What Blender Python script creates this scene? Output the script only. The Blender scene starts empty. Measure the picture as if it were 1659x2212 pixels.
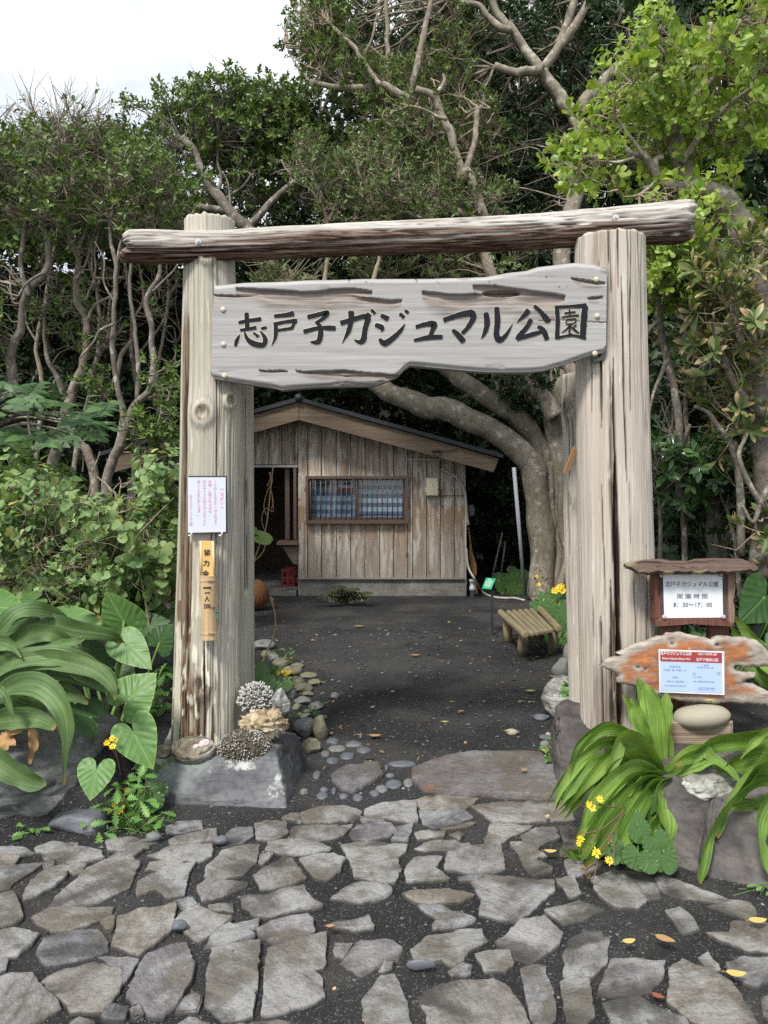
import bpy, math, random
import numpy as np
from mathutils import Vector, Matrix
R = math.radians
C = bpy.context.scene.collection
SC = bpy.context.scene

# ------------------------------------------------------------------ camera, sky, sun, exposure
PITCH = math.atan((1106 - 1048) / 1659.0)
EYE = 1.6
cam = bpy.data.cameras.new('camera'); camo = bpy.data.objects.new('camera', cam); C.objects.link(camo)
cam.sensor_fit = 'HORIZONTAL'; cam.sensor_width = 36; cam.lens = 36.0
cam.clip_start = 0.05; cam.clip_end = 1000
camo.location = (0, 0, EYE); camo.rotation_euler = (R(90) - PITCH, 0, 0)
SC.camera = camo
SUN_EL, SUN_AZ = R(52), R(208)          # azimuth from +Y clockwise: behind the camera, from the left
w = bpy.data.worlds.new('World'); SC.world = w; w.use_nodes = True
nt = w.node_tree; nt.nodes.clear()
def wn(t, **k):
    n = nt.nodes.new(t)
    for a, b in k.items(): setattr(n, a, b)
    return n
sky = wn('ShaderNodeTexSky', sky_type='NISHITA', sun_disc=False)
sky.sun_elevation = SUN_EL; sky.sun_rotation = SUN_AZ
b1 = wn('ShaderNodeBackground'); b1.inputs[1].default_value = 0.13
b2 = wn('ShaderNodeBackground'); b2.inputs[0].default_value = (0.94, 0.975, 1.0, 1); b2.inputs[1].default_value = 0.82
mx = wn('ShaderNodeMixShader'); wo = wn('ShaderNodeOutputWorld')
tc = wn('ShaderNodeTexCoord'); mp = wn('ShaderNodeMapping'); mp.inputs['Scale'].default_value = (1, 1, 2.4)
nz = wn('ShaderNodeTexNoise'); nz.inputs['Scale'].default_value = 2.3; nz.inputs['Detail'].default_value = 5; nz.inputs['Roughness'].default_value = 0.5
rp = wn('ShaderNodeValToRGB'); rp.color_ramp.elements[0].position = 0.36; rp.color_ramp.elements[1].position = 0.56
rp.color_ramp.elements[0].color = (0.35, 0.35, 0.35, 1); rp.color_ramp.elements[1].color = (1, 1, 1, 1)
L = nt.links.new
L(tc.outputs['Generated'], mp.inputs[0]); L(mp.outputs[0], nz.inputs[0]); L(nz.outputs[0], rp.inputs[0])
L(sky.outputs[0], b1.inputs[0]); L(rp.outputs[0], mx.inputs[0]); L(b1.outputs[0], mx.inputs[1]); L(b2.outputs[0], mx.inputs[2]); L(mx.outputs[0], wo.inputs[0])
sl = bpy.data.lights.new('sun', 'SUN'); sl.energy = 3.0; sl.angle = R(12); sl.color = (1, 0.965, 0.90)
so = bpy.data.objects.new('sun', sl); C.objects.link(so)
sd = Vector((math.sin(SUN_AZ) * math.cos(SUN_EL), math.cos(SUN_AZ) * math.cos(SUN_EL), math.sin(SUN_EL)))
so.rotation_euler = sd.to_track_quat('Z', 'Y').to_euler()
vs = SC.view_settings; vs.view_transform = 'Standard'; vs.look = 'None'; vs.gamma = 1; vs.exposure = 0.58
SC.cycles.max_bounces = 6; SC.cycles.diffuse_bounces = 3; SC.cycles.glossy_bounces = 2; SC.cycles.transmission_bounces = 3; SC.cycles.transparent_max_bounces = 6
SC.cycles.use_denoising = False

# ------------------------------------------------------------------ where things stand: pixel of the photograph (1659 wide) + distance -> a point
cp, sp = math.cos(PITCH), math.sin(PITCH)
def ray(x, y):
    a, c = (x - 829.5) / 1659.0, -(y - 1106) / 1659.0
    return np.array([a, cp + sp * c, -sp + cp * c])
def P(x, y, Y):
    r = ray(x, y); t = Y / r[1]
    return np.array([r[0] * t, Y, EYE + r[2] * t])
def Pv(x, y, Y):
    a, c = (x - 829.5) / 1659.0, -(y - 1106) / 1659.0; t = Y / (cp + sp * c)
    return np.stack([a * t, Y, EYE + (-sp + cp * c) * t], -1)
def G(x, y, z=0.0):
    r = ray(x, y); t = (z - EYE) / r[2]
    return np.array([r[0] * t, r[1] * t, z])
def PP(l, Y): return [P(p[0], p[1], p[2] if len(p) > 2 else Y) for p in l]

# ------------------------------------------------------------------ noise
def _h(i, j, k, s):
    n = (i * 374761393 + j * 668265263 + k * 2147483647 + s * 974634777) & 0xffffffff
    n = ((n ^ (n >> 13)) * 1274126177) & 0xffffffff
    n = ((n ^ (n >> 16)) * 2246822519) & 0xffffffff
    return ((n ^ (n >> 15)) & 0xffffff) / 8388607.5 - 1.0
def vn(p, s=0):
    p = np.asarray(p, float); f = np.floor(p); t = p - f; f = f.astype(np.int64); t = t * t * (3 - 2 * t)
    i, j, k = f[..., 0], f[..., 1], f[..., 2]; x, y, z = t[..., 0], t[..., 1], t[..., 2]
    def g(a, b, c): return _h(i + a, j + b, k + c, s)
    x00 = g(0,0,0)*(1-x)+g(1,0,0)*x; x10 = g(0,1,0)*(1-x)+g(1,1,0)*x
    x01 = g(0,0,1)*(1-x)+g(1,0,1)*x; x11 = g(0,1,1)*(1-x)+g(1,1,1)*x
    return (x00*(1-y)+x10*y)*(1-z)+(x01*(1-y)+x11*y)*z
def fbm(p, s=0, o=4, gain=0.5):
    p = np.asarray(p, float); a, v, tot = 1.0, 0, 0
    for q in range(o):
        v = v + a * vn(p * (2 ** q) + q * 17.3, s + q); tot += a; a *= gain
    return v / tot
def sst(a, b, x):
    t = np.clip((np.asarray(x, float) - a) / (b - a), 0, 1); return t * t * (3 - 2 * t)

# ------------------------------------------------------------------ meshes and objects
class MB:
    """collects vertices and faces of ONE mesh"""
    def __init__(s): s.v = []; s.f = []; s.n = 0; s.at = {}; s.mi = []
    def add(s, V, F, mi=0, **at):
        V = np.asarray(V, float).reshape(-1, 3)
        for q in F:
            q = np.asarray(q, np.int64)
            if q.size: s.f.append(q + s.n); s.mi.append(np.full(len(q), mi, np.int32))
        for k in set(list(at) + list(s.at)):
            l = s.at.setdefault(k, [np.zeros(s.n)] if s.n else [])
            l.append(np.broadcast_to(np.asarray(at.get(k, 0.0), float), (len(V),)))
        s.v.append(V); s.n += len(V); return s
    def poly(s, pts, mi=0):
        s.add(pts, [np.arange(len(pts))[None]], mi)
    def box(s, c, d, rot=None, mi=0, bev=0.0):
        c = np.asarray(c, float); h = np.asarray(d, float) / 2
        V, F = boxvf(h, bev)
        if rot is not None: V = V @ np.array(rot.to_3x3() if hasattr(rot, 'to_3x3') else rot).T
        s.add(V + c, F, mi)
    def tube(s, pts, rad, n=8, caps=True, wob=0.0, seed=0, mi=0, **at):
        V, F = tubevf(pts, rad, n, caps, wob, seed); s.add(V, F, mi, **at)
    def mesh(s, name, smooth=True):
        me = bpy.data.meshes.new(name)
        V = np.concatenate(s.v) if s.v else np.zeros((0, 3))
        me.vertices.add(len(V)); me.vertices.foreach_set('co', V.astype(np.float32).ravel())
        tot = np.concatenate([np.full(len(q), q.shape[1], np.int32) for q in s.f])
        idx = np.concatenate([q.ravel() for q in s.f]).astype(np.int32)
        st = np.concatenate([[0], np.cumsum(tot)[:-1]]).astype(np.int32)
        me.loops.add(len(idx)); me.loops.foreach_set('vertex_index', idx)
        me.polygons.add(len(tot)); me.polygons.foreach_set('loop_start', st)
        me.polygons.foreach_set('material_index', np.concatenate(s.mi))
        me.polygons.foreach_set('use_smooth', np.full(len(tot), bool(smooth)))
        for k, l in s.at.items():
            a = me.attributes.new(k, 'FLOAT', 'POINT'); a.data.foreach_set('value', np.concatenate(l).astype(np.float32))
        me.update(calc_edges=True); me.validate()
        return me
def boxvf(h, b=0.0):
    if b <= 0:
        V = np.array([[x, y, z] for x in (-1, 1) for y in (-1, 1) for z in (-1, 1)], float) * h
        return V, [np.array([[0,1,3,2],[4,6,7,5],[0,4,5,1],[2,3,7,6],[0,2,6,4],[1,5,7,3]])]
    key = (tuple(h), b)
    import bmesh
    bm = bmesh.new(); bmesh.ops.create_cube(bm, size=2)
    for v in bm.verts: v.co = (v.co.x * h[0], v.co.y * h[1], v.co.z * h[2])
    bmesh.ops.bevel(bm, geom=bm.edges[:], offset=min(b, min(h) * .9), segments=2, affect='EDGES', profile=.6)
    V, F = bmvf(bm); return V, F
def bmvf(bm):
    bm.verts.index_update(); V = np.array([v.co[:] for v in bm.verts]); d = {}
    for f in bm.faces: d.setdefault(len(f.verts), []).append([v.index for v in f.verts])
    bm.free(); return V, [np.array(q) for q in d.values()]
def tubevf(pts, rad, n=8, caps=True, wob=0.0, seed=0):
    p = np.asarray(pts, float); m = len(p); rad = np.broadcast_to(np.asarray(rad, float), (m,))
    t = np.gradient(p, axis=0); t /= np.linalg.norm(t, axis=1)[:, None] + 1e-9
    u = np.cross(t[0], [0, 0, 1.0]); u = u if np.linalg.norm(u) > .1 else np.cross(t[0], [1.0, 0, 0]); u /= np.linalg.norm(u)
    V = []; a = np.arange(n) * 2 * np.pi / n
    for i in range(m):
        u = u - t[i] * (u @ t[i]); u /= np.linalg.norm(u) + 1e-9; b = np.cross(t[i], u)
        V.append(p[i] + rad[i] * (np.cos(a)[:, None] * u + np.sin(a)[:, None] * b))
    V = np.array(V)
    if wob:
        d = V - p[:, None]; V = p[:, None] + d * (1 + wob * fbm(V * (1.2 / max(rad.max(), .01)) * .35, seed, 3))[..., None]
    i = np.arange(m - 1)[:, None] * n; j = np.arange(n)[None]; k = (j + 1) % n
    F = [np.stack([i + j, i + k, i + n + k, i + n + j], -1).reshape(-1, 4)]
    if caps: F += [np.arange(n)[None, ::-1], np.arange((m - 1) * n, m * n)[None]]
    return V.reshape(-1, 3), F
def smooth_path(pts, k=6):
    """Catmull-Rom through the points (any number of columns)"""
    p = np.asarray(pts, float)
    if len(p) < 3: return np.array([p[0] + (p[-1] - p[0]) * t for t in np.linspace(0, 1, k + 1)])
    q = np.vstack([2 * p[0] - p[1], p, 2 * p[-1] - p[-2]]); o = []
    for i in range(1, len(q) - 2):
        a, b, c, d = q[i-1], q[i], q[i+1], q[i+2]
        for t in np.arange(k) / k:
            o.append(.5 * (2*b + (c-a)*t + (2*a-5*b+4*c-d)*t*t + (3*b-a-3*c+d)*t**3))
    o.append(p[-1]); return np.array(o)
def gridf(nu, nv, wrap=False):
    i = np.arange(nu - 1)[:, None] * nv; m = nv if wrap else nv - 1; j = np.arange(m)[None]; k = (j + 1) % nv
    return np.stack([i + j, i + k, i + nv + k, i + nv + j], -1).reshape(-1, 4)
def setp(o, **k):
    for a, b in k.items():
        if b: o[a] = b
    return o
def obj(name, mb, mat, parent=None, smooth=True, label=None, cat=None, group=None, kind=None):
    me = mb.mesh(name, smooth) if isinstance(mb, MB) else mb
    for m in (mat if isinstance(mat, (list, tuple)) else [mat]): me.materials.append(m)
    o = bpy.data.objects.new(name, me); C.objects.link(o)
    if parent is not None:
        o.parent = parent; q = parent; off = Vector((0, 0, 0))
        while q is not None: off -= q.location; q = q.parent
        o.location = off
    elif kind != 'structure':
        co = np.empty(len(me.vertices) * 3, np.float32); me.vertices.foreach_get('co', co); co = co.reshape(-1, 3)
        a, b = co.min(0), co.max(0); c = np.array([(a[0]+b[0])/2, (a[1]+b[1])/2, a[2]])
        me.vertices.foreach_set('co', (co - c).ravel()); me.update(); o.location = c
    return setp(o, label=label, category=cat, group=group, kind=kind)
def thing(name, label, cat, loc, group=None, kind=None):
    o = bpy.data.objects.new(name, None); C.objects.link(o); o.location = tuple(float(q) for q in loc); o.empty_display_size = .1
    return setp(o, label=label, category=cat, group=group, kind=kind)

# ------------------------------------------------------------------ materials
class Mat:
    def __init__(s, name, rough=.7, spec=.3):
        s.m = bpy.data.materials.new(name); s.m.use_nodes = True; s.t = s.m.node_tree; s.b = s.t.nodes['Principled BSDF']
        s.b.inputs['Roughness'].default_value = rough; s.b.inputs['Specular IOR Level'].default_value = spec; s._tc = None
    def n(s, t, ins=None, **k):
        q = s.t.nodes.new(t)
        for a, b in k.items(): setattr(q, a, b)
        for a, b in (ins or {}).items(): s.put(q.inputs[a], b)
        return q
    def put(s, sock, v):
        if isinstance(v, bpy.types.NodeSocket): s.t.links.new(v, sock)
        elif isinstance(v, (tuple, list)) and len(v) == 3 and sock.type == 'RGBA': sock.default_value = (*v, 1)
        else: sock.default_value = v
    def co(s, scale=(1, 1, 1), loc=(0, 0, 0), kind='Object'):
        if s._tc is None: s._tc = s.n('ShaderNodeTexCoord')
        return s.n('ShaderNodeMapping', {0: s._tc.outputs[kind], 'Scale': scale, 'Location': loc}).outputs[0]
    def noise(s, co, scale, detail=5, rough=.55, dist=0.0):
        return s.n('ShaderNodeTexNoise', {'Vector': co, 'Scale': scale, 'Detail': detail, 'Roughness': rough, 'Distortion': dist}).outputs[0]
    def ramp(s, f, stops, interp='LINEAR'):
        q = s.n('ShaderNodeValToRGB', {0: f}); e = q.color_ramp.elements; q.color_ramp.interpolation = interp
        while len(e) < len(stops): e.new(0.5)
        for i, (p, c) in enumerate(stops):
            e[i].position = p; e[i].color = (c, c, c, 1) if not isinstance(c, tuple) else (*c, 1)
        return q.outputs[0]
    def mix(s, f, a, b, mode='MIX'):
        q = s.n('ShaderNodeMix', data_type='RGBA', blend_type=mode)
        s.put(q.inputs[0], f); s.put(q.inputs[6], a); s.put(q.inputs[7], b); return q.outputs[2]
    def math(s, op, a, b=0.0, clamp=False):
        q = s.n('ShaderNodeMath', operation=op, use_clamp=clamp); s.put(q.inputs[0], a); s.put(q.inputs[1], b); return q.outputs[0]
    def attr(s, name): return s.n('ShaderNodeAttribute', attribute_name=name).outputs['Fac']
    def island(s): return s.n('ShaderNodeNewGeometry').outputs['Random Per Island']
    def orand(s): return s.n('ShaderNodeObjectInfo').outputs['Random']
    def col(s, c): s.put(s.b.inputs['Base Color'], c); return s
    def bump(s, h, strength=.4, dist=.01):
        s.put(s.b.inputs['Normal'], s.n('ShaderNodeBump', {'Height': h, 'Strength': strength, 'Distance': dist}).outputs[0]); return s
    def rgh(s, v): s.put(s.b.inputs['Roughness'], v); return s
def flat(name, c, rough=.6, spec=.3, var=.12, scale=30, bump=0.0):
    m = Mat(name, rough, spec); k = m.co(); f = m.noise(k, scale, 4)
    m.col(m.mix(f, tuple(q * (1 - var) for q in c), tuple(min(1, q * (1 + var)) for q in c)))
    if bump: m.bump(f, bump, .004)
    return m.m
def wood(name, light, mid, crack, axis=2, grain=1.0, stain=None, lich=None, green=0.0, crackamt=.36, rough=.85, bump=.5, fine=.7):
    m = Mat(name, rough, .12); s = [17 * grain] * 3; s[axis] = .55 * grain
    k = m.co(tuple(s)); a = m.noise(k, 1.6, 9, .66, .5)
    s2 = [85 * grain] * 3; s2[axis] = 1.5 * grain; k2 = m.co(tuple(s2)); b = m.noise(k2, 1.3, 6, .66, .2)
    big = m.noise(m.co((1.2, 1.2, 1.2)), 1.7, 4)
    c = m.mix(m.ramp(a, [(.34, 0.0), (.60, 1.0)]), mid, light)
    c = m.mix(m.ramp(b, [(.36, fine), (.54, 0.0)]), c, tuple(q * .45 for q in mid))
    c = m.mix(m.ramp(big, [(.35, .5), (.62, 0.0)]), c, mid)
    if green: c = m.mix(m.ramp(m.noise(m.co((3, 3, 1.2)), 1.1, 5), [(.46, 0.0), (.66, green)]), c, (.30, .33, .25))
    cr = m.ramp(a, [(crackamt - .05, 1.0), (crackamt + .02, 0.0)])
    c = m.mix(m.math('MULTIPLY', cr, .85), c, crack)
    if stain:
        st = m.math('MULTIPLY', m.attr('stain'), m.ramp(b, [(.40, 1.0), (.66, .72)]))
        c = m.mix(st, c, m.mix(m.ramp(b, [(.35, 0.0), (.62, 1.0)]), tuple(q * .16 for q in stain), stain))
    if lich:
        c = m.mix(m.attr('lich'), c, lich); c = m.mix(m.attr('split'), c, tuple(q * .7 for q in crack))
    m.col(c); h = m.math('ADD', m.math('MULTIPLY', b, .5), m.math('SUBTRACT', a, cr)); m.bump(h, bump, .012)
    return m.m
def leafmat(name, cols, rough=.42, trans=.25, spec=.4, dead=None):
    m = Mat(name, rough, spec); r = m.island(); c = m.ramp(r, cols)
    k = m.co(); c = m.mix(m.ramp(m.noise(k, 6, 3), [(.35, 0.0), (.7, .35)]), c, cols[-1][1])
    m.col(c)
    if dead:
        c2 = m.mix(m.math('MULTIPLY', m.attr('tip'), m.ramp(m.math('FRACT', m.math('MULTIPLY', r, 17.31)), [(dead[1] - .02, 1.0), (dead[1] + .02, 0.0)])), c, dead[0]); m.col(c2); c = c2
    tr = m.n('ShaderNodeBsdfTranslucent', {0: m.mix(1.0, c, (1.25, 1.3, .7), 'MULTIPLY')})
    ms = m.n('ShaderNodeMixShader', {0: trans, 1: m.b.outputs[0], 2: tr.outputs[0]})
    m.t.links.new(ms.outputs[0], m.t.nodes['Material Output'].inputs[0]); return m.m
def stone(name, a, b, c=None, scale=3.0, rough=.75, lich=0.0, bump=.5, spec=.3, layer=None, fine=40):
    m = Mat(name, rough, spec); k = m.co(layer or (1, 1, 1)); f = m.noise(k, scale, 8, .62, .3); g = m.noise(m.co(), fine, 4)
    col = m.mix(m.ramp(f, [(.36, 0.0), (.62, 1.0)]), tuple(q * .8 for q in a), tuple(q * 1.1 for q in b))
    if c: col = m.mix(m.ramp(m.noise(m.co((1, 1, 1), (3, 7, 1)), scale * .6, 6, .6), [(.50, 0.0), (.66, .9)]), col, c)
    col = m.mix(m.ramp(g, [(.32, .45), (.50, 0.0)]), col, tuple(q * .45 for q in a))
    ln = m.noise(m.co((1.1, 1.1, 11), (2, 5, 3)), 2.4, 6, .6, .25); col = m.mix(m.ramp(ln, [(.36, .65), (.43, 0.0), (.60, 0.0), (.75, .25)]), col, tuple(q * .42 for q in a))
    if lich: col = m.mix(m.ramp(m.noise(m.co((1, 1, 1), (9, 2, 4)), scale * 2.3, 7, .7), [(.60, 0.0), (.66, lich)]), col, (.62, .64, .60))
    m.col(col); m.bump(m.math('ADD', f, m.math('ADD', m.math('MULTIPLY', g, .2), m.math('MULTIPLY', ln, .8))), bump, .02); return m.m
# ------------------------------------------------------------------ the setting: ground, paving
def ground_z(x, y):
    x = np.asarray(x, float); y = np.asarray(y, float)
    xl = np.interp(y, [3.0, 3.9, 4.6, 6.6, 8.5, 10.5], [-.9, -.62, -.55, -1.05, -1.9, -2.6])
    xr = np.interp(y, [2.6, 3.3, 4.1, 5.2, 6.8, 9.0], [1.75, 1.22, .98, 1.2, 1.65, 2.6])
    z = .22 * sst(.02, .3, xl - x) * np.where(x < -1.3, sst(3.55, 3.95, y), sst(4.15, 4.4, y)) * 1.0 + .30 * sst(.0, .25, x - xr) * sst(3.05, 3.6, y)
    return z + (.003 + .010 * sst(4.2, 6, y)) * fbm(np.stack([x * 1.3, y * 1.3, x * 0], -1), 5, 3)
m = Mat('gravel', .85, .25); k = m.co()
f1 = m.noise(k, 160, 5, .75); f2 = m.noise(k, 1.4, 5, .6)
vo = m.n('ShaderNodeTexVoronoi', {'Vector': k, 'Scale': 210.0}); vr = m.ramp(m.n('ShaderNodeSeparateColor', {0: vo.outputs['Color']}).outputs[0], [(.90, 0.0), (.96, 1.0)])
c = m.mix(m.ramp(f1, [(.36, 0.0), (.66, 1.0)]), (.010, .0105, .012), (.074, .075, .080))
c = m.mix(m.ramp(f2, [(.40, 0.0), (.58, .8)]), c, (.062, .058, .052)); c = m.mix(m.ramp(m.noise(m.co((1, 1, 1), (4, 9, 0)), .9, 6, .65), [(.45, 0.0), (.56, .7)]), c, (.014, .014, .016))
c = m.mix(m.math('MULTIPLY', vr, .35), c, (.30, .30, .29))
m.col(c).bump(m.math('ADD', f1, m.math('MULTIPLY', vo.outputs['Distance'], -.8)), .9, .008); M_GRAVEL = m.m
xs = np.concatenate([np.linspace(-60, -4, 24)[:-1], np.linspace(-4, 4, 161), np.linspace(4, 60, 24)[1:]])
ys = np.concatenate([np.linspace(-20, 1.6, 14)[:-1], np.linspace(1.6, 12, 209), np.linspace(12, 90, 24)[1:]])
X, Yg = np.meshgrid(xs, ys, indexing='ij'); Z = ground_z(X, Yg)
gm = MB(); gm.add(np.stack([X, Yg, Z], -1), [gridf(len(xs), len(ys))[:, ::-1]])
obj('ground', gm, M_GRAVEL, kind='structure')

# loose gravel grains lying on the ground, nobody could count them
rng = np.random.default_rng(3)
n = 9000; t = rng.random(n) ** 1.6; gy = 2.1 + 6.4 * t; gx = (rng.random(n) - .5) * (1.05 * gy + .3)
sz = (.0022 + .006 * rng.random(n) ** 4) * (1 + .35 * (gy - 2))
base = np.array([[1,0,0],[-1,0,0],[0,1,0],[0,-1,0],[0,0,1],[0,0,-.4]], float); tri = np.array([[0,2,4],[2,1,4],[1,3,4],[3,0,4],[2,0,5],[1,2,5],[3,1,5],[0,3,5]])
V = base[None] * sz[:, None, None] * (.6 + .7 * rng.random((n, 6, 1))) * np.array([1, 1, .6]); a = rng.random(n) * 6.28
ca, sa = np.cos(a)[:, None], np.sin(a)[:, None]; V = np.stack([V[..., 0]*ca - V[..., 1]*sa, V[..., 0]*sa + V[..., 1]*ca, V[..., 2]], -1)
V += np.stack([gx, gy, ground_z(gx, gy) + sz * .35], -1)[:, None]
gr = MB(); gr.add(V, [(tri[None] + np.arange(n)[:, None, None] * 6).reshape(-1, 3)])
mm = Mat('gravel_grain', .8, .3); mm.col(mm.ramp(mm.island(), [(0, (.02, .02, .022)), (.55, (.07, .07, .075)), (.90, (.14, .14, .14)), (.985, (.22, .22, .215)), (1, (.28, .22, .16))]))
obj('gravel', gr, mm.m, smooth=False, kind='stuff', label='loose dark volcanic gravel scattered over the path', cat='gravel')

def rough_poly(p, seed, amp=.0042):
    """a stone's outline: every edge split and broken up"""
    rg = np.random.default_rng(seed); p = np.asarray(p, float); o = []
    for i in range(len(p)):
        a, b = p[i], p[(i + 1) % len(p)]; L_ = np.linalg.norm((b - a)[:2]); n = max(2, int(L_ / .018))
        nv = np.array([-(b - a)[1], (b - a)[0]]) / (L_ + 1e-9); ph = rg.random() * 50
        for q in range(n):
            t = q / n; c = a + (b - a) * t
            d = amp * (.75 * vn([[L_ * t * 9 + ph, i, seed]])[0] + .9 * vn([[L_ * t * 55 + ph, i, 7]])[0] + .5 * vn([[L_ * t * 130 + ph, i, 9]])[0]) * math.sin(math.pi * (.12 + .76 * t)) * 1.3
            c = c.copy(); c[:2] += nv * d; o.append(c)
    return np.array(o)
def flag(p, h, seed, bev=.012, base=-.03, tilt=.006, relief=.011):
    """slab of split slate from a ground outline"""
    q = rough_poly(p, seed); c = q.mean(0); rg = np.random.default_rng(seed + 9); tx, ty = (rg.random(2) - .5) * 2 * tilt
    if np.sum(q[:, 0] * np.roll(q[:, 1], -1) - np.roll(q[:, 0], -1) * q[:, 1]) < 0: q = q[::-1]
    m = len(q); rings = []; ang = rg.random() * 3.14; ca, sa = math.cos(ang), math.sin(ang); size = np.sqrt(((q - c)[:, :2] ** 2).sum(1).mean())
    def top(w_, k_):
        u = (w_[:, 0] * ca + w_[:, 1] * sa); v = (-w_[:, 0] * sa + w_[:, 1] * ca)
        s_ = fbm(np.stack([u * 3, v * 16, u * 0 + seed], -1), 3, 4)
        st = np.round(s_ * 3.2) / 3.2 * .75 + s_ * .3
        return h + (w_[:, 0] - c[0]) * tx / size + (w_[:, 1] - c[1]) * ty / size + relief * st * k_
    def put(w_, z): rings.append(np.column_stack([w_[:, 0], w_[:, 1], z]))
    put(q, np.full(m, base)); z = top(q, 1)
    put(q, z - bev * .55)
    for f in (1 - min(.3, bev * .4 / size), 1 - min(.4, bev * 1.0 / size), .84, .74, .64, .53, .42, .31, .2, .1):
        w_ = c + (q - c) * f
        put(w_, top(w_, 1) - (bev * .10 if f > 1 - min(.31, bev * .5 / size) else 0))
    V = np.concatenate(rings); F = [gridf(len(rings), m, True)]
    V = np.vstack([V, [[c[0], c[1], top(c[None], 1)[0]]]]); b = (len(rings) - 1) * m; j = np.arange(m)
    F.append(np.stack([b + j, b + (j + 1) % m, np.full(m, len(V) - 1)], -1)); F[0] = F[0][:, :]
    mb = MB(); mb.add(V, F); return mb
def slate(name, a, b, c, dust=.5):
    m = Mat(name, .72, .35); r = m.orand()
    k = m.n('ShaderNodeVectorRotate', {'Vector': m.co(), 'Angle': m.math('MULTIPLY', r, 6.28)}, rotation_type='Z_AXIS').outputs[0]
    ks = m.n('ShaderNodeMapping', {0: k, 'Scale': (2.2, 6.5, 2.0)}).outputs[0]
    f = m.noise(ks, 3.4, 10, .7, .8); g = m.noise(m.co(), 75, 5, .7); big = m.noise(m.co(), 4.2, 6, .6)
    base = m.ramp(m.math('FRACT', m.math('MULTIPLY', r, 7.3)), [(0, a), (.3, b), (.5, (a[0] * 1.02, a[1] * .93, a[2] * .86)), (.68, (b[0] * .80, b[1] * .85, b[2] * .93)), (.85, (b[0] * .86, b[1] * .80, b[2] * .82)), (1, tuple(q * 1.08 for q in a))])
    col = m.mix(m.ramp(f, [(.34, 0.0), (.46, .75), (.60, 1.0)]), m.mix(1.0, base, (.50, .475, .44), 'MULTIPLY'), base); col = m.mix(m.ramp(m.noise(m.co((1, 1, 1), (6, 6, 1)), 13, 7, .72, .4), [(.40, .55), (.54, 0.0)]), col, m.mix(1.0, base, (.45, .42, .38), 'MULTIPLY'))
    col = m.mix(m.ramp(big, [(.46, 0.0), (.58, dust)]), col, c)
    col = m.mix(m.ramp(m.noise(m.co((1, 1, 1), (7, 1, 0)), 3.1, 6, .65), [(.50, 0.0), (.58, .7)]), col, (.125, .105, .078))
    col = m.mix(m.ramp(g, [(.34, .5), (.46, 0.0)]), col, (.09, .08, .07))
    col = m.mix(m.ramp(m.noise(m.co((1, 1, 1), (5, 3, 2)), 26, 5, .7), [(.62, 0.0), (.72, .55)]), col, (.46, .45, .42))
    zz = m.n('ShaderNodeSeparateXYZ', {0: m.n('ShaderNodeNewGeometry').outputs['Position']}).outputs[2]
    dirt = m.ramp(m.math('ADD', zz, m.math('MULTIPLY', m.math('SUBTRACT', big, .5), .03)), [(.006, 1.0), (.013, 0.0)])
    col = m.mix(m.math('MULTIPLY', dirt, .8), col, (.04, .037, .033))
    m.col(col).bump(m.math('ADD', f, m.math('MULTIPLY', g, .5)), 1.0, .022); return m.m
M_FLAG = slate('flag_slate', (.30, .292, .270), (.288, .282, .288), (.44, .44, .43))
M_SLAB = slate('slab_slate', (.20, .182, .182), (.20, .178, .175), (.27, .27, .285), .6)
def c7(l): return [(x / 2, 1659 + y / 2) for x, y in l]
def c8(l): return [(829.5 + x / 2, 1659 + y / 2) for x, y in l]
def cpth(l): return [(587.6 + x * .3958, 1555.3 + y * .3958) for x, y in l]
def toks(s): return [[tuple(float(v) for v in q.split(',')) for q in ln.split()] for ln in s.strip().split('\n')]
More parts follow.
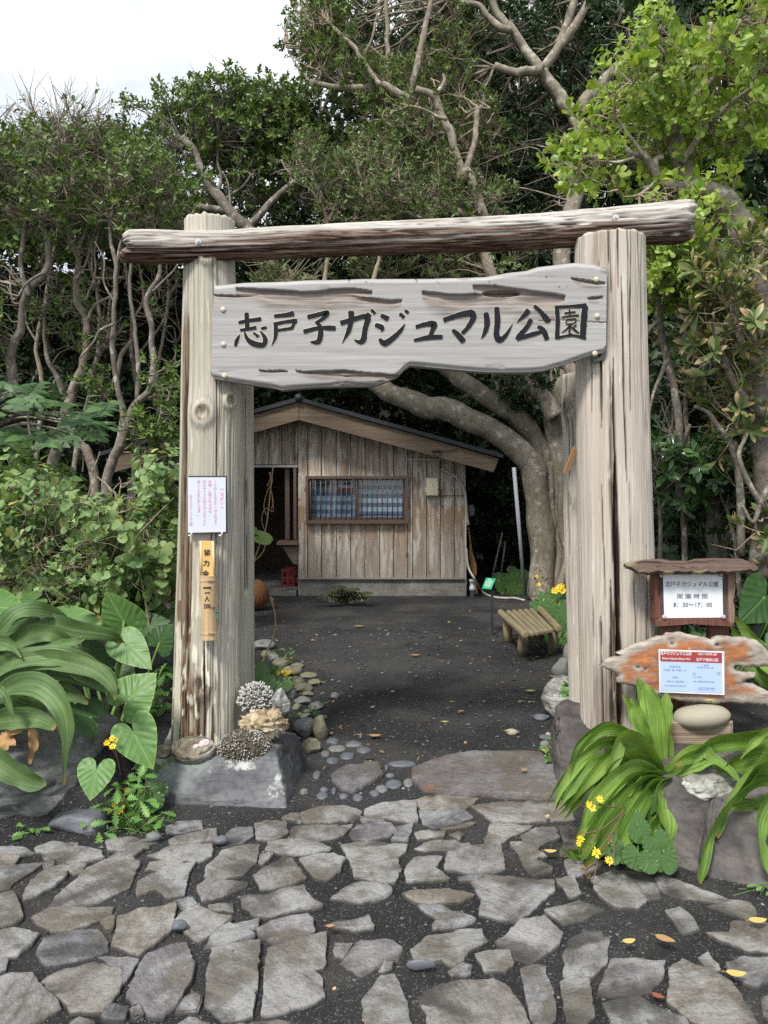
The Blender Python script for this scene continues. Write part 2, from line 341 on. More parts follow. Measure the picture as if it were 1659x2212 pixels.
FL7 = toks('''725,250 770,235 865,228 870,262 790,272 725,278
735,305 815,280 930,258 930,312 850,320 740,328
945,310 1010,265 1085,258 1092,290 1040,318 960,332
1107,240 1150,226 1235,230 1243,275 1180,305 1110,300
155,345 230,318 330,315 335,340 240,355 160,358
0,345 100,340 150,355 60,375 0,372
-60,378 0,375 80,380 60,415 0,420 -60,420
185,370 250,345 340,343 430,352 445,380 350,400 300,415 210,395
-50,440 0,425 90,415 185,410 140,440 60,480 40,510 -40,525
188,405 215,393 238,400 230,425 195,430
300,435 340,410 375,410 360,440 320,452
465,310 560,300 690,308 640,325 640,340 560,350 470,345
470,375 530,348 600,345 620,350 560,380 500,392
102,540 135,480 205,440 270,418 303,425 285,460 230,500 160,540 105,562
215,585 290,510 380,430 450,400 560,375 603,410 570,480 555,510 450,555 390,585
630,435 650,408 720,400 790,404 700,430
595,545 600,490 650,455 730,430 842,405 800,490 790,545 720,555 680,520
640,375 720,340 830,328 915,325 910,375 860,395 720,390
890,470 895,420 960,360 1060,325 1118,320 1105,400 1050,450 960,475
1120,400 1130,370 1170,360 1175,375 1140,405
1100,460 1150,420 1220,375 1260,385 1280,420 1320,470 1240,500 1130,515
1160,312 1260,308 1370,318 1425,345 1340,365 1220,365 1150,350
855,510 900,480 980,490 1070,482 1060,505 960,545 880,568
1040,545 1120,535 1310,505 1340,560 1390,595 1280,605 1180,632 1090,625 1050,590
-60,550 0,545 50,525 70,570 95,640 60,665 -60,690
140,640 215,600 320,598 490,592 480,625 420,655 300,690 225,700 180,675
435,655 470,637 495,640 480,690 455,690
485,760 515,640 600,615 755,583 750,680 690,735 600,795 520,770
755,575 830,562 860,590 800,600
760,650 810,600 850,597 920,635 1000,650 930,690 855,738 790,690
905,598 1005,575 1005,612 930,612
880,770 920,710 990,673 1060,700 1095,722 1000,745
1020,675 1050,660 1120,650 1110,685 1060,690
1115,690 1170,665 1330,635 1355,710 1280,740 1190,758 1130,720
-60,715 60,692 165,712 130,760 70,800 -60,805
160,790 190,730 290,700 420,690 465,745 465,785 330,820 200,850
-40,830 28,825 20,860 -30,880
178,920 250,870 410,828 500,862 528,880 512,960 440,1045 310,1045 240,970
425,815 480,812 598,820 560,880 530,920 536,870
548,985 590,880 640,800 740,765 800,752 835,840 820,920 760,1020 700,1070 640,1060 620,1025
885,1010 905,850 915,785 1010,765 1120,755 1110,920 1090,1060 960,1085
1132,1055 1145,900 1160,790 1260,760 1408,725 1405,850 1350,880 1390,910 1400,980 1330,1010 1170,1060
-60,910 60,880 145,890 160,930 240,990 262,1030 150,1090 -60,1115
440,1065 460,1020 500,1012 555,1030 530,1080 470,1080
565,1040 600,1020 615,1050 580,1070
760,1045 800,990 850,970 868,1000 850,1040
1430,555 1480,520 1540,488 1659,490 1690,530 1650,555 1560,570
1425,670 1490,640 1500,660 1590,628 1610,690 1520,690
1450,760 1520,755 1480,820 1450,805
1470,840 1560,740 1659,735 1735,760 1715,825 1620,850 1560,890
290,1110 340,1075 410,1080 430,1130 300,1150
770,1110 820,1080 900,1095 930,1150 780,1150
1010,1110 1150,1080 1250,1085 1300,1150 1000,1160''')
FLP = toks('''512,485 605,455 780,440 788,545 735,550 600,525 512,513
785,435 870,412 1000,420 1125,425 1080,465 1000,485 820,485
808,495 900,488 1045,490 1092,530 980,560 880,577 830,560
1090,470 1200,448 1400,434 1600,429 1650,540 1500,550 1215,548 1160,510
920,580 1010,562 1090,544 1105,560 1050,580 940,592
165,510 250,480 380,472 490,490 470,525 400,545 200,560 165,545
62,535 110,510 150,502 155,525 130,540
488,535 600,530 608,545 500,552
105,590 130,575 300,572 435,568 390,615 330,640 200,660 110,645
425,610 470,565 560,558 640,562 680,600 640,630 520,650 450,640
690,575 765,560 740,645 655,648
783,610 840,605 945,612 930,632 800,638
970,620 1020,612 1040,630 1020,645
780,690 870,650 980,650 1075,680 1000,700 850,705
1195,570 1300,568 1420,572 1400,590 1300,620 1240,660 1168,665
1365,620 1440,598 1540,585 1562,640 1500,655 1450,685 1380,665
1560,578 1659,575 1700,600 1690,655 1600,650
1585,680 1659,668 1700,700 1659,740 1570,735
380,680 480,655 600,660 735,675 720,720 680,750 700,800 660,873 540,860 450,840 435,760
735,790 780,745 925,745 880,810 960,860 740,868
965,715 1080,690 1245,660 1268,800 1170,835 1050,820 945,805
1305,670 1380,672 1430,690 1500,745 1440,750 1460,778 1530,790 1520,815 1420,832 1370,770
1600,770 1659,755 1700,760 1690,830 1620,840
155,755 250,730 330,728 395,755 370,810 290,865 235,850 190,800
1010,845 1080,840 1150,855 1100,873 1020,868''')
FL8 = toks('''85,540 160,525 260,530 385,545 330,575 200,580 120,565
150,590 240,588 320,620 390,650 300,680 210,685 230,640
380,495 440,465 560,470 730,478 735,520 640,600 585,650 480,640 415,625 425,560
700,610 760,590 840,563 950,600 860,640 780,660
745,475 820,470 850,530 800,545
900,470 1000,435 1120,445 1170,480 1195,550 1130,560 1090,595 1000,590 930,540
780,400 850,392 950,400 890,435 800,458
1170,470 1210,455 1330,510 1510,565 1450,575 1300,550 1200,520
1395,585 1500,575 1580,585 1608,630 1560,640
1220,620 1280,610 1330,640 1360,690 1290,700 1260,660
1510,660 1600,655 1720,700 1720,790 1560,770 1400,710 1500,705
120,785 190,735 250,720 420,690 445,740 370,780 340,830 290,845 250,820 150,840
485,740 590,665 690,645 770,715 740,765 640,830 560,800
0,838 40,835 30,860 -20,872
400,810 450,795 540,800 555,840 520,870 440,870
283,870 340,845 378,860 370,885 300,885
780,890 775,800 800,730 870,690 920,685 970,720 955,840 900,885 850,895
130,965 250,920 470,905 530,940 590,1020 625,1106 590,1140 220,1140 180,1040
590,870 640,850 700,855 710,920 740,1040 720,1130 660,1130 620,1000
765,920 800,900 885,905 910,1060 870,1090 790,1080
925,960 985,820 1090,820 1215,825 1200,900 1150,955 1000,968
945,1000 1000,980 1100,975 1160,1010 1300,1070 1320,1150 1010,1150
1225,1000 1240,860 1290,825 1400,870 1500,920 1560,1010 1640,1140 1500,1150 1330,1080
1480,830 1560,810 1659,808 1720,900 1600,930 1520,900
1360,815 1400,800 1450,860 1410,870
1630,980 1659,970 1740,1000 1740,1080 1640,1060
-95,1000 -15,900 45,892 70,950 100,1020 145,1150 -60,1150''')
pav = thing('stone_paving', None, None, (0, 2.9, 0), kind='structure')
allf = [c7(p) for p in FL7] + [cpth(p) for p in FLP] + [c8(p) for p in FL8]
flags_sorted = sorted(allf, key=lambda p: -abs(np.sum([p[i][0]*p[(i+1) % len(p)][1]-p[(i+1) % len(p)][0]*p[i][1] for i in range(len(p))])))
rest = MB()
for i, p in enumerate(flags_sorted):
    rg = random.Random(i * 7 + 1); h = rg.uniform(.009, .015)
    cx_ = sum(q[0] for q in p) / len(p); cy_ = sum(q[1] for q in p) / len(p)
    if cx_ > 1180: h = rg.uniform(.005, .010)          # the right side lies deeper in the gravel
    h += .004
    cxy = np.mean(np.array(p), 0); p = [tuple(np.array(q) + (np.array(q) - cxy) / (np.linalg.norm(np.array(q) - cxy) + 1e-6) * 3.6) for q in p]
    f_ = flag([G(x, y, .016) for x, y in p], h, i + 1, bev=rg.uniform(.004, .009))
    if i < 97: obj('flagstone', f_, M_FLAG, pav)
    else:
        for V_, F_ in [(np.concatenate(f_.v), f_.f)]: rest.add(V_, F_)
rg = np.random.default_rng(17)                       # the paving goes on past both sides
for gx_ in (*np.arange(-3.9, -1.55, .27), *np.arange(1.75, 3.9, .27)):
    for gy_ in np.arange(1.7, 3.25 if gx_ < 0 else 2.95, .25):
        cx_, cy_ = gx_ + rg.uniform(-.05, .05), gy_ + rg.uniform(-.05, .05)
        if abs(cx_) < .56 * cy_ + .16: continue
        an = np.sort(rg.uniform(0, 6.283, 6) * .5 + np.arange(6) * 1.047 * .5 + rg.random()); an = np.arange(6) * 1.047 + rg.uniform(-.3, .3, 6); f_ = flag([np.array([cx_ + math.cos(q) * .125 * rg.uniform(.8, 1.12), cy_ + math.sin(q) * .115 * rg.uniform(.8, 1.12), 0]) for q in an], rg.uniform(.010, .02), int(rg.integers(9999)), .007)
        for V_, F_ in [(np.concatenate(f_.v), f_.f)]: rest.add(V_, F_)
if rest.n: obj('flagstone', rest, M_FLAG, pav, kind='stuff')
S1 = cpth(toks('762,270 850,240 960,205 1080,190 1300,190 1470,195 1540,240 1580,310 1560,415 1450,418 1300,406 1150,398 980,395 830,376 765,325')[0])
obj('stepping_stone', flag([G(x, y, .03) for x, y in S1], .05, 301, .02, tilt=.012, relief=.006), M_SLAB, label='broad dark slate slab lying across the threshold of the gate', cat='stone slab')
S2 = cpth(toks('318,300 400,250 490,245 510,220 590,225 610,290 540,335 440,390 370,370 325,325')[0])
obj('stepping_stone', flag([G(x, y, .02) for x, y in S2], .028, 302, .016), M_SLAB, label='rounded bluish slab sunk in gravel between the pebbles and the long block', cat='stone slab')
# ------------------------------------------------------------------ the gate
M_POST = wood('post_wood', (.57, .535, .46), (.42, .38, .31), (.055, .036, .026), 2, 1.0, stain=(.21, .115, .055), lich=(.66, .63, .52), green=.3, crackamt=.27, fine=.45)
M_POST_PINK = wood('post_wood_pink', (.60, .55, .485), (.45, .385, .325), (.05, .03, .024), 2, .9, stain=(.13, .07, .048), lich=(.62, .61, .53), green=.22, crackamt=.27, fine=.45)
M_BEAM = wood('beam_wood', (.63, .61, .57), (.40, .365, .325), (.05, .03, .02), 0, .8, stain=(.17, .085, .055), lich=(.60, .61, .52), crackamt=.33, bump=.7)
M_BOARD = wood('board_wood', (.44, .432, .425), (.345, .333, .325), (.06, .045, .035), 0, .7, stain=(.25, .17, .125), lich=(.55, .53, .42), crackamt=.24, bump=.25, fine=.35)
M_RUST = flat('galvanised', (.55, .57, .56), .5, .5)
M_INK = flat('black_paint', (.012, .013, .018), .75, .2, .3, 60)
M_CREAM = flat('cream_paint', (.62, .58, .42), .7)
M_GREENTRIM = flat('grey_green_caulk', (.20, .22, .18), .8)

def log_post(Y, edges, ztop, zbot, seed, streak=None, knots=(), crack=.02, pink=0, lichbase=0.0, na=340, nz=260, grooves=1.0, chips=0.0, cracks=(), nrand=26):
    """edges: list of (pixel row, left px, right px). Returns the mesh of a weathered trunk"""
    zz, cx_, rr = [], [], []
    for y, a, b in edges:
        l, r_ = P(a, y, Y), P(b, y, Y); zz.append(l[2]); cx_.append((l[0] + r_[0]) / 2); rr.append((r_[0] - l[0]) / 2)
    o = np.argsort(zz); zz, cx_, rr = np.array(zz)[o], np.array(cx_)[o], np.array(rr)[o]
    z = np.linspace(zbot, ztop, nz); c = np.interp(z, zz, cx_); r_ = np.interp(z, zz, rr)
    th = np.linspace(-np.pi, np.pi, na, endpoint=False); Zg, T = np.meshgrid(z, th, indexing='ij'); Rg = np.repeat(r_[:, None], na, 1)
    s, k = np.sin(T), np.cos(T)
    Rg = Rg * (1 + .025 * fbm(np.stack([s * 1.2, k * 1.2, Zg * .8], -1), seed, 3))
    rid = fbm(np.stack([s * 7, k * 7, Zg * .55], -1), seed + 3, 3); gr_ = sst(.16, .0, np.abs(rid)) * sst(-.1, .5, fbm(np.stack([s * 2, k * 2, Zg * .7], -1), seed + 5, 2) + .1) * sst(0, .25, ztop - Zg)
    rid2 = fbm(np.stack([s * 22, k * 22, Zg * .9], -1), seed + 8, 2)
    stain = np.zeros_like(T); lich = np.zeros_like(T)
    if streak:
        for (za, zb, ta0, tb0, ta1, tb1, amt) in streak:      # a rotten strip from height za to zb, its angles at both ends
            f = np.clip((Zg - za) / (zb - za), 0, 1); a = ta0 + (ta1 - ta0) * f; b = tb0 + (tb1 - tb0) * f
            wv = .12 * fbm(np.stack([T * 3, Zg * 2.2, T * 0], -1), seed + 11, 3)
            q = sst(-.06, .06, T + wv - a) * sst(-.06, .06, b - T - wv) * sst(-.08, .08, Zg - za) * sst(-.1, .1, zb - Zg)
            stain = np.maximum(stain, q * amt)
    Rg = Rg - .009 * grooves * gr_ - .005 * grooves * rid2 * (.4 + stain) - .022 * stain * sst(.0, .5, rid2 + rid * .8 + .2)
    for (ky, kx, kr) in knots:
        pz = P(kx, ky, Y)[2]; ci = np.interp(pz, z, c); ri = np.interp(pz, z, r_); t0 = math.asin(max(-.98, min(.98, (P(kx, ky, Y - ri * .85)[0] - ci) / ri)))
        d = np.sqrt(((T - t0) * ri) ** 2 + ((Zg - pz) * .8) ** 2) / kr
        Rg += .013 * np.exp(-((d - .9) / .5) ** 2) + .012 * np.exp(-(d / 2.2) ** 2) - .012 * np.exp(-(d / .45) ** 2)
        stain = np.maximum(stain, .75 * np.exp(-((d - .62) / .2) ** 2) + .35 * np.exp(-(d / .4) ** 2)); stain = np.maximum(stain, .3 * np.exp(-((d - 1.5) / .25) ** 2))
    if lichbase:
        fl = fbm(np.stack([T * 11, Zg * 8.5, T * 0], -1), seed + 21, 2); lich = sst(.30, .35, fl + .15 * sst(.55, .1, Zg - zbot)) * sst(lichbase + .75, lichbase, Zg - .1) * 1.0
    fl2 = fbm(np.stack([s * 13, k * 13, Zg * 6], -1), seed + 31, 3); lich = np.maximum(lich, .7 * sst(.42, .5, fl2))
    split = np.zeros_like(T); rg = np.random.default_rng(seed + 70); cl = list(cracks)
    for _ in range(nrand): z0 = rg.uniform(zbot, ztop); t0 = rg.uniform(-1.4, 1.4); cl.append((z0, z0 + rg.uniform(.2, 1.1), t0, t0 + rg.normal() * .04, rg.uniform(.010, .026), rg.uniform(.004, .010)))
    for i_, (za, zb, ta, tb, wd_, dp_) in enumerate(cl):
        f = (Zg - za) / (zb - za); tc_ = ta + (tb - ta) * f + .05 * fbm(np.stack([Zg * 2.1, Zg * 0 + i_, Zg * 0], -1), seed + i_, 3); wl_ = wd_ * np.clip(4 * f * (1 - f), 0, 1) ** .5 * (1 + .5 * vn(np.stack([Zg * 7, Zg * 0 + i_ * 3.3, Zg * 0], -1), seed)); ins = (f > 0) & (f < 1)
        q = np.where(ins, sst(1.15, .55, np.abs(T - tc_) / np.maximum(wl_, .004)), 0); Rg = Rg - dp_ * q; split = np.maximum(split, q * (.95 if wd_ > .02 else .75))
    split = np.maximum(split, .35 * gr_ * sst(.1, .02, np.abs(rid)))
    ztopv = Zg.copy(); ztopv[-1] += .012 * fbm(np.stack([s * 6, k * 6, s * 0], -1), seed + 40, 3)[-1]
    V = np.stack([c[:, None] + Rg * s, Y - Rg * k, ztopv], -1); mb = MB()
    cen = np.array([[c[-1], Y, ztop + .004]]); top2 = V[-1] * .93 + cen * .07; top2[:, 2] = V[-1][:, 2] + .006
    Vv = np.concatenate([V.reshape(-1, 3), top2, cen]); b0 = (nz - 1) * na; b1 = nz * na; j = np.arange(na); jn = (j + 1) % na
    mb.add(Vv, [gridf(nz, na, True), np.stack([b0 + j, b0 + jn, b1 + jn, b1 + j], -1), np.stack([b1 + j, b1 + jn, np.full(na, len(Vv) - 1)], -1)],
           stain=np.concatenate([stain.ravel(), np.full(na + 1, .1)]), lich=np.concatenate([lich.ravel(), np.zeros(na + 1)]), split=np.concatenate([split.ravel(), np.zeros(na + 1)]))
    return mb
YG = 4.2
gate = thing('wooden_gate', 'weathered timber entrance gate of two logs, crossbeam and lettered name board', 'gate', (P(829, 1600, YG)[0], YG, .2))
zt = P(445, 466, YG - .1)[2]
obj('post', log_post(YG, [(466, 400, 507), (560, 398, 506), (830, 393, 522), (1100, 388, 520), (1350, 380, 515), (1600, 373, 518)], zt, .16, 11,
    streak=[(-.1, .75, -1.45, .35, -1.15, -.30, .95), (.7, 1.6, -1.1, -.25, -1.0, -.42, .9), (1.5, 2.5, -.98, -.55, -.95, -.68, .8), (-.1, .62, -.4, .75, -.2, .3, .75)],
    knots=[(565, 449, .035), (898, 441, .045), (1462, 436, .05), (870, 492, .03)], lichbase=.62, nrand=10, cracks=[(.2, 1.35, -.42, -.50, .06, .03), (.2, .9, -.75, -.8, .045, .025), (.25, .8, .18, .12, .03, .02), (1.2, 2.2, .42, .36, .022, .014), (.6, 1.5, .25, .28, .02, .014), (1.5, 2.8, -.78, -.74, .03, .014)]), M_POST, gate)
obj('back_post', log_post(YG + .27, [(800, 462, 547), (1100, 462, 548), (1490, 462, 550)], P(500, 760, YG + .27)[2], .12, 15, na=90, nz=90), M_POST, gate)
obj('post', log_post(YG, [(519, 1243, 1390), (800, 1246, 1396), (1100, 1248, 1406), (1400, 1252, 1416), (1600, 1256, 1424)], P(1317, 519, YG)[2], .22, 21,
    streak=[(.3, 1.0, -.50, -.22, -.46, -.20, 1.0), (.9, 1.7, -.36, -.22, -.40, -.18, .8), (1.6, 2.2, -.33, -.20, -.36, -.28, .7), (.3, .9, .55, .64, .5, .6, .8), (.0, .62, -1.3, -.05, -1.0, -.35, .45), (.0, .55, .15, 1.2, .3, .7, .4), (2.3, 2.95, -.9, -.1, -.7, -.3, .3)], lichbase=0, grooves=1.25, nrand=16, cracks=[(.25, 1.75, -.30, -.27, .075, .05), (.9, 2.3, -.22, -.25, .035, .028), (.3, 1.1, -.47, -.42, .04, .03), (.2, .75, .30, .36, .05, .03), (.2, 1.3, .62, .58, .03, .02), (1.6, 2.7, .05, .02, .025, .015), (.25, .9, -.72, -.70, .035, .02), (1.9, 2.7, -.62, -.60, .03, .015), (.9, 1.6, -.58, -.62, .02, .012)]), M_POST_PINK, gate)
obj('back_post', log_post(YG + .3, [(800, 1216, 1290), (1100, 1217, 1300), (1500, 1230, 1310)], P(1250, 812, YG + .3)[2], .12, 25, na=90, nz=90, knots=[(880, 1232, .04)]), M_POST_PINK, gate)
pg = MB(); a_, b_ = P(1221, 1022, YG + .06), P(1243, 968, YG + .02); dv = b_ - a_
pg.tube([a_, a_ + dv * .5, b_], .016, 4); obj('wedge', pg, flat('wedge_wood', (.33, .18, .09), .8, .2, .25), gate, smooth=False)

# crossbeam: profile read along its length
bt = [(272,505),(285,498),(330,497),(400,500),(480,499),(560,495),(630,490),(700,487),(790,483),(880,478),(1000,473),(1100,468),(1200,461),(1300,452),(1400,443),(1470,434),(1490,436)]
bb = [(272,560),(285,570),(330,571),(400,568),(480,563),(560,562),(630,559),(700,556),(790,552),(880,548),(1000,545),(1100,541),(1200,536),(1300,531),(1400,529),(1470,526),(1490,520)]
nu, na = 240, 96; xu = np.linspace(273, 1489, nu); yt = np.interp(xu, *zip(*bt)); yb = np.interp(xu, *zip(*bb)); YB = np.interp(xu, [273, 560, 1200, 1489], [4.07, 4.1, 4.22, 4.26])
cc = np.array([P(x, (a + b) / 2, Y) for x, a, b, Y in zip(xu, yt, yb, YB)]); rr = np.array([(P(x, a, Y)[2] - P(x, b, Y)[2]) / 2 for x, a, b, Y in zip(xu, yt, yb, YB)])
th = np.linspace(0, 2 * np.pi, na, endpoint=False); T = th[None]; U = np.repeat(cc[:, 0][:, None], na, 1)
s, k = np.sin(T) + 0 * U, np.cos(T) + 0 * U
n1 = fbm(np.stack([U * .9, s * 2, k * 2], -1), 61, 3); n2 = fbm(np.stack([U * 1.3, s * 9, k * 9], -1), 64, 3); n3 = fbm(np.stack([U * 3, s * 26, k * 26], -1), 65, 2)
rg_ = rr[:, None] * (1 + .05 * n1) - .012 * sst(.12, 0, np.abs(n2)) - .006 * n3 - .02 * sst(.1, 0, np.abs(T - 5.55 + .18 * n1)) * sst(.3, -.2, U)
endf = np.minimum(1, np.minimum((xu - 273) / 12, (1489 - xu) / 6 + .6)); rg_ *= (.88 + .12 * np.clip(endf, 0, 1))[:, None]
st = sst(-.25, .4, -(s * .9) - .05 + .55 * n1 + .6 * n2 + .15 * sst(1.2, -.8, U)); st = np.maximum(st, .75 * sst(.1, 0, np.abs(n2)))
li = sst(.40, .46, fbm(np.stack([U * 5, s * 3, k * 3], -1), 69, 3)) * sst(.4, 1.1, U) * .9
rag = fbm(np.stack([s * 5, k * 5, s * 0 + np.where(U > 0, 4.0, 0)], -1), 88, 3); rag = np.round(rag * 5) / 5 * .6 + rag * .4
V = np.stack([U + .075 * rag * np.maximum(sst(.12, 0, U - U[0, 0]), sst(.12, 0, U[-1, 0] - U)), cc[:, 1][:, None] - rg_ * k, cc[:, 2][:, None] + rg_ * s], -1)
bm_ = MB(); Vv = np.concatenate([V.reshape(-1, 3), V[0].mean(0)[None] + [[-.004, 0, 0]], V[-1].mean(0)[None] + [[.004, 0, 0]]]); j = np.arange(na); jn = (j + 1) % na; q = nu * na
bm_.add(Vv, [gridf(nu, na, True)[:, ::-1], np.stack([jn, j, np.full(na, q)], -1)[:, ::-1], np.stack([(nu-1)*na + j, (nu-1)*na + jn, np.full(na, q + 1)], -1)[:, ::-1]],
        stain=np.concatenate([st.ravel(), [.3, .3]]), lich=np.concatenate([li.ravel(), [0, 0]]), split=np.concatenate([(.9 * sst(.045, .0, np.abs(n2)) * sst(-.2, .3, n1 + .1)).ravel(), [0, 0]]))
beam = obj('crossbeam', bm_, M_BEAM, gate)
for (x, y) in ((428, 522), (1330, 470)):
    Yb = np.interp(x, [273, 560, 1200, 1489], [4.07, 4.1, 4.22, 4.26]) - .125 - (.02 if x > 900 else 0); p_ = P(x, y, Yb); q_ = MB()
    q_.tube([p_ + [0, .02, 0], p_ + [0, -.006, 0]], .016, 12); q_.tube([p_ + [0, -.006, 0], p_ + [0, -.016, 0]], .009, 6)
    obj('bolt', q_, M_RUST, beam, smooth=False)

# name board
YN = 3.985
tp = [(456,616),(465,617),(534,611),(618,609),(660,606),(730,605),(787,603),(864,603),(926,603),(1047,599),(1097,590),(1134,586),(1159,578),(1201,573),(1238,569),(1277,572),(1303,579),(1307,583)]
bo = [(456,808),(462,815),(491,820),(534,827),(584,834),(610,840),(652,836),(702,833),(809,831),(854,813),(864,805),(872,796),(886,787),(940,792),(991,797),(1044,801),(1103,802),(1145,801),(1173,798),(1216,786),(1258,771),(1277,765),(1301,760),(1307,752)]
nu, nv = 430, 110; xu = np.linspace(457, 1306, nu); top_, bot_ = np.interp(xu, *zip(*tp)), np.interp(xu, *zip(*bo))
lft = np.interp(np.linspace(0, 1, nv), [0, 1], [467, 457]); XD = np.repeat(xu[:, None], nv, 1)
vv = np.linspace(0, 1, nv)[None]; YD = top_[:, None] + (bot_ - top_)[:, None] * vv
w0 = np.clip((520 - XD) / 63, 0, 1); XD = XD + w0 * 9 * (1 - vv)
Bx, Bz = (XD - 829.5) / 1659 * YN, P(829.5, 700, YN)[2] - (YD - 700) / 1659 * YN * 1.0007
def band(x0, x1, yc0, yc1, h0, seed, edge=8):
    """a rotted hollow running along the grain: sharp upper lip, soft lower side"""
    t = np.clip((XD - x0) / (x1 - x0), 0, 1); wv = 9 * fbm(np.stack([XD * .012, XD * 0 + seed, XD * 0], -1), seed, 3)
    up = yc0 + (yc1 - yc0) * t + wv; hh = h0 * np.sin(np.pi * np.clip(t * .94 + .03, 0, 1)) ** .5 * (1 + .35 * fbm(np.stack([XD * .02, XD * 0, XD * 0], -1), seed + 2, 2)); ins = (XD > x0) & (XD < x1)
    d = (YD - up) / np.maximum(hh, .1)
    return np.where(ins, sst(-.06, .06, d) * sst(1.0, .25, d), 0), np.where(ins, sst(-.05, .05, d) * sst(2.3, .5, d + .9 * fbm(np.stack([XD * .02, YD * .22, XD * 0 + seed], -1), seed, 3)), 0)
hol, brn = np.zeros_like(XD), np.zeros_like(XD)
for a in ((466, 560, 632, 634, 9, 3), (512, 805, 627, 628, 34, 4), (690, 868, 637, 649, 24, 5), (912, 1140, 634, 634, 32, 7), (1020, 1218, 620, 640, 44, 8), (1230, 1304, 604, 612, 12, 12), (1265, 1300, 646, 640, 9, 13), (560, 625, 797, 802, 7, 14), (640, 868, 797, 808, 14, 15), (690, 900, 808, 806, 12, 16)):
    h_, b_ = band(*a); hol = np.maximum(hol, h_); brn = np.maximum(brn, b_ * .72)
hole = ((XD - 1082) / 42) ** 2 + ((YD - 634) / 7) ** 2
gb = fbm(np.stack([XD * .012, YD * .10, XD * 0], -1), 31, 4); edge_ = np.minimum(YD - top_[:, None], bot_[:, None] - YD)
depth_ = .020 * hol + .05 * sst(1.1, .6, hole) + .0012 * gb + .014 * sst(10, 0, edge_) + .010 * sst(.35, .55, gb) * sst(26, 4, edge_)
brn = np.maximum(brn, .55 * sst(9, 0, bot_[:, None] - YD) * sst(880, 800, XD)); brn = np.maximum(brn, .5 * sst(.30, .5, fbm(np.stack([XD * .016, YD * .06, XD * 0], -1), 37, 3)) * sst(40, 0, edge_))
fl = fbm(np.stack([XD * .09, YD * .09, XD * 0], -1), 33, 2); brn = np.maximum(brn, .9 * sst(.62, .68, fl) * sst(660, 600, YD))
crk = (np.abs(YD - 694 - 2.5 * np.sin(XD * .03)) < .9) & (XD > 1160); depth_ += .008 * crk; brn = np.maximum(brn, crk * 1.0)
front = np.stack([Bx, YN + depth_, Bz], -1); TH = .085
back = np.stack([Bx, np.full_like(Bx, YN + TH), Bz], -1)[::2, ::3]
nb = MB(); nb.add(front, [gridf(nu, nv)], stain=brn.ravel(), lich=np.zeros(nu * nv))
def rim(fr):
    b_ = fr.copy(); b_[:, 1] = YN + TH; return b_
for idx, fl_ in ((np.s_[:, 0], 0), (np.s_[:, -1], 1), (np.s_[0, :], 1), (np.s_[-1, :], 0)):
    f_ = front[idx]; m_ = len(f_); V = np.stack([f_, f_ + [0, TH * .5, 0], rim(f_)], 1); V[:, 1, 2] += .004 * vn(V[:, 1] * 12, 3)
    g_ = gridf(m_, 3); nb.add(V, [g_ if fl_ else g_[:, ::-1]], stain=np.full(m_ * 3, .25), lich=np.zeros(m_ * 3))
bk = rim(front.reshape(-1, 3)).reshape(nu, nv, 3); nb.add(bk, [gridf(nu, nv)[:, ::-1]], stain=np.zeros(nu * nv), lich=np.zeros(nu * nv))
board = obj('name_board', nb, M_BOARD, gate)
def stroke_mb(mb, pts, scale, org, Y, off, grow=0.0, seed=0, mi=0):
    """one brush stroke: a thin ribbon of changing width with rounded ends"""
    q = np.array([(org[0] + x * scale, org[1] + y * scale, w_ * scale + grow) for x, y, w_ in pts]); q = smooth_path(q, 9)
    xy = q[:, :2]; t = np.gradient(xy, axis=0); t /= np.linalg.norm(t, axis=1)[:, None] + 1e-9; nrm = np.stack([-t[:, 1], t[:, 0]], -1)
    w_ = np.maximum(q[:, 2], .6) / 2; w_ = w_ * (1 + .10 * vn(np.column_stack([np.arange(len(q)) * .8, np.full(len(q), seed), np.zeros(len(q))]), 5))
    cap0 = [xy[0] - t[0] * w_[0] * math.sin(a) * .55 for a in (.9, .5)]; 
    Lf, Rt = xy + nrm * w_[:, None], xy - nrm * w_[:, None]
    a0 = np.array([xy[0] - t[0] * w_[0] * .42]); a1 = np.array([xy[-1] + t[-1] * w_[-1] * .42])
    def s_(i, f): return xy[i] + nrm[i] * w_[i] * f
    l0, r0, l1, r1 = s_(0, .62) - t[0]*w_[0]*.32, s_(0, -.62) - t[0]*w_[0]*.32, s_(-1, .62) + t[-1]*w_[-1]*.32, s_(-1, -.62) + t[-1]*w_[-1]*.32
    Lf = np.vstack([l0, Lf, l1]); Rt = np.vstack([r0, Rt, r1]); out = np.stack([Lf, Rt], 1).reshape(-1, 2)
    V = np.array([P(x, y, Y) for x, y in out]); V[:, 1] = Y - off; m_ = len(Lf)
    mb.add(V, [gridf(m_, 2)], mi)
A0, B0, SCL = (449.3, 553.0), (864.0, 553.0), .28125
def S(s): return [[tuple(float(v) for v in q.split(',')) for q in ln.split()] for ln in s.strip().split('\n')]
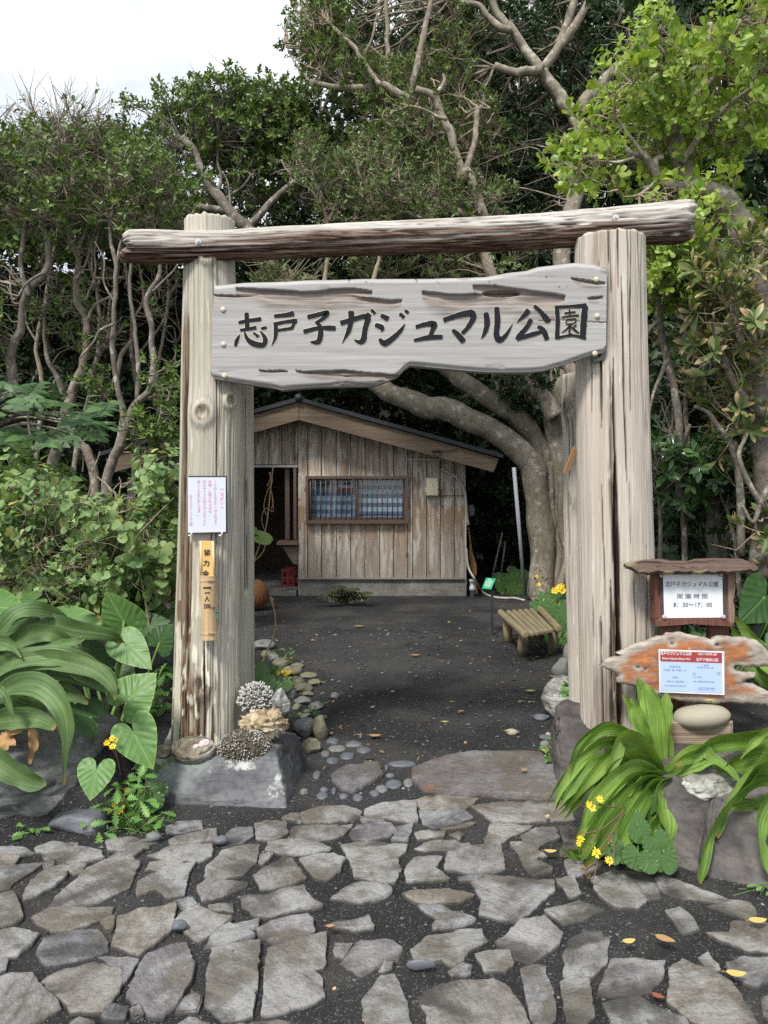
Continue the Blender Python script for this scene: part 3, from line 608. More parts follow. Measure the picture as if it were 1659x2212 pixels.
KA = S('''297,440,34 300,500,36 303,560,34
238,512,26 330,495,28 405,485,36
250,570,22 320,560,26 368,550,30
244,606,10 222,650,32 212,690,24
280,580,12 305,640,34 355,675,46 425,683,38 440,635,36 405,580,14
350,590,16 385,618,26
410,558,22 448,550,26
512,462,28 590,455,34 655,443,42
508,525,28 600,506,28 680,498,36
668,505,28 645,555,26
532,572,22 650,555,26
520,520,30 522,590,34 513,640,22 490,684,6
768,470,36 850,450,36 915,437,40 890,475,32 835,512,26
830,505,24 862,545,36 864,610,42 845,660,42 790,662,16
738,582,34 850,555,32 975,555,42
1022,515,42 1110,490,38 1190,465,40 1228,475,46 1207,560,42 1195,640,46 1165,662,36 1125,645,10
1100,430,46 1098,500,44 1078,580,36 1032,668,6
1222,442,22 1248,462,24
1255,415,24 1280,440,26
1332,458,32 1380,482,42
1288,530,32 1338,552,40 1330,582,8
1318,640,28 1355,672,46 1420,632,42 1480,572,32 1512,522,8
1475,445,28 1502,470,32
1515,420,24 1537,436,26''')
KB = S('''125,545,32 200,525,38 262,525,46 245,580,36 235,612,32
110,648,26 220,626,38 322,622,36
338,492,38 450,455,42 545,440,56 560,480,46 520,550,36 480,592,30
405,570,26 440,602,46 487,655,46
660,440,42 668,520,46 650,590,32 623,634,6
742,400,42 748,500,46 740,600,46 762,645,46 812,610,32 864,520,4
985,420,42 950,460,36 896,510,6
1032,385,26 1080,430,38 1130,490,46 1160,490,8
1005,490,38 970,550,36 908,622,38 900,638,24
900,638,30 1000,607,36 1095,580,28
1060,542,26 1100,572,42 1127,638,40
1203,388,36 1210,500,36 1205,632,34
1198,394,26 1300,388,24 1425,382,38
1420,388,46 1410,500,52 1402,628,42
1208,628,22 1320,610,20 1425,632,24
1262,440,14 1345,430,15
1300,412,14 1302,460,16
1243,470,14 1370,456,18
1275,490,12 1345,485,14 1338,515,12 1280,522,12 1275,490,12
1310,525,16 1280,560,14 1243,586,6
1315,522,14 1298,585,16 1318,602,10
1352,530,14 1318,556,12
1320,550,14 1345,572,18 1372,592,12''')
ink, crm = MB(), MB(); i = 0
for org, KK in ((A0, KA), (B0, KB)):
    for st_ in KK:
        i += 1; stroke_mb(ink, st_, SCL, org, YN, .0030 + .00004 * i, 0, i); stroke_mb(crm, st_, SCL, org, YN, .0012 + .00003 * i, 2.6 if org is A0 else 1.6, i)
obj('lettering', crm, M_CREAM, board, smooth=False, label='cream outline around the black lettering'); obj('lettering', ink, M_INK, board, smooth=False)
for (x, y) in ((482, 669), (483, 744), (485, 823 - 1), (1288, 604), (1290, 683), (1285, 766 - 2)):
    p_ = P(x, y if y < 800 else 812, YN); q_ = MB(); q_.tube([p_ + [0, .01, 0], p_ + [0, -.004, 0], p_ + [0, -.009, 0]], [.014, .014, .009], 14)
    obj('bolt', q_, flat('bolt_plug', (.55, .50, .38), .6) if x == 482 else bpy.data.materials['bolt_plug'], board)
tr = MB()
e_ = [(1305,578),(1312,590),(1310,640),(1311,700),(1305,750),(1300,775),(1280,780)]
tr.tube([P(x, y, YN + .05) for x, y in e_], .014, 6); obj('edge_strip', tr, M_GREENTRIM, board)

# ------------------------------------------------------------------ writing set in type
def text(body, size, mat, at, parent, name='lettering', rot=(R(90), 0, 0), align='CENTER', line=1.0, thick=0.0, xs=1.0, valign='TOP', label=None, bold=0.0):
    c = bpy.data.curves.new(name, 'FONT'); c.body = body; c.size = size; c.align_x = align; c.align_y = valign; c.space_line = line; c.resolution_u = 2; c.offset = bold; c.extrude = thick
    t = bpy.data.objects.new('tmp', c); C.objects.link(t); dg = bpy.context.evaluated_depsgraph_get(); dg.update()
    me = bpy.data.meshes.new_from_object(t.evaluated_get(dg)); me.name = name; bpy.data.objects.remove(t); bpy.data.curves.remove(c)
    me.transform(Matrix.Translation(Vector(at)) @ (rot if isinstance(rot, Matrix) else Matrix.Rotation(rot[2], 4, 'Z') @ Matrix.Rotation(rot[1], 4, 'Y') @ Matrix.Rotation(rot[0], 4, 'X')) @ Matrix.Diagonal((xs, 1, 1, 1)))
    if not len(me.materials): me.materials.append(None)
    me.materials.clear(); o = obj(name, me, mat, parent, label=label); return o
def panel(mb, corners, Y, th=.004, mi=0):
    f = [P(x, y, Y) for x, y in corners]; b = [q + np.array([0, th, 0]) for q in f]; n_ = len(f)
    mb.add(f + b, [np.arange(n_)[None, ::-1], np.arange(n_, 2 * n_)[None]] + [np.array([[i, (i + 1) % n_, n_ + (i + 1) % n_, n_ + i] for i in range(n_)])], mi)
    return mb
M_PAPER = flat('paper_white', (.60, .63, .74), .35, .5, .02)
M_PINK = flat('pink_ink', (.72, .45, .55), .6); M_BLACKP = flat('black_plastic', (.03, .03, .035), .4, .5)
YP = 4.0
nz_ = thing('notice', 'white laminated notice with pink handwriting pinned on the left gate post', 'notice', P(448, 1150, YP))
obj('backing', panel(MB(), [(407, 1028), (489, 1028), (491, 1152), (407, 1152)], YP + .008, .012), M_BLACKP, nz_, smooth=False)
obj('sheet', panel(MB(), [(406, 1031), (487.5, 1031), (488, 1149), (406, 1151)], YP, .003), M_PAPER, nz_, smooth=False)
u_ = YP / 1659
for x, y, sz_, bd in ((479, 1052, 8.6, '〜お願い〜'), (464, 1036, 7.0, '12月28日より一月３日まで'), (452.5, 1036, 7.2, 'の間、入園される方は、'), (440.5, 1036, 7.2, '協力金200円をお入れ下さい'), (428.5, 1036, 7.2, '宜しくお願い致します。'), (411.5, 1068, 6.0, '志戸子ガジュマル公園')):
    text('\n'.join(bd), sz_ * u_, M_PINK, P(x, y, YP - .003), nz_, line=(.86 if len(bd) > 10 else 1.0) * 1.15, bold=.0004)
q_ = MB()
for x in (412, 478): q_.tube(smooth_path([P(x - 3, 1147, YP - .008), P(x + 2, 1151, YP - .012), P(x, 1156, YP - .006), P(x - 5, 1157, YP - .004)], 4), .0045, 6)
obj('hook', q_, flat('white_plastic', (.75, .74, .72), .4, .5), nz_)
# bamboo donation tube
M_BAM = wood('bamboo_skin', (.60, .44, .25), (.48, .34, .19), (.2, .13, .07), 2, 1.4, rough=.45, bump=.15, crackamt=.2)
M_BAMIN = flat('bamboo_inner', (.68, .45, .17), .55, .3, .1)
bt_ = thing('bamboo_donation_tube', 'tall bamboo donation tube with brush writing on the left gate post', 'donation tube', P(450, 1380, 3.99))
def half_tube(x0, x1, y0, y1, x0b, x1b, Y, bulge, nodes=()):
    nu_, nv_ = 60, 22; mb = MB(); V = []
    for i_ in range(nu_):
        t_ = i_ / (nu_ - 1); y_ = y0 + (y1 - y0) * t_; a_, b_ = P(x0 + (x0b - x0) * t_, y_, Y), P(x1 + (x1b - x1) * t_, y_, Y); g_ = 1 + sum(.07 * math.exp(-((y_ - k_) / 2.2) ** 2) - .05 * math.exp(-((y_ - k_ - 4) / 1.5) ** 2) for k_ in nodes)
        for j_ in range(nv_):
            an = math.pi * j_ / (nv_ - 1); c_ = (a_ + b_) / 2; V.append(c_ + np.array([-math.cos(an) * (b_[0] - a_[0]) / 2 * g_, -math.sin(an) * bulge * g_ , 0]))
    mb.add(V, [gridf(nu_, nv_)]); V = np.array(V); mb.poly(V[:nv_]); mb.poly(V[-nv_:][::-1]); return mb
obj('tube', half_tube(432.5, 466, 1243, 1381, 435, 469, 3.995, .035, (1254, 1368)), M_BAM, bt_)
q_ = MB(); panel(q_, [(432, 1168.5), (461, 1168.5), (464, 1245), (434, 1246)], 3.985, .012); obj('plate', q_, M_BAMIN, bt_, smooth=False)
q_ = MB(); q_.tube([P(433.5, 1169, 3.985), P(435.5, 1245, 3.985)], .006, 6); q_.tube([P(460, 1169, 3.985), P(463, 1245, 3.985)], .006, 6); obj('rim', q_, flat('bamboo_rim', (.74, .55, .27), .5), bt_)
u_ = 3.95 / 1659
text('協\n力\n金', 15 * u_, M_INK, P(447.5, 1187, 3.981), bt_, line=1.55, rot=(R(90), R(4), 0), bold=.0006)
q_ = MB(); stroke_mb(q_, [(439, 1270, 3), (456, 1269.5, 3)], 1, (0, 0), 3.958, 0); stroke_mb(q_, [(442, 1281, 2), (453, 1280, 2)], 1, (0, 0), 3.958, 0)
stroke_mb(q_, [(447, 1288, 2), (446, 1293, 2), (442, 1299, 1.2)], 1, (0, 0), 3.958, 0); stroke_mb(q_, [(447, 1291, 1.6), (450, 1296, 1.8), (452.5, 1298, 1.2)], 1, (0, 0), 3.9575, 0); obj('lettering', q_, M_INK, bt_, smooth=False)
text('200', 14 * u_, M_INK, P(447, 1303, 3.958), bt_, xs=.75, bold=.0005); text('円', 7.5 * u_, M_INK, P(461, 1311, 3.962), bt_, bold=.0004)
q_ = MB(); q_.box(P(470, 1332, 3.99), (.010, .012, .03), bev=.003); q_.tube(smooth_path([P(468.5, 1326, 3.99), P(469, 1321, 3.985), P(472, 1321, 3.985), P(472, 1326, 3.99)], 4), .0025, 6)
obj('padlock', q_, flat('green_lock', (.08, .22, .17), .4, .5), bt_)
q_ = MB()
for y_ in (1254, 1368): q_.tube([P(434 + (y_ - 1243) * .02 + 33 * t_, y_ + 1.2 * math.sin(t_ * 3), 3.995 - .0375 * math.sin(math.pi * t_) - .0015) for t_ in np.linspace(.03, .97, 14)], .0016, 5)
obj('node_ring', q_, flat('node_dark', (.13, .10, .07), .8), bt_)
# ------------------------------------------------------------------ opening-hours sign, driftwood sign
def cs(l): return [(1278.9 + x * .22917, 1192.4 + y * .22917) for x, y in l]
M_RED = wood('red_brown_wood', (.22, .105, .080), (.13, .058, .045), (.03, .018, .014), 2, 1.6, crackamt=.3)
M_ROOFW = wood('sign_roof_wood', (.20, .145, .115), (.095, .062, .05), (.02, .014, .012), 0, 1.3, stain=(.6, .5, .3), crackamt=.36, bump=.8)
YS = 3.9
def beam_poly(mb, l, Y, th, bev=.0):
    f = [P(x, y, Y) for x, y in l]; c = sum(f) / len(f); n_ = len(f)
    r0 = [q + np.array([0, th, 0]) for q in f]; r1 = [q + np.array([0, bev, 0]) for q in f]; r2 = [c + (q - c) * (1 - 2.2 * bev / max(.02, np.linalg.norm(q - c))) for q in f]
    V = r0 + r1 + r2; I = np.arange(n_); J = (I + 1) % n_
    mb.add(V, [np.stack([I, J, n_ + J, n_ + I], -1)[:, ::-1], np.stack([n_ + I, n_ + J, 2*n_ + J, 2*n_ + I], -1)[:, ::-1], (2*n_ + I)[None, ::-1], I[None]]); return mb
hs = thing('opening_hours_sign', 'small roofed wooden notice stand with white opening hours panel beside the right gate post', 'sign', P(1500, 1610, YS))
for l in ([(658, 690), (838, 690), (850, 900), (880, 1700), (730, 1700), (700, 1300), (660, 900)], [(1105, 690), (1290, 690), (1300, 900), (1310, 1700), (1150, 1700), (1110, 900)]):
    obj('leg', beam_poly(MB(), cs(l), YS + .05, .045, .004), M_RED, hs, smooth=False)
q_ = MB(); beam_poly(q_, cs([(632, 215), (1290, 215), (1290, 640), (645, 640)]), YS + .012, .03, .003); obj('backboard', q_, flat('sign_back', (.10, .062, .068), .7, .3, .3, 60), hs, smooth=False)
q_ = MB(); beam_poly(q_, cs([(588, 195), (634, 200), (632, 400), (652, 480), (655, 650), (592, 640), (600, 500), (585, 350)]), YS, .07, .006); obj('frame', q_, M_RED, hs, smooth=False)
q_ = MB(); beam_poly(q_, cs([(1282, 195), (1345, 190), (1355, 330), (1335, 480), (1352, 560), (1340, 690), (1286, 690)]), YS, .07, .006); obj('frame', q_, wood('frame_light', (.36, .27, .20), (.20, .12, .09), (.04, .03, .02), 2, 1.4), hs, smooth=False)
q_ = MB(); beam_poly(q_, cs([(600, 645), (655, 625), (1290, 628), (1340, 690), (1335, 705), (1080, 690), (900, 680), (840, 690), (604, 702)]), YS - .004, .08, .006); obj('sill', q_, M_RED, hs, smooth=False)
# roof plank: a chipped thick board sloping to the front
up = cs([(385, 100), (500, 84), (640, 78), (745, 92), (900, 98), (960, 78), (1150, 72), (1410, 78), (1480, 105), (1560, 150)])
lo = cs([(302, 130), (380, 165), (440, 200), (560, 202), (700, 196), (900, 196), (1100, 194), (1300, 192), (1450, 190), (1566, 172)])
n_ = 60; t_ = np.linspace(0, 1, n_); ua, la = np.array(up), np.array(lo); ti = np.linspace(0, 1, 10)
U_ = np.stack([np.interp(t_, ti, ua[:, 0]), np.interp(t_, ti, ua[:, 1])], -1); L_ = np.stack([np.interp(t_, ti, la[:, 0]), np.interp(t_, ti, la[:, 1])], -1)
L_[:, 1] += 3 * vn(np.column_stack([t_ * 26, t_ * 0, t_ * 0]), 4)
rows = []
for f_ in np.linspace(0, 1, 12): rows.append([P(*(U_[i] * (1 - f_) + L_[i] * f_), YS + .06 - .14 * f_) for i in range(n_)])
Fr = np.array(rows); Fr[..., 1] += .006 * fbm(Fr * np.array([6, 40, 40]), 5, 3)
Fr[..., 2] += .008; bk_ = Fr + np.array([0, .016, -.016]); mb = MB(); V = np.concatenate([Fr.reshape(-1, 3), bk_.reshape(-1, 3)]); g_ = gridf(12, n_); b_ = 12 * n_
ed = sst(.1, 0, np.repeat(np.linspace(0, 1, n_)[None], 12, 0) + .04 * fbm(Fr * 30, 3, 2)) ; ed = np.maximum(ed, sst(.9, 1, np.repeat(np.linspace(0, 1, 12)[:, None], n_, 1)) * sst(.1, .4, fbm(Fr * 14, 8, 2)))
i_ = np.arange(n_ - 1); j_ = np.arange(11) * n_
sd_ = [np.stack([i_, i_ + 1, b_ + i_ + 1, b_ + i_], -1), np.stack([11*n_ + i_ + 1, 11*n_ + i_, b_ + 11*n_ + i_, b_ + 11*n_ + i_ + 1], -1), np.stack([j_ + n_, j_, b_ + j_, b_ + j_ + n_], -1), np.stack([j_ + n_ - 1, j_ + 2*n_ - 1, b_ + j_ + 2*n_ - 1, b_ + j_ + n_ - 1], -1)]
mb.add(V, [g_[:, ::-1], g_ + b_] + sd_, stain=np.concatenate([ed.ravel(), ed.ravel()])); obj('roof', mb, M_ROOFW, hs, smooth=False)
pn = obj('panel', panel(MB(), cs([(670, 213), (1228, 210), (1235, 618), (682, 622)]), YS, .006), flat('panel_white', (.74, .78, .82), .3, .5, .015), hs, smooth=False)
u_ = YS / 1659; M_GREYINK = flat('grey_ink', (.10, .09, .13), .6)
for s_, sz_, y_, x_, xs_ in (('志戸子ガジュマル公園', 12.2, 280, 942, .95), ('開 園 時 間', 11.5, 395, 946, 1.22), ('8：30〜17：00', 13, 470, 950, 1.0)):
    p_ = cs([(x_, y_)])[0]; text(s_, sz_ * u_, M_GREYINK, P(*p_, YS - .003), pn, xs=xs_, bold=.0001)
for x_, y_ in ((655, 222), (1213, 216), (678, 612), (1238, 610)):
    p_ = P(*cs([(x_, y_)])[0], YS - .006); q_ = MB(); q_.tube([p_ + [0, .01, 0], p_ + [0, -.006, 0], p_ + [0, -.008, 0]], [.0105, .0105, .007], 14); obj('screw', q_, flat('screw_grey', (.42, .40, .38), .5, .5) if x_ == 655 else bpy.data.materials['screw_grey'], pn)

# driftwood
m = Mat('driftwood', .75, .25); k = m.co((4, 4, 12)); f = m.noise(k, 3.2, 8, .65, .6); g = m.noise(m.co((1, 1, 2)), 13, 6, .7, .4)
c = m.mix(m.ramp(f, [(.35, 0.0), (.66, 1.0)]), (.24, .20, .165), (.46, .42, .365)); op = m.math('MULTIPLY', m.attr('paint'), m.ramp(g, [(.34, .3), (.52, 1.0)]))
c = m.mix(op, c, m.mix(m.ramp(g, [(.40, 0.0), (.70, 1.0)]), (.30, .095, .035), (.46, .20, .085))); c = m.mix(m.attr('dark'), c, (.07, .045, .03))
c = m.mix(m.attr('chip'), c, (.66, .52, .22)); m.col(c).bump(m.math('ADD', f, m.math('MULTIPLY', g, .6)), .6, .01); M_DRIFT = m.m
out = cs(S('''85,1080 130,1030 210,1000 275,985 235,960 330,915 440,870 560,832 690,800 725,768 840,765 905,785 1000,800 1090,822 1145,838 1185,805 1300,800 1420,808 1540,830 1590,860 1640,910 1680,950 1720,1010 1700,1080 1600,1088 1480,1100 1405,1085 1365,1100 1400,1130 1480,1140 1555,1140 1565,1165 1540,1190 1480,1205 1430,1225 1480,1240 1560,1260 1640,1300 1720,1340 1760,1420 1700,1460 1600,1455 1500,1440 1350,1430 1180,1438 1000,1420 860,1410 750,1395 640,1370 545,1345 480,1300 400,1270 300,1250 240,1230 240,1205 255,1180 225,1150 160,1115''')[0])
import bmesh
from mathutils import geometry as geo
YD_ = 3.80
op_ = rough_poly([np.array([x / 300, y / 300, 0]) for x, y in out], 77, .0045)[:, :2] * 300
N = 90; bb0, bb1 = op_.min(0), op_.max(0); st_ = (bb1[0] - bb0[0]) / N
pts = [tuple(q) for q in op_]; nb_ = len(pts); px_, py_ = op_[:, 0], op_[:, 1]
def inside(x, y):
    c_ = False; j = nb_ - 1
    for i in range(nb_):
        if (py_[i] > y) != (py_[j] > y) and x < (px_[j] - px_[i]) * (y - py_[i]) / (py_[j] - py_[i]) + px_[i]: c_ = not c_
        j = i
    return c_
grid = [(bb0[0] + st_ * (i + .5 * (j % 2)), bb0[1] + st_ * .87 * j) for j in range(int((bb1[1]-bb0[1]) / st_ / .87) + 1) for i in range(N + 1)]
grid = [g_ for g_ in grid if inside(*g_) and np.min((px_ - g_[0]) ** 2 + (py_ - g_[1]) ** 2) > (st_ * .55) ** 2]
allp = [Vector(q) for q in pts + grid]; co_, _, fa_, *_ = geo.delaunay_2d_cdt(allp, [], [list(range(nb_))], 1, 1e-5)
V2 = np.array([q[:] for q in co_]); tri = np.array([f_ for f_ in fa_ if len(f_) == 3])
ed_ = np.array([np.sqrt(np.min((px_ - q[0]) ** 2 + (py_ - q[1]) ** 2)) for q in V2])
n3 = np.column_stack([V2 * .012, np.zeros(len(V2))]); nn = fbm(n3 * np.array([2.2, 5, 1]), 90, 4); n5 = fbm(n3 * 3, 96, 3)
pa = sst(5, 17, ed_ + 9 * n5) * sst(1318, 1345, V2[:, 0] + 10 * n5) * sst(1640, 1612, V2[:, 0] - .22 * (V2[:, 1] - 1440) + 14 * n5); pa *= 1 - .85 * sst(1490, 1502, V2[:, 1]) * sst(1560, 1590, V2[:, 0])
dk = np.zeros(len(V2)); dp = .010 * nn + .012 * sst(6, 0, ed_)
for (x, y, r_) in ((1453, 1391, 4), (1549, 1393, 5), (1379, 1442, 4), (1394, 1445, 2.5), (1594, 1444, 9), (1607, 1447, 6)):
    d_ = np.hypot((V2[:, 0] - x) / 1.4, V2[:, 1] - y) / r_; dk = np.maximum(dk, sst(.9, .4, d_)); pa *= sst(1.0, 2.6, d_ + .4 * n5); dp += .012 * sst(1, .2, d_)
ch = np.zeros(len(V2))
for (x, y, w_, h_) in ((1462, 1509, 5, 2.5), (1532, 1512, 10, 3), (1541, 1514, 3, 4), (1490, 1400, 2.5, 1.6)): ch = np.maximum(ch, sst(1.2, .7, np.hypot((V2[:, 0] - x) / w_, (V2[:, 1] - y) / h_) + .5 * n5))
fr = np.array([P(x, y, YD_) for x, y in V2]); fr[:, 1] += dp; bk_ = np.array([P(x, y, YD_) for x, y in V2]); bk_[:, 1] += .062 - .02 * sst(14, 0, ed_)
# winding: make the front face the camera
a_, b2_, c_ = (V2[tri[:, i]] for i in range(3)); sg = ((b2_ - a_)[:, 0] * (c_ - a_)[:, 1] - (b2_ - a_)[:, 1] * (c_ - a_)[:, 0]) > 0
tri = np.where(sg[:, None], tri, tri[:, ::-1]); e = {}
for f_ in tri:
    for a, b in ((0, 1), (1, 2), (2, 0)): e[(f_[a], f_[b])] = 1
be = np.array([q for q in e if (q[1], q[0]) not in e]); nV = len(V2)
mb = MB(); mb.add(np.vstack([fr, bk_]), [tri, tri[:, ::-1] + nV, np.stack([be[:, 1], be[:, 0], be[:, 0] + nV, be[:, 1] + nV], -1)], paint=np.r_[pa, pa * 0], dark=np.r_[dk, dk * 0], chip=np.r_[ch, ch * 0])
dw = obj('driftwood_sign', mb, M_DRIFT, label='orange painted driftwood plank with park notice, hung on the sign stand legs', cat='sign')
sh = panel(MB(), cs([(628, 918), (1246, 938), (1249, 1348), (636, 1322)]), YD_ - .016, .004); ns = obj('notice_sheet', sh, flat('sheet_white', (.78, .79, .86), .3, .5, .01), dw, smooth=False)
obj('header_band', panel(MB(), cs([(642, 932), (1225, 950), (1226, 1048), (644, 1030)]), YD_ - .0175, .001), flat('header_red', (.36, .055, .060), .4, .4, .05), ns, smooth=False)
q_ = panel(MB(), cs([(645, 1033), (932, 1042), (937, 1318), (645, 1308)]), YD_ - .0175, .001); panel(q_, cs([(936, 1042), (1226, 1052), (1230, 1332), (941, 1320)]), YD_ - .0175, .001)
obj('blue_field', q_, flat('sheet_blue', (.46, .58, .86), .35, .5, .02), ns, smooth=False)
u_ = YD_ / 1659; M_WHITEP = flat('white_ink', (.82, .80, .80), .5); M_BLUEINK = flat('blue_ink', (.14, .19, .34), .6); tl = (R(90), R(1.6), 0)
def tx(s_, sz_, x_, y_, mat, xs_=1.0, b_=.0): text(s_, sz_ * u_, mat, P(*cs([(x_, y_)])[0], YD_ - .0190), ns, xs=xs_, rot=tl, bold=b_)
tx('志戸子ガジュマル公園', 9.4, 792, 938, M_WHITEP, .72, .0003); tx('Shitoko Gajumaru Banyan Park', 6.4, 793, 992, M_WHITEP, .76, .0002); tx('시토코 가주마루 공원', 6.4, 1086, 952, M_WHITEP, .74, .0002); tx('志戸子榕树公园', 7.6, 1086, 1002, M_WHITEP, .9, .0002)
tx('営 業 時 間', 5, 782, 1072, M_BLUEINK); tx('午前8：30〜午後5：00', 5, 784, 1104, M_BLUEINK, .95); tx('OPEN', 5, 786, 1172, M_BLUEINK); tx('영업시간  营业时间', 4.6, 786, 1212, M_BLUEINK); tx('From 8:30 AM to 5:00 PM', 4.6, 784, 1252, M_BLUEINK, .92)
tx('入 園 料', 5, 1068, 1060, M_BLUEINK); tx('ADMISSION FEE  입장료  入园费', 3.4, 1066, 1084, M_BLUEINK, .8)
tx('大 人\nAdult', 3.6, 965, 1132, M_BLUEINK); tx('小・中・高校生', 3.6, 992, 1172, M_BLUEINK, .8); tx('¥200\n¥100', 3.6, 1195, 1130, M_BLUEINK); tx('団体・身体障害者手帳所持者は半額', 3.6, 1055, 1216, M_BLUEINK, .8); tx('※ 係員不在の時は料金箱へ\nPlease put the fee in the box', 3.4, 1082, 1276, M_BLUEINK, .95)
tb = MB(); beam_poly(tb, cs([(706, 1608), (1335, 1600), (1335, 1710), (1325, 1860), (712, 1860)]), YS - .1, .2, .008)
obj('timber_block', tb, wood('block_wood', (.40, .33, .25), (.26, .18, .13), (.08, .05, .04), 0, 1.1, crackamt=.34), smooth=False, label='sawn timber block carrying the oval stone below the driftwood sign', cat='timber block')

# ------------------------------------------------------------------ the shed
YW = 11.0; zg = 0.0
def W(x, y, Y=YW): return P(x, y, Y)
m = Mat('shed_planks', .85, .12); sx = m.n('ShaderNodeSeparateXYZ', {0: m.n('ShaderNodeNewGeometry').outputs['Position']}); r = m.island()
k = m.n('ShaderNodeVectorMath', {0: m.co((7, 7, .55)), 1: m.n('ShaderNodeCombineXYZ', {2: m.math('MULTIPLY', r, 40)}).outputs[0]}, operation='ADD').outputs[0]
a = m.noise(k, 2.2, 8, .65, .4); pe = m.noise(m.n('ShaderNodeVectorMath', {0: m.co((9, 9, 1.3)), 1: m.n('ShaderNodeCombineXYZ', {0: m.math('MULTIPLY', r, 20)}).outputs[0]}, operation='ADD').outputs[0], 1.6, 7, .68)
c = m.mix(m.ramp(a, [(.36, 0.0), (.60, 1.0)]), (.26, .195, .145), (.47, .40, .33)); c = m.mix(m.ramp(r, [(0, 0.0), (1, .45)]), c, (.17, .105, .07))
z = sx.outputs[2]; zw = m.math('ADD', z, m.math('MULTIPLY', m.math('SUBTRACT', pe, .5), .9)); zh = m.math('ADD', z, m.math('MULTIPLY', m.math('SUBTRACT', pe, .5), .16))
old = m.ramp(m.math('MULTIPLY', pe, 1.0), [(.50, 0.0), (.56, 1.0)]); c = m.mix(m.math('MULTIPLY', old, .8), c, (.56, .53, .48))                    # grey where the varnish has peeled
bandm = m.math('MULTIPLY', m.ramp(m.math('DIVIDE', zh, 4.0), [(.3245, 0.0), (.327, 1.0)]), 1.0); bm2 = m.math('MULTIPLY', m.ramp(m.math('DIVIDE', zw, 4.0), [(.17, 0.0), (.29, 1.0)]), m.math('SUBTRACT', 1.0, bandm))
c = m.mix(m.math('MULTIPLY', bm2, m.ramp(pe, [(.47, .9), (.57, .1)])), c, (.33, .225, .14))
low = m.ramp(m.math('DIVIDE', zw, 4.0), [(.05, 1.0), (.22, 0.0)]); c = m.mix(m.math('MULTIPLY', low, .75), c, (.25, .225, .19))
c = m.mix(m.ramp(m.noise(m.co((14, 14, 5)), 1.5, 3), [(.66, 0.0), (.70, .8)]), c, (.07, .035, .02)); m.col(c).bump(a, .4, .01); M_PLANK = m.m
M_FASCIA = wood('fascia_wood', (.20, .152, .112), (.16, .118, .085), (.11, .075, .05), 0, 1.0, crackamt=.24, bump=.2)
M_ROOF = flat('roof_felt', (.022, .026, .032), .6, .4, .25, 20); M_CONC = stone('concrete', (.17, .16, .15), (.25, .24, .22), (.12, .11, .10), 3.0, .85, bump=.25)
M_BROWNAL = flat('brown_aluminium', (.115, .075, .060), .4, .5, .1)
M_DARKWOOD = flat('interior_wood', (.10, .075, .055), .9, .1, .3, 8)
shed = thing('wooden_shed', 'low gabled plank shed with barred window and open doorway behind the gate', 'shed', W(640, 1285))
def gy(x): return 905 + (.286 * (x - 648) * 1.0 if x > 648 else .292 * (648 - x)) - 6      # underside of the bargeboards
def planks(mb, xs_, yt, yb, Y, th=.03):
    for i in range(len(xs_) - 1):
        a_, b_ = xs_[i], xs_[i + 1]; ta, tb_ = (yt(a_), yt(b_)) if callable(yt) else (yt, yt); ba, bb_ = (yb(a_), yb(b_)) if callable(yb) else (yb, yb)
        if min(ba - ta, bb_ - tb_) < 1: continue
        rg = random.Random(int(a_ * 7)); o_ = rg.uniform(-.004, .004); g_ = .9
        f_ = [W(a_ + g_, ta, Y), W(b_ - .1, tb_, Y), W(b_ - .1, bb_, Y), W(a_ + g_, ba, Y)]; f_ = [q + np.array([0, o_, 0]) for q in f_]; f_[0][1] += .0; b0 = [q + np.array([0, th, 0]) for q in f_]
        V = np.array(f_ + b0); n_ = 7; t_ = np.linspace(0, 1, n_)
        col = [[f_[0] * (1 - t) + f_[3] * t, f_[1] * (1 - t) + f_[2] * t] for t in t_]
        mb.add(V, [np.array([[3, 2, 1, 0], [4, 5, 6, 7], [0, 4, 7, 3], [1, 2, 6, 5], [0, 1, 5, 4], [3, 7, 6, 2]])])
        bx = W(b_ - 1.6, tb_, Y - .014); bx2 = W(b_ + 1.2, bb_, Y - .014); l_ = [W(b_ - 4.2, tb_, Y - .022), W(b_ - .6, tb_ + .3, Y - .022), W(b_ - .6, bb_, Y - .022), W(b_ - 4.2, bb_, Y - .022)]
        l2 = [q + np.array([0, .024, 0]) for q in l_]; mb.add(np.array(l_ + l2), [np.array([[3, 2, 1, 0], [0, 4, 7, 3], [1, 2, 6, 5], [0, 1, 5, 4], [3, 7, 6, 2]])])
wl = MB()
rg = random.Random(4); up_x = [262]
while up_x[-1] < 640: up_x.append(up_x[-1] + rg.uniform(26, 33))
up_x[-1] = 643; 
planks(wl, up_x, gy, 1003, YW)
rx = [643, 664, 694, 726, 757, 788, 820, 850, 880, 891, 921, 951, 981, 1006]
planks(wl, rx[:9], gy, 1028, YW); planks(wl, rx[8:], gy, 1250, YW); planks(wl, rx[:9] , 1130, 1250, YW); planks(wl, [643, 661], 1028, 1130, YW)
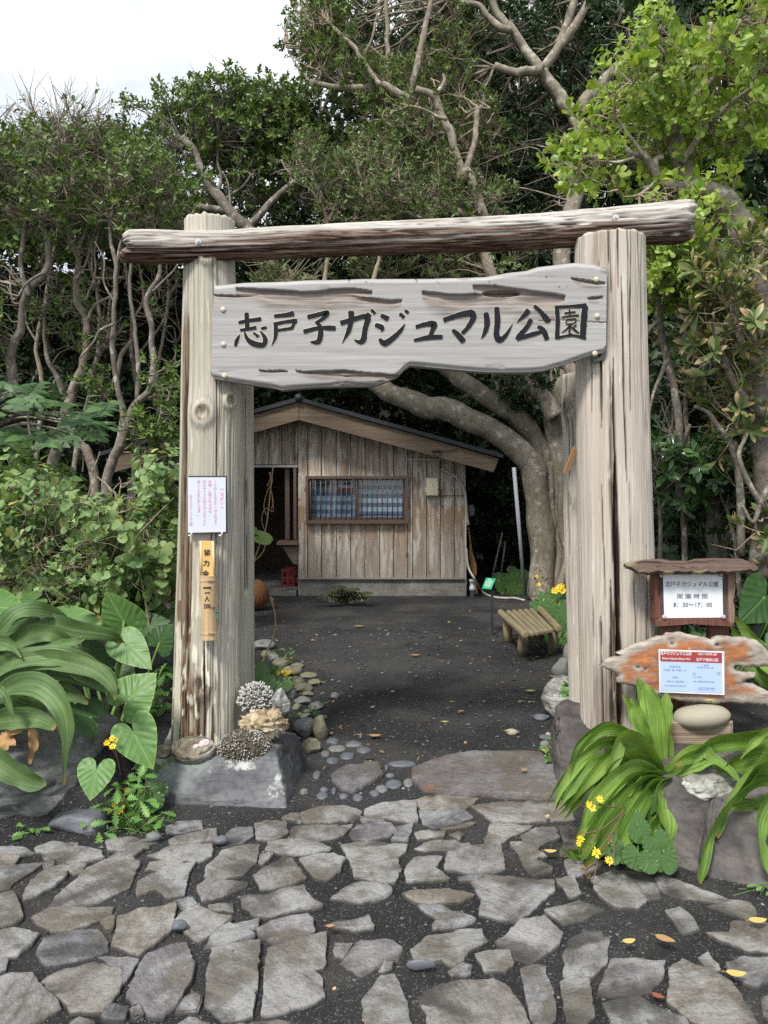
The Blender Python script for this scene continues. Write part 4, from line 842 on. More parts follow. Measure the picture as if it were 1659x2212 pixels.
# right and left side walls, back wall of the closed half
xl, xr = W(643, 1100)[0], W(1006, 1100)[0]; zt_ = W(1006, gy(1006))[2]; zb_ = .247; YB_ = 14.2; zr = W(648, gy(648))[2]
for x_, z1 in ((xr - .02, zt_), (xl + .02, W(643, gy(643))[2])):
    for q in range(10):
        y0 = YW + .035 + (YB_ - YW) / 10 * q; wl.box((x_, y0 + .155, (z1 + zb_) / 2), (.03, .31, z1 - zb_))
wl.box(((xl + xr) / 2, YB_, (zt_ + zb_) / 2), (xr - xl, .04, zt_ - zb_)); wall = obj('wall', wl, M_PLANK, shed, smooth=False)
q_ = MB(); q_.box(((xl + xr) / 2 + .01, (YW + YB_) / 2 + .02, .1235), (xr - xl + .02, YB_ - YW + .02, .247), bev=.01); obj('foundation', q_, M_CONC, shed, smooth=False)
q_ = MB(); a_, b_ = W(643, 1251, YW - .03), W(1008, 1251, YW - .03); q_.box(((a_[0] + b_[0]) / 2, YW - .02, .262), (b_[0] - a_[0], .03, .022)); obj('skirting', q_, flat('skirting_grey', (.25, .22, .19), .8), shed, smooth=False)
q_ = MB(); q_.box((xl - 1.3, YW + 1.6, .04), (2.55, 3.2, .08), bev=.01); obj('floor_slab', q_, M_CONC, shed, smooth=False)
# bargeboards, roof
YF = 10.6; q_ = MB()
beam_poly(q_, [(646.2, 868), (1078, 991), (1066, 1020), (646.2, 907)], YF, .035, .002); obj('bargeboard', q_, M_FASCIA, shed, smooth=False)
q_ = MB(); beam_poly(q_, [(645.2, 868), (645.2, 907), (236, 1023), (228, 990)], YF, .035, .002); obj('bargeboard', q_, M_FASCIA, shed, smooth=False)
rp_, rl, rr_ = P(646, 867, YF), P(214, 986, YF), P(1086, 990, YF)
for e_ in (rl, rr_):
    q_ = MB(); n_ = np.array([0, 0, 1.0]); y0, y1 = YF - .05, YB_ + .4; a_, b_ = rp_ + [0, 0, .0], e_
    V = [[a_[0], y0, a_[2]], [b_[0], y0, b_[2]], [b_[0], y1, b_[2]], [a_[0], y1, a_[2]]]; V = np.array(V + [[x, y, zz + .055] for x, y, zz in V])
    F = np.array([[0, 1, 2, 3], [7, 6, 5, 4], [0, 4, 5, 1], [1, 5, 6, 2], [2, 6, 7, 3]]); q_.add(V, [F if e_ is rr_ else F[:, ::-1]]); obj('roof_slope', q_, M_ROOF, shed, smooth=False)
q_ = MB(); q_.tube([rp_ + [0, -.07, .045], [rp_[0], YB_ + .4, rp_[2] + .045]], .055, 10); obj('ridge_cap', q_, M_ROOF, shed)
# the rear and left side of the open half
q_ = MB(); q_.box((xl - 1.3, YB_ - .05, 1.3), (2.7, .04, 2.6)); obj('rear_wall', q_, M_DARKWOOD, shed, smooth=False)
for x_ in (288, 300):
    pass
q_ = MB(); p_ = W(287, 1060, YW + .05); q_.box((p_[0], p_[1], .85), (.125, .125, 1.7), bev=.008); obj('porch_post', q_, wood('porch_wood', (.30, .25, .21), (.2, .15, .12), (.05, .03, .02), 2, 1.2), shed, smooth=False)
q_ = MB(); a_, b_ = W(262, 1004, YW - .02), W(643, 1004, YW - .02); q_.box(((a_[0] + b_[0]) / 2, YW, a_[2] - .02), (b_[0] - a_[0], .10, .035)); obj('lintel', q_, flat('lintel_grey', (.34, .33, .31), .7), shed, smooth=False)
q_ = MB(); p_ = P(379, 976, 10.4); q_.box((p_[0], YF - .05, p_[2]), (.14, .22, .10), bev=.004); obj('rafter_end', q_, flat('pale_rafter', (.45, .36, .22), .8), shed, smooth=False)
# door edge, counter
q_ = MB(); 
for x0, x1, Y_ in ((634, 641, YW - .01), (616, 626, YW + .12)): a_, b_ = W(x0, 1008, Y_), W(x1, 1165, Y_); q_.box(((a_[0] + b_[0]) / 2, Y_, (a_[2] + b_[2]) / 2), (b_[0] - a_[0], .06, a_[2] - b_[2]))
obj('door_frame', q_, M_BROWNAL, shed, smooth=False)
q_ = MB(); a_, b_ = W(598, 1170, YW - .06), W(643, 1177, YW - .06); q_.box(((a_[0] + b_[0]) / 2, YW + .08, (a_[2] + b_[2]) / 2), (b_[0] - a_[0], .34, .05), bev=.005); ct = obj('counter', q_, wood('counter_wood', (.26, .19, .13), (.17, .11, .08), (.05, .03, .02), 0, 1), shed, smooth=False)
q_ = MB(); beam_poly(q_, [(610, 1181), (642.5, 1181), (642.5, 1219), (634, 1219)], YW, .05); obj('bracket', q_, M_FASCIA, ct, smooth=False)
# window
win = MB(); 
def rect(mb, x0, y0, x1, y1, Y, d): a_, b_ = W(x0, y0, Y), W(x1, y1, Y); mb.box(((a_[0] + b_[0]) / 2, Y + d / 2, (a_[2] + b_[2]) / 2), (b_[0] - a_[0], d, a_[2] - b_[2]))
for r_ in ((660, 1028, 881, 1034), (660, 1124, 881, 1131), (660, 1034, 666, 1124), (875, 1034, 881, 1124)): rect(win, *r_, YW - .10, .115)
wf = obj('window', win, M_BROWNAL, shed, smooth=False)
q_ = MB(); 
for r_ in ((666, 1034, 672, 1124), (767, 1034, 775, 1124), (869.5, 1034, 875, 1124), (672, 1034, 767, 1036), (775, 1034, 869.5, 1036), (672, 1117, 767, 1124), (775, 1117, 869.5, 1124)): rect(q_, *r_, YW + .0, .03)
obj('sash', q_, M_BROWNAL, wf, smooth=False)
q_ = MB()
for i in range(19):
    x_ = 670.5 + i * 11.1; a_, b_ = W(x_, 1034, YW - .075), W(x_, 1125, YW - .075); q_.tube([a_, b_], .0085, 6)
obj('bars', q_, M_BROWNAL, wf)
m = Mat('glass', .02, .5); gl = m.n('ShaderNodeBsdfGlossy', {'Color': (.9, .95, 1), 'Roughness': .01}); tr_ = m.n('ShaderNodeBsdfTransparent', {0: (.82, .88, .92)}); ms = m.n('ShaderNodeMixShader', {0: .045, 1: tr_.outputs[0], 2: gl.outputs[0]}); m.t.links.new(ms.outputs[0], m.t.nodes['Material Output'].inputs[0]); M_GLASS = m.m
for r_ in ((672, 1036, 767, 1117), (775, 1036, 869.5, 1117)): q_ = MB(); rect(q_, *r_, YW + .012, .005); obj('pane', q_, M_GLASS, wf, smooth=False)
m = Mat('striped_cloth', .9, .1); zz = m.n('ShaderNodeSeparateXYZ', {0: m.n('ShaderNodeNewGeometry').outputs['Position']}).outputs[2]
fr_ = m.math('FRACT', m.math('DIVIDE', m.math('ADD', zz, .04), .126)); c = m.mix(m.ramp(fr_, [(.50, 0.0), (.53, 1.0)]), (.62, .66, .70), (.05, .095, .19)); m.col(c); M_STRIPE = m.m
m = Mat('greyed_striped_cloth', .9, .1); zz = m.n('ShaderNodeSeparateXYZ', {0: m.n('ShaderNodeNewGeometry').outputs['Position']}).outputs[2]
fr_ = m.math('FRACT', m.math('DIVIDE', m.math('ADD', zz, .01), .126)); c = m.mix(m.ramp(fr_, [(.48, 0.0), (.56, 1.0)]), (.40, .44, .49), (.15, .19, .27)); m.col(c); M_STRIPE2 = m.m  # left pane's grey film and reflections put into the cloth colour
for x0_, x1_, mt_ in ((668, 771, M_STRIPE2), (771.5, 878, M_STRIPE)):
    q_ = MB(); nx = 40; xs_ = np.linspace(x0_, x1_, nx); V = [[W(x, y, YW + .07 + .012 * math.sin(x * .28) + .008 * math.sin(x * .9)) for y in (1030, 1121)] for x in xs_]; q_.add(np.array(V).reshape(-1, 3), [gridf(nx, 2)[:, ::-1]]); obj('curtain', q_, mt_, wf)
sg_ = MB(); rect(sg_, 731, 1037, 763, 1058, YW + .018, .002); so_ = obj('sticker', sg_, flat('sticker_white', (.78, .76, .76), .4), wf, smooth=False)
q_ = MB(); rect(q_, 731, 1053.5, 763, 1058, YW + .0165, .001); obj('stripe', q_, flat('sticker_red', (.55, .03, .05), .4), so_, smooth=False)
text('AED', 9.5 * YW / 1659, M_INK, W(751.5, 1040.5, YW + .0155), so_, bold=.004)
q_ = MB(); h_ = [(math.sin(t) ** 3 * 16, 13 * math.cos(t) - 5 * math.cos(2*t) - 2 * math.cos(3*t) - math.cos(4*t)) for t in np.linspace(0, 6.283, 24, endpoint=False)]
q_.poly([W(736.3 + x * .21, 1044.5 - y * .21, YW + .0155) for x, y in h_]); obj('heart', q_, bpy.data.materials['sticker_red'], so_, smooth=False)
# fittings on the front
q_ = MB(); a_, b_ = W(921, 1032, YW - .13), W(947, 1071, YW - .13); q_.box(((a_[0] + b_[0]) / 2, YW - .075, (a_[2] + b_[2]) / 2), (b_[0] - a_[0], .11, a_[2] - b_[2]), bev=.012)
mbx = obj('meter_box', q_, flat('cream_plastic', (.62, .57, .40), .45, .5, .04), shed); q_ = MB(); q_.box((a_[0] - .004, YW - .1, (a_[2] + b_[2]) / 2 - .05), (.02, .03, .05), bev=.004); q_.box((a_[0] - .004, YW - .1, (a_[2] + b_[2]) / 2 + .06), (.02, .03, .03), bev=.004); obj('latch', q_, bpy.data.materials['cream_plastic'], mbx)
M_GREYPIPE = flat('grey_conduit', (.36, .37, .33), .5, .4)
q_ = MB(); q_.tube(smooth_path([W(x, y, YW - .05) for x, y in ((953, 1012), (960, 1017), (978, 1026), (992, 1038), (1002, 1056), (1006, 1080), (1008, 1110), (1012, 1135))], 5), .020, 8); obj('conduit', q_, M_GREYPIPE, shed)
q_ = MB(); q_.tube([W(1005.5, 1070, YW - .04), W(1007, 1286, YW - .04)], .010, 6); q_.tube([W(880, 993, YW - .03), W(971, 992.5, YW - .03)], .011, 6); obj('white_trim', q_, flat('white_pvc', (.62, .62, .60), .5, .4), shed)
q_ = MB(); q_.tube(smooth_path([W(x, y, YF - .02) for x, y in ((935, 974), (940, 985), (932, 990), (951, 983), (954, 973), (962, 974), (990, 970))], 5), .006, 5); q_.tube([W(934, 973, YF - .02), W(952, 974, YF - .02)], .014, 6); q_.tube([W(951, 985, YW - .03), W(953, 1012, YW - .03)], .006, 5); q_.tube([W(948, 1071, YW - .03), W(1004, 1070, YW - .03)], .005, 5); obj('wiring', q_, flat('dark_cable', (.05, .045, .04), .6), shed)
q_ = MB(); a_, b_ = W(1011, 1090, YW + .1), W(1026, 1116, YW + .1); q_.box(((a_[0] + b_[0]) / 2, YW + .15, (a_[2] + b_[2]) / 2), (.1, .08, .17), bev=.03); obj('junction_box', q_, flat('grey_box', (.13, .14, .15), .5), shed)
q_ = MB(); p_ = W(1021, 1284, YW - .05); q_.tube([[p_[0], YW - .02, .0], [p_[0], YW - .02, .09], [p_[0], YW - .02, .09], [p_[0], YW - .02, .14], [p_[0], YW - .02, .14], [p_[0], YW - .02, .21], [p_[0], YW - .02, .215], [p_[0], YW - .02, .25]], [.034, .034, .046, .046, .036, .036, .048, .048], 12); obj('drain_pipe', q_, flat('pvc_grey', (.50, .52, .54), .5, .4), shed)

# things standing about the shed
q_ = MB(); q_.tube(smooth_path([W(1007, 1185, YW - .1), W(1012, 1225, YW - .12), W(1026, 1252, YW - .2), G(1040, 1276, .02), G(1060, 1288, .02), G(1090, 1292, .02), G(1112, 1292, .02), G(1133, 1297, .015)], 8), .017, 8)
obj('garden_hose', q_, flat('hose_pale', (.44, .42, .36), .5, .4), label='pale garden hose trailing from the shed corner over the dark gravel', cat='hose')
q_ = MB(); q_.tube([P(1110, 1010, 10.5), G(1134, 1288, 0)], .028, 8); obj('metal_pole', q_, flat('pole_white', (.50, .53, .57), .45, .5), label='tall pale metal pole leaning between the shed and the banyan trunk', cat='pole')
for a, l in (((1085, 1150, 12.1, 1058, 1242), 'thin grey pole leaning in the dark right of the shed corner, the lower left one'), ((1092, 1165, 12.6, 1079, 1232), 'short thin grey pole leaning in the dark beside the tall pale pole')):
    q_ = MB(); q_.tube([P(a[0], a[1], a[2]), [*P(a[3], a[4], a[2] - .1)[:2], 0.0]], .014, 6); obj('tool_pole', q_, bpy.data.materials['grey_conduit'], label=l, cat='pole', group='poles leaning in the dark')
q_ = MB(); p0 = [P(x, y, 11.25) for x, y in ((1014, 1175), (1022, 1196), (1029, 1220), (1030, 1240), (1024, 1243), (1017, 1225), (1014, 1200))]; q_.add(p0 + [p + np.array([0, .03, 0]) for p in p0], [np.arange(7)[None, ::-1], np.arange(7, 14)[None], np.array([[i, (i+1) % 7, 7 + (i+1) % 7, 7 + i] for i in range(7)])]); q_.tube([P(1012, 1140, 11.3), P(1024, 1240, 11.22), [P(1030, 1286, 11.2)[0], 11.2, 0]], .014, 6)
obj('paddle', q_, flat('paddle_orange', (.42, .22, .09), .6), label='orange wooden paddle standing against the right corner of the shed', cat='paddle', smooth=False)
cr = MB(); a_ = P(608, 1212, 11.5); b_ = P(637, 1252, 11.5); x0, x1 = a_[0], b_[0]; zb2 = .08; h_ = .27; d_ = .3; yc = 11.6
for zq in (.02, .135, .25):
    cr.box(((x0+x1)/2, yc - d_/2, zb2 + zq), (x1-x0, .014, .036)); cr.box(((x0+x1)/2, yc + d_/2, zb2 + zq), (x1-x0, .014, .036)); cr.box((x0+.007, yc, zb2 + zq), (.0135, d_ - .016, .036)); cr.box((x1-.007, yc, zb2 + zq), (.0135, d_ - .016, .036))
for xq in (x0 + .02, (x0 + x1) / 2, x1 - .02):
    for zq in (.0775, .1925): cr.box((xq, yc - d_/2, zb2 + zq), (.03, .0125, .077)); cr.box((xq, yc + d_/2, zb2 + zq), (.03, .0125, .077))
cr.box(((x0+x1)/2, yc, zb2 + .008), (x1-x0-.03, d_ - .03, .012)); obj('crate', cr, flat('red_plastic', (.20, .02, .022), .5, .5), smooth=False, label='red plastic bottle crate under the counter in the shed doorway', cat='crate')
# woven ball seen past the left post
q_ = MB(); p_ = G(549, 1322, 0); n_ = 40; ph = np.linspace(0, np.pi, n_)[:, None]; th = np.linspace(0, 2*np.pi, 72, endpoint=False)[None]; rr = .17 * (1 + .03 * np.sin(th * 24 + ph * 10))
q_.add(np.stack([p_[0] + rr * np.sin(ph) * np.cos(th), p_[1] + .1 + rr * np.sin(ph) * np.sin(th), .2 + 1.15 * rr * np.cos(ph)], -1), [gridf(n_, 72, True)[:, ::-1]]); obj('fibre_ball', q_, flat('coir', (.15, .07, .035), .95, .1, .5, 70, .6), label='round rust brown fibre ball half hidden behind the left gate post', cat='ball')

# green plant label on a post
pl = thing('plant_label', 'small green information plate on a thin dark pole near the bench', 'plant label', G(1063, 1372))
b0 = G(1063, 1372); Yp = b0[1]; q_ = MB(); q_.box((b0[0], b0[1], .24), (.024, .024, .48)); obj('pole', q_, flat('dark_steel', (.03, .03, .045), .5, .5), pl, smooth=False)
q_ = MB(); cn = [P(1041, 1271, Yp - .06), P(1061, 1273, Yp - .07), P(1071, 1250, Yp + .07), P(1050, 1248, Yp + .08)]; q_.add(cn + [c_ + np.array([0, .012, -.012]) for c_ in cn], [np.array([[0, 1, 2, 3], [7, 6, 5, 4]]), np.array([[i, 4 + i, 4 + (i+1) % 4, (i+1) % 4] for i in range(4)])])
gp = obj('plate', q_, flat('plate_green', (.02, .30, .14), .4, .5, .05), pl, smooth=False); q_ = MB()
ux, uy = (cn[1] - cn[0]), (cn[3] - cn[0]); nn_ = np.cross(ux, uy); nn_ /= np.linalg.norm(nn_)
for i, (s_, e_) in enumerate(((.25, .6), (.3, .7), (.12, .9), (.12, .85), (.12, .9), (.12, .8), (.12, .9), (.3, .7))):
    v_ = .88 - i * .105; a_ = cn[0] + ux * s_ + uy * v_ + nn_ * .002; b_ = cn[0] + ux * e_ + uy * v_ + nn_ * .002; q_.add([a_, b_, b_ + uy * .035, a_ + uy * .035], [np.array([[0, 1, 2, 3]])])
obj('lettering', q_, flat('plate_white', (.6, .72, .64), .5), gp, smooth=False)

# log bench
M_BENCH = wood('bench_log', (.29, .245, .155), (.19, .155, .095), (.06, .045, .03), 1, 1.2, lich=(.42, .42, .36), rough=.8, bump=.5, crackamt=.3)
M_BLEG = wood('bench_leg', (.31, .26, .16), (.21, .17, .10), (.06, .045, .03), 2, 1.2, rough=.8, bump=.4, crackamt=.28)
bn = thing('log_bench', 'low bench of seven round logs on stubby log legs before the banyan', 'bench', G(1150, 1400))
zS = .275; nl, nr, fl_, fr_2 = G(1135, 1372, zS), G(1206, 1358, zS), G(1081, 1323, zS), G(1166, 1316, zS)
for i in range(7):
    t_ = [0, .20, .345, .49, .635, .78, 1][i]; rr = .036 if i in (0, 6) else .026; dz = 0 if i in (0, 6) else -.004
    a_ = nl * (1 - t_) + nr * t_; b_ = fl_ * (1 - t_) + fr_2 * t_; q_ = MB(); d_ = (b_ - a_); 
    q_.tube([a_ + d_ * s_ + [0, 0, dz] for s_ in (-.004, 0, .02, .25, .5, .75, .98, 1, 1.004)], np.array([.8, .97, 1, 1, 1, 1, 1, .97, .8]) * rr, 16, wob=.06, seed=i); sl_ = obj('seat_log', q_, M_BENCH, bn)
for px, py, tx_, ty_ in ((1127, 1418, .1, 0.08), (1097, 1387, .05, .82), (1194, 1412, .93, .1), (1180, 1372, .95, .85)):
    b_ = G(px, py, 0); tp_ = (nl * (1 - tx_) + nr * tx_) * (1 - ty_) + (fl_ * (1 - tx_) + fr_2 * tx_) * ty_; q_ = MB(); tp_ = np.array([(b_[0] * .6 + tp_[0] * .4), (b_[1] * .6 + tp_[1] * .4), zS - .03]); q_.tube([b_ - [0, 0, .02], b_ * .5 + tp_ * .5, tp_], .047, 16, wob=.05, seed=int(px)); obj('leg', q_, M_BLEG, bn)
# ------------------------------------------------------------------ rocks, corals, pebbles
_ico = {}
def ico(sub):
    if sub not in _ico:
        bm = bmesh.new(); bmesh.ops.create_icosphere(bm, subdivisions=sub, radius=1); _ico[sub] = bmvf(bm)
    return _ico[sub]
def rockmesh(c, size, seed, facets=9, rough=.06, sub=4, rz=0.0, fine=.5, squash=1.0, tilt=(0, 0)):
    V, F = ico(sub); V = V.copy(); rg = np.random.default_rng(seed)
    for _ in range(facets):
        n_ = rg.normal(size=3); n_ /= np.linalg.norm(n_); d = rg.uniform(.62, .9); s_ = np.maximum(V @ n_ - d, 0); V -= n_[None] * s_[:, None] * .92
    nn_ = V / np.linalg.norm(V, axis=1)[:, None]
    V += nn_ * (rough * fbm(V * 1.7 + seed * 3.1, seed, 4) + rough * fine * fbm(V * 6 + seed, seed + 5, 3))[:, None]
    V *= np.asarray(size) / 2 / np.abs(V).max(0).clip(.3)
    M = Matrix.Rotation(rz, 3, 'Z') @ Matrix.Rotation(tilt[0], 3, 'X') @ Matrix.Rotation(tilt[1], 3, 'Y'); V = V @ np.array(M).T
    mb = MB(); mb.add(V + np.asarray(c), F); return mb
def hullrock(pts, seed, cell=.03, rough=.012, bev=.02, layer=(1, 1, 3)):
    bm = bmesh.new()
    for p in pts: bm.verts.new(p)
    bmesh.ops.convex_hull(bm, input=bm.verts[:]); bmesh.ops.dissolve_limit(bm, angle_limit=R(7), verts=bm.verts[:], edges=bm.edges[:])
    bmesh.ops.bevel(bm, geom=bm.edges[:], offset=bev, segments=2, affect='EDGES', profile=.6)
    for _ in range(7):
        e_ = [q for q in bm.edges if q.calc_length() > cell]
        if not e_: break
        bmesh.ops.subdivide_edges(bm, edges=e_, cuts=1, use_grid_fill=True); bmesh.ops.triangulate(bm, faces=[f for f in bm.faces if len(f.verts) > 4])
    bm.normal_update(); N_ = np.array([v.normal[:] for v in bm.verts]); V, F = bmvf(bm)
    q = V * np.array(layer); l1 = fbm(q * 3 + seed, seed, 4); l2 = fbm(V * np.array([9, 9, 30]), seed + 3, 3)
    V = V + N_ * (rough * l1 + rough * .35 * np.round(l2 * 3) / 3)[:, None]
    mb = MB(); mb.add(V, F); return mb
M_SLATE = stone('blue_grey_slate', (.085, .088, .10), (.155, .16, .175), (.12, .105, .12), 2.2, .62, layer=(1, 1, 3), bump=.6)
M_SLATEL = stone('lichened_slate', (.062, .060, .072), (.125, .125, .137), (.30, .34, .315), 1.5, .6, lich=.6, layer=(1, 1, 2), bump=.6)
M_BOULD = stone('dark_boulder', (.10, .105, .105), (.185, .19, .185), (.15, .135, .10), 2.4, .65, lich=.35, bump=1.0)
M_PURP = stone('purple_brown_rock', (.075, .066, .066), (.145, .129, .123), (.235, .21, .20), 2.2, .7, layer=(1, 1, 2), bump=.5)
M_WHITER = stone('pale_weathered_rock', (.17, .165, .145), (.36, .35, .32), (.50, .50, .47), 5, .85, lich=.7, bump=.9)
M_TAN = stone('tan_coral_rock', (.26, .185, .095), (.50, .41, .28), (.60, .53, .42), 14, .9, bump=1.0, fine=70)
M_OLIVE = stone('olive_river_stone', (.17, .165, .105), (.235, .225, .155), None, 2.5, .55, bump=.12, fine=90)
M_GREYR = stone('grey_river_stone', (.15, .155, .15), (.225, .23, .22), None, 2.5, .6, bump=.15, fine=80)
M_BLUER = stone('blue_river_stone', (.095, .103, .118), (.16, .17, .188), None, 2.5, .5, bump=.12, fine=80)
M_BEIGE = flat('beige_river_stone', (.345, .315, .245), .65, .3, .10, 5)
M_SOILROCK = stone('grey_brown_shell', (.14, .12, .085), (.30, .265, .21), (.42, .40, .34), 9, .9, bump=.9)

# the long block under the left post: two faces meet at a sharp upright edge
blk = [G(303, 1742, -.02), G(622, 1757, -.02), P(330, 1650, 3.92), P(420, 1632, 3.93), P(598, 1622, 3.90), P(312, 1700, 3.83), [*G(668, 1640, 0)[:2], -.02], P(664, 1640, 4.62), P(640, 1585, 4.62), [-1.25, 4.4, -.02], [-1.22, 4.4, .24], P(603, 1608, 3.98)]
obj('long_stone_block', hullrock(blk, 5, .035, .016, .012), M_SLATEL, label='long dark slate block with sharp right end at the foot of the left gate post', cat='stone block')
obj('boulder', rockmesh((-1.84, 3.98, .12), (1.0, .85, .52), 12, 12, .075, 5, .5, fine=.8, tilt=(.1, -.2)), M_BOULD, label='large dark grey boulder under the strap leaves at the left edge', cat='boulder')
bs = hullrock([G(97, 1790, -.01), G(200, 1812, -.01), G(232, 1800, -.01), G(235, 1770, -.01), P(110, 1778, 3.48), P(135, 1757, 3.56), P(215, 1743, 3.58), P(228, 1752, 3.56), P(140, 1762, 3.48), P(200, 1770, 3.46), G(120, 1752, -.01)], 31, .02, .006, .02)
obj('stone', bs, M_BLUER, label='smooth blue grey stone in front of the dark boulder', cat='stone')
# right side
obj('boulder', hullrock([G(1203, 1722, -.02), G(1245, 1735, -.02), G(1300, 1720, -.02), P(1192, 1580, 4.16), P(1210, 1556, 4.22), P(1262, 1550, 4.2), P(1268, 1600, 4.0), P(1215, 1610, 4.02), [1.0, 4.6, -.02], [1.3, 4.6, -.02], [1.02, 4.5, .33], [1.3, 4.5, .36], [1.35, 4.1, .30]], 44, .03, .02, .035), M_PURP, label='purple brown boulder at the left foot of the right gate post', cat='boulder')
b2 = [G(1425, 1868, -.02), G(1520, 1905, -.02), P(1432, 1700, 3.36), P(1490, 1690, 3.42), P(1540, 1740, 3.34), P(1445, 1760, 3.30), [1.75, 3.7, -.02], [1.2, 3.8, -.02], [1.3, 3.85, .31], [1.75, 3.75, .33]]
obj('boulder', hullrock(b2, 8, .03, .014, .03), M_PURP, label='purple brown boulder under the strap leaves, left of the rock with a dark hole', cat='boulder')
b3 = [G(1500, 1905, -.02), G(1662, 1935, -.02), G(1740, 1930, -.02), P(1540, 1755, 3.26), P(1580, 1735, 3.30), P(1655, 1765, 3.25), P(1700, 1770, 3.25), P(1515, 1830, 3.14), P(1655, 1850, 3.08), [2.1, 3.6, -.02], [2.1, 3.6, .26], [1.55, 3.6, .28]]
hr = hullrock(b3, 9, .025, .016, .04); V = hr.v[0]; hc = P(1622, 1850, 3.10); hd = np.sqrt(((V[:, 0] - hc[0]) / .035) ** 2 + ((V[:, 2] - hc[2]) / .075) ** 2); V[:, 1] += .05 * np.exp(-hd ** 2) * (V[:, 1] < 3.3); hr.v[0] = V
obj('boulder', hr, M_PURP, label='dark boulder with an upright hollow at the right edge beside the paving', cat='boulder')
obj('rock', rockmesh((P(1528, 1700, 3.42)[0], 3.45, P(1528, 1702, 3.42)[2]), (.30, .22, .17), 61, 6, .16, 5, .2, 1.0), M_WHITER, label='pitted pale grey rock lying on the purple brown boulder', cat='rock')
obj('rock', rockmesh((G(1222, 1548)[0], 5.25, .13), (.34, .3, .34), 63, 6, .13, 4, .2, .8), M_WHITER, label='pale pitted rock with a dark hollow behind the right gate post foot', cat='rock')
for c, s_, sd_, mt, lb in ((( *G(1216, 1462)[:2], .06), (.20, .2, .21), 71, M_GREYR, 'rounded grey stone with white speck near the bench, left of the blue one'), ((*G(1236, 1468)[:2], .03), (.12, .14, .14), 72, M_BLUER, 'blue grey stone at the right of the rounded stone by the bench'),
        ((*G(1243, 1442)[:2], .12), (.22, .24, .26), 73, M_GREYR, 'larger grey stone partly behind the right gate post near the bench'), ((*G(1170, 1672)[:2] + [.02, .0], .0), (.09, .07, .04), 74, M_BEIGE, 'small pale stone beside the yellow fallen leaf near the purple brown boulder')):
    obj('stone', rockmesh(c, s_, sd_, 5, .04, 3), mt, label=lb, cat='stone')
for x, y, w_, h_, mt, lb in ((1107, 1585, 46, 22, M_BEIGE, 'beige pebble'), (1178, 1597, 46, 20, M_BLUER, 'flat bluish stone'), (1180, 1612, 40, 26, M_GREYR, 'grey rounded stone'), (1191, 1622, 30, 24, M_GREYR, 'grey wedge stone'), (1172, 1552, 60, 26, M_BLUER, 'blue grey slab stone'), (1187, 1590, 22, 16, M_BEIGE, 'small beige pebble')):
    w_, h_ = w_ * .62, h_ * .62; g_ = G(x, y + h_ * .3); s_ = g_[1] / 1659
    where = {1107: 'on the gravel left of the right border stones', 1178: 'below the beige pebbles at the right border', 1180: 'in the right border, above the small green weed', 1191: 'touching the purple brown boulder from the left', 1172: 'between the pale pitted rock and the purple brown boulder', 1187: 'topmost in the right border heap'}[x]
    obj('border_stone', rockmesh((g_[0], g_[1] + .03, h_ * s_ * .3), (w_ * s_, w_ * s_ * .8, h_ * s_ * 1.1), x, 5, .03, 3), mt, label=f'{lb} {where}', cat='stone', group='stones edging the path')
# oval stone on the timber block
V, F = ico(5); V = V * np.array([.142 + 0, .085, .064]); V[:, 2] += .010 * V[:, 0] / .14; V[:, 2] *= 1 - .25 * (V[:, 0] / .142) ** 3 * .5; q_ = MB(); c_ = P(1516, 1547, 3.83); q_.add(V + c_, F); obj('oval_stone', q_, M_BEIGE, label='smooth beige oval stone resting on the timber block', cat='stone')
# stones edging the left of the path, nearest first
bl = '''655,1570,55,52,G 690,1570,44,62,O 672,1611,46,42,O 595,1512,34,24,O 632,1500,20,22,G 652,1487,46,20,O 642,1472,38,24,O 628,1450,50,24,O 605,1432,44,22,O 566,1395,60,26,G 590,1420,30,18,G 652,1516,42,20,G 682,1526,40,18,G 640,1528,26,16,O 663,1537,16,10,G 655,1545,30,12,B 664,1500,30,12,O 677,1475,36,14,O 722,1504,24,18,G 700,1550,16,12,O 585,1490,30,20,O 664,1460,40,12,O 640,1440,36,14,O 575,1412,28,16,O 610,1465,28,18,G'''
ordn = 'first second third fourth fifth sixth seventh eighth ninth tenth eleventh twelfth thirteenth fourteenth fifteenth sixteenth seventeenth eighteenth nineteenth twentieth twenty-first twenty-second twenty-third twenty-fourth twenty-fifth'.split()
BL = sorted([q.split(',') for q in bl.split()], key=lambda q: -float(q[1]))
for i, q in enumerate(BL):
    x, y, w_, h_ = map(float, q[:4]); g_ = G(x, y + h_ * .42); s_ = g_[1] / 1659; mt, cl = {'G': (M_GREYR, 'grey'), 'O': (M_OLIVE, 'olive'), 'B': (M_BEIGE, 'pale')}[q[4]]; big = 'large' if w_ * s_ > .11 else 'small'
    obj('border_stone', rockmesh((g_[0], g_[1] + w_ * s_ * .35, h_ * s_ * .26), (w_ * s_, w_ * s_ * .85, h_ * s_ * 1.05), 200 + i, 8, .05, 4, .7 * i), mt, label=f'{big} {cl} rounded stone, {ordn[i]} from the long block in the left path edge', cat='stone', group='stones edging the path')
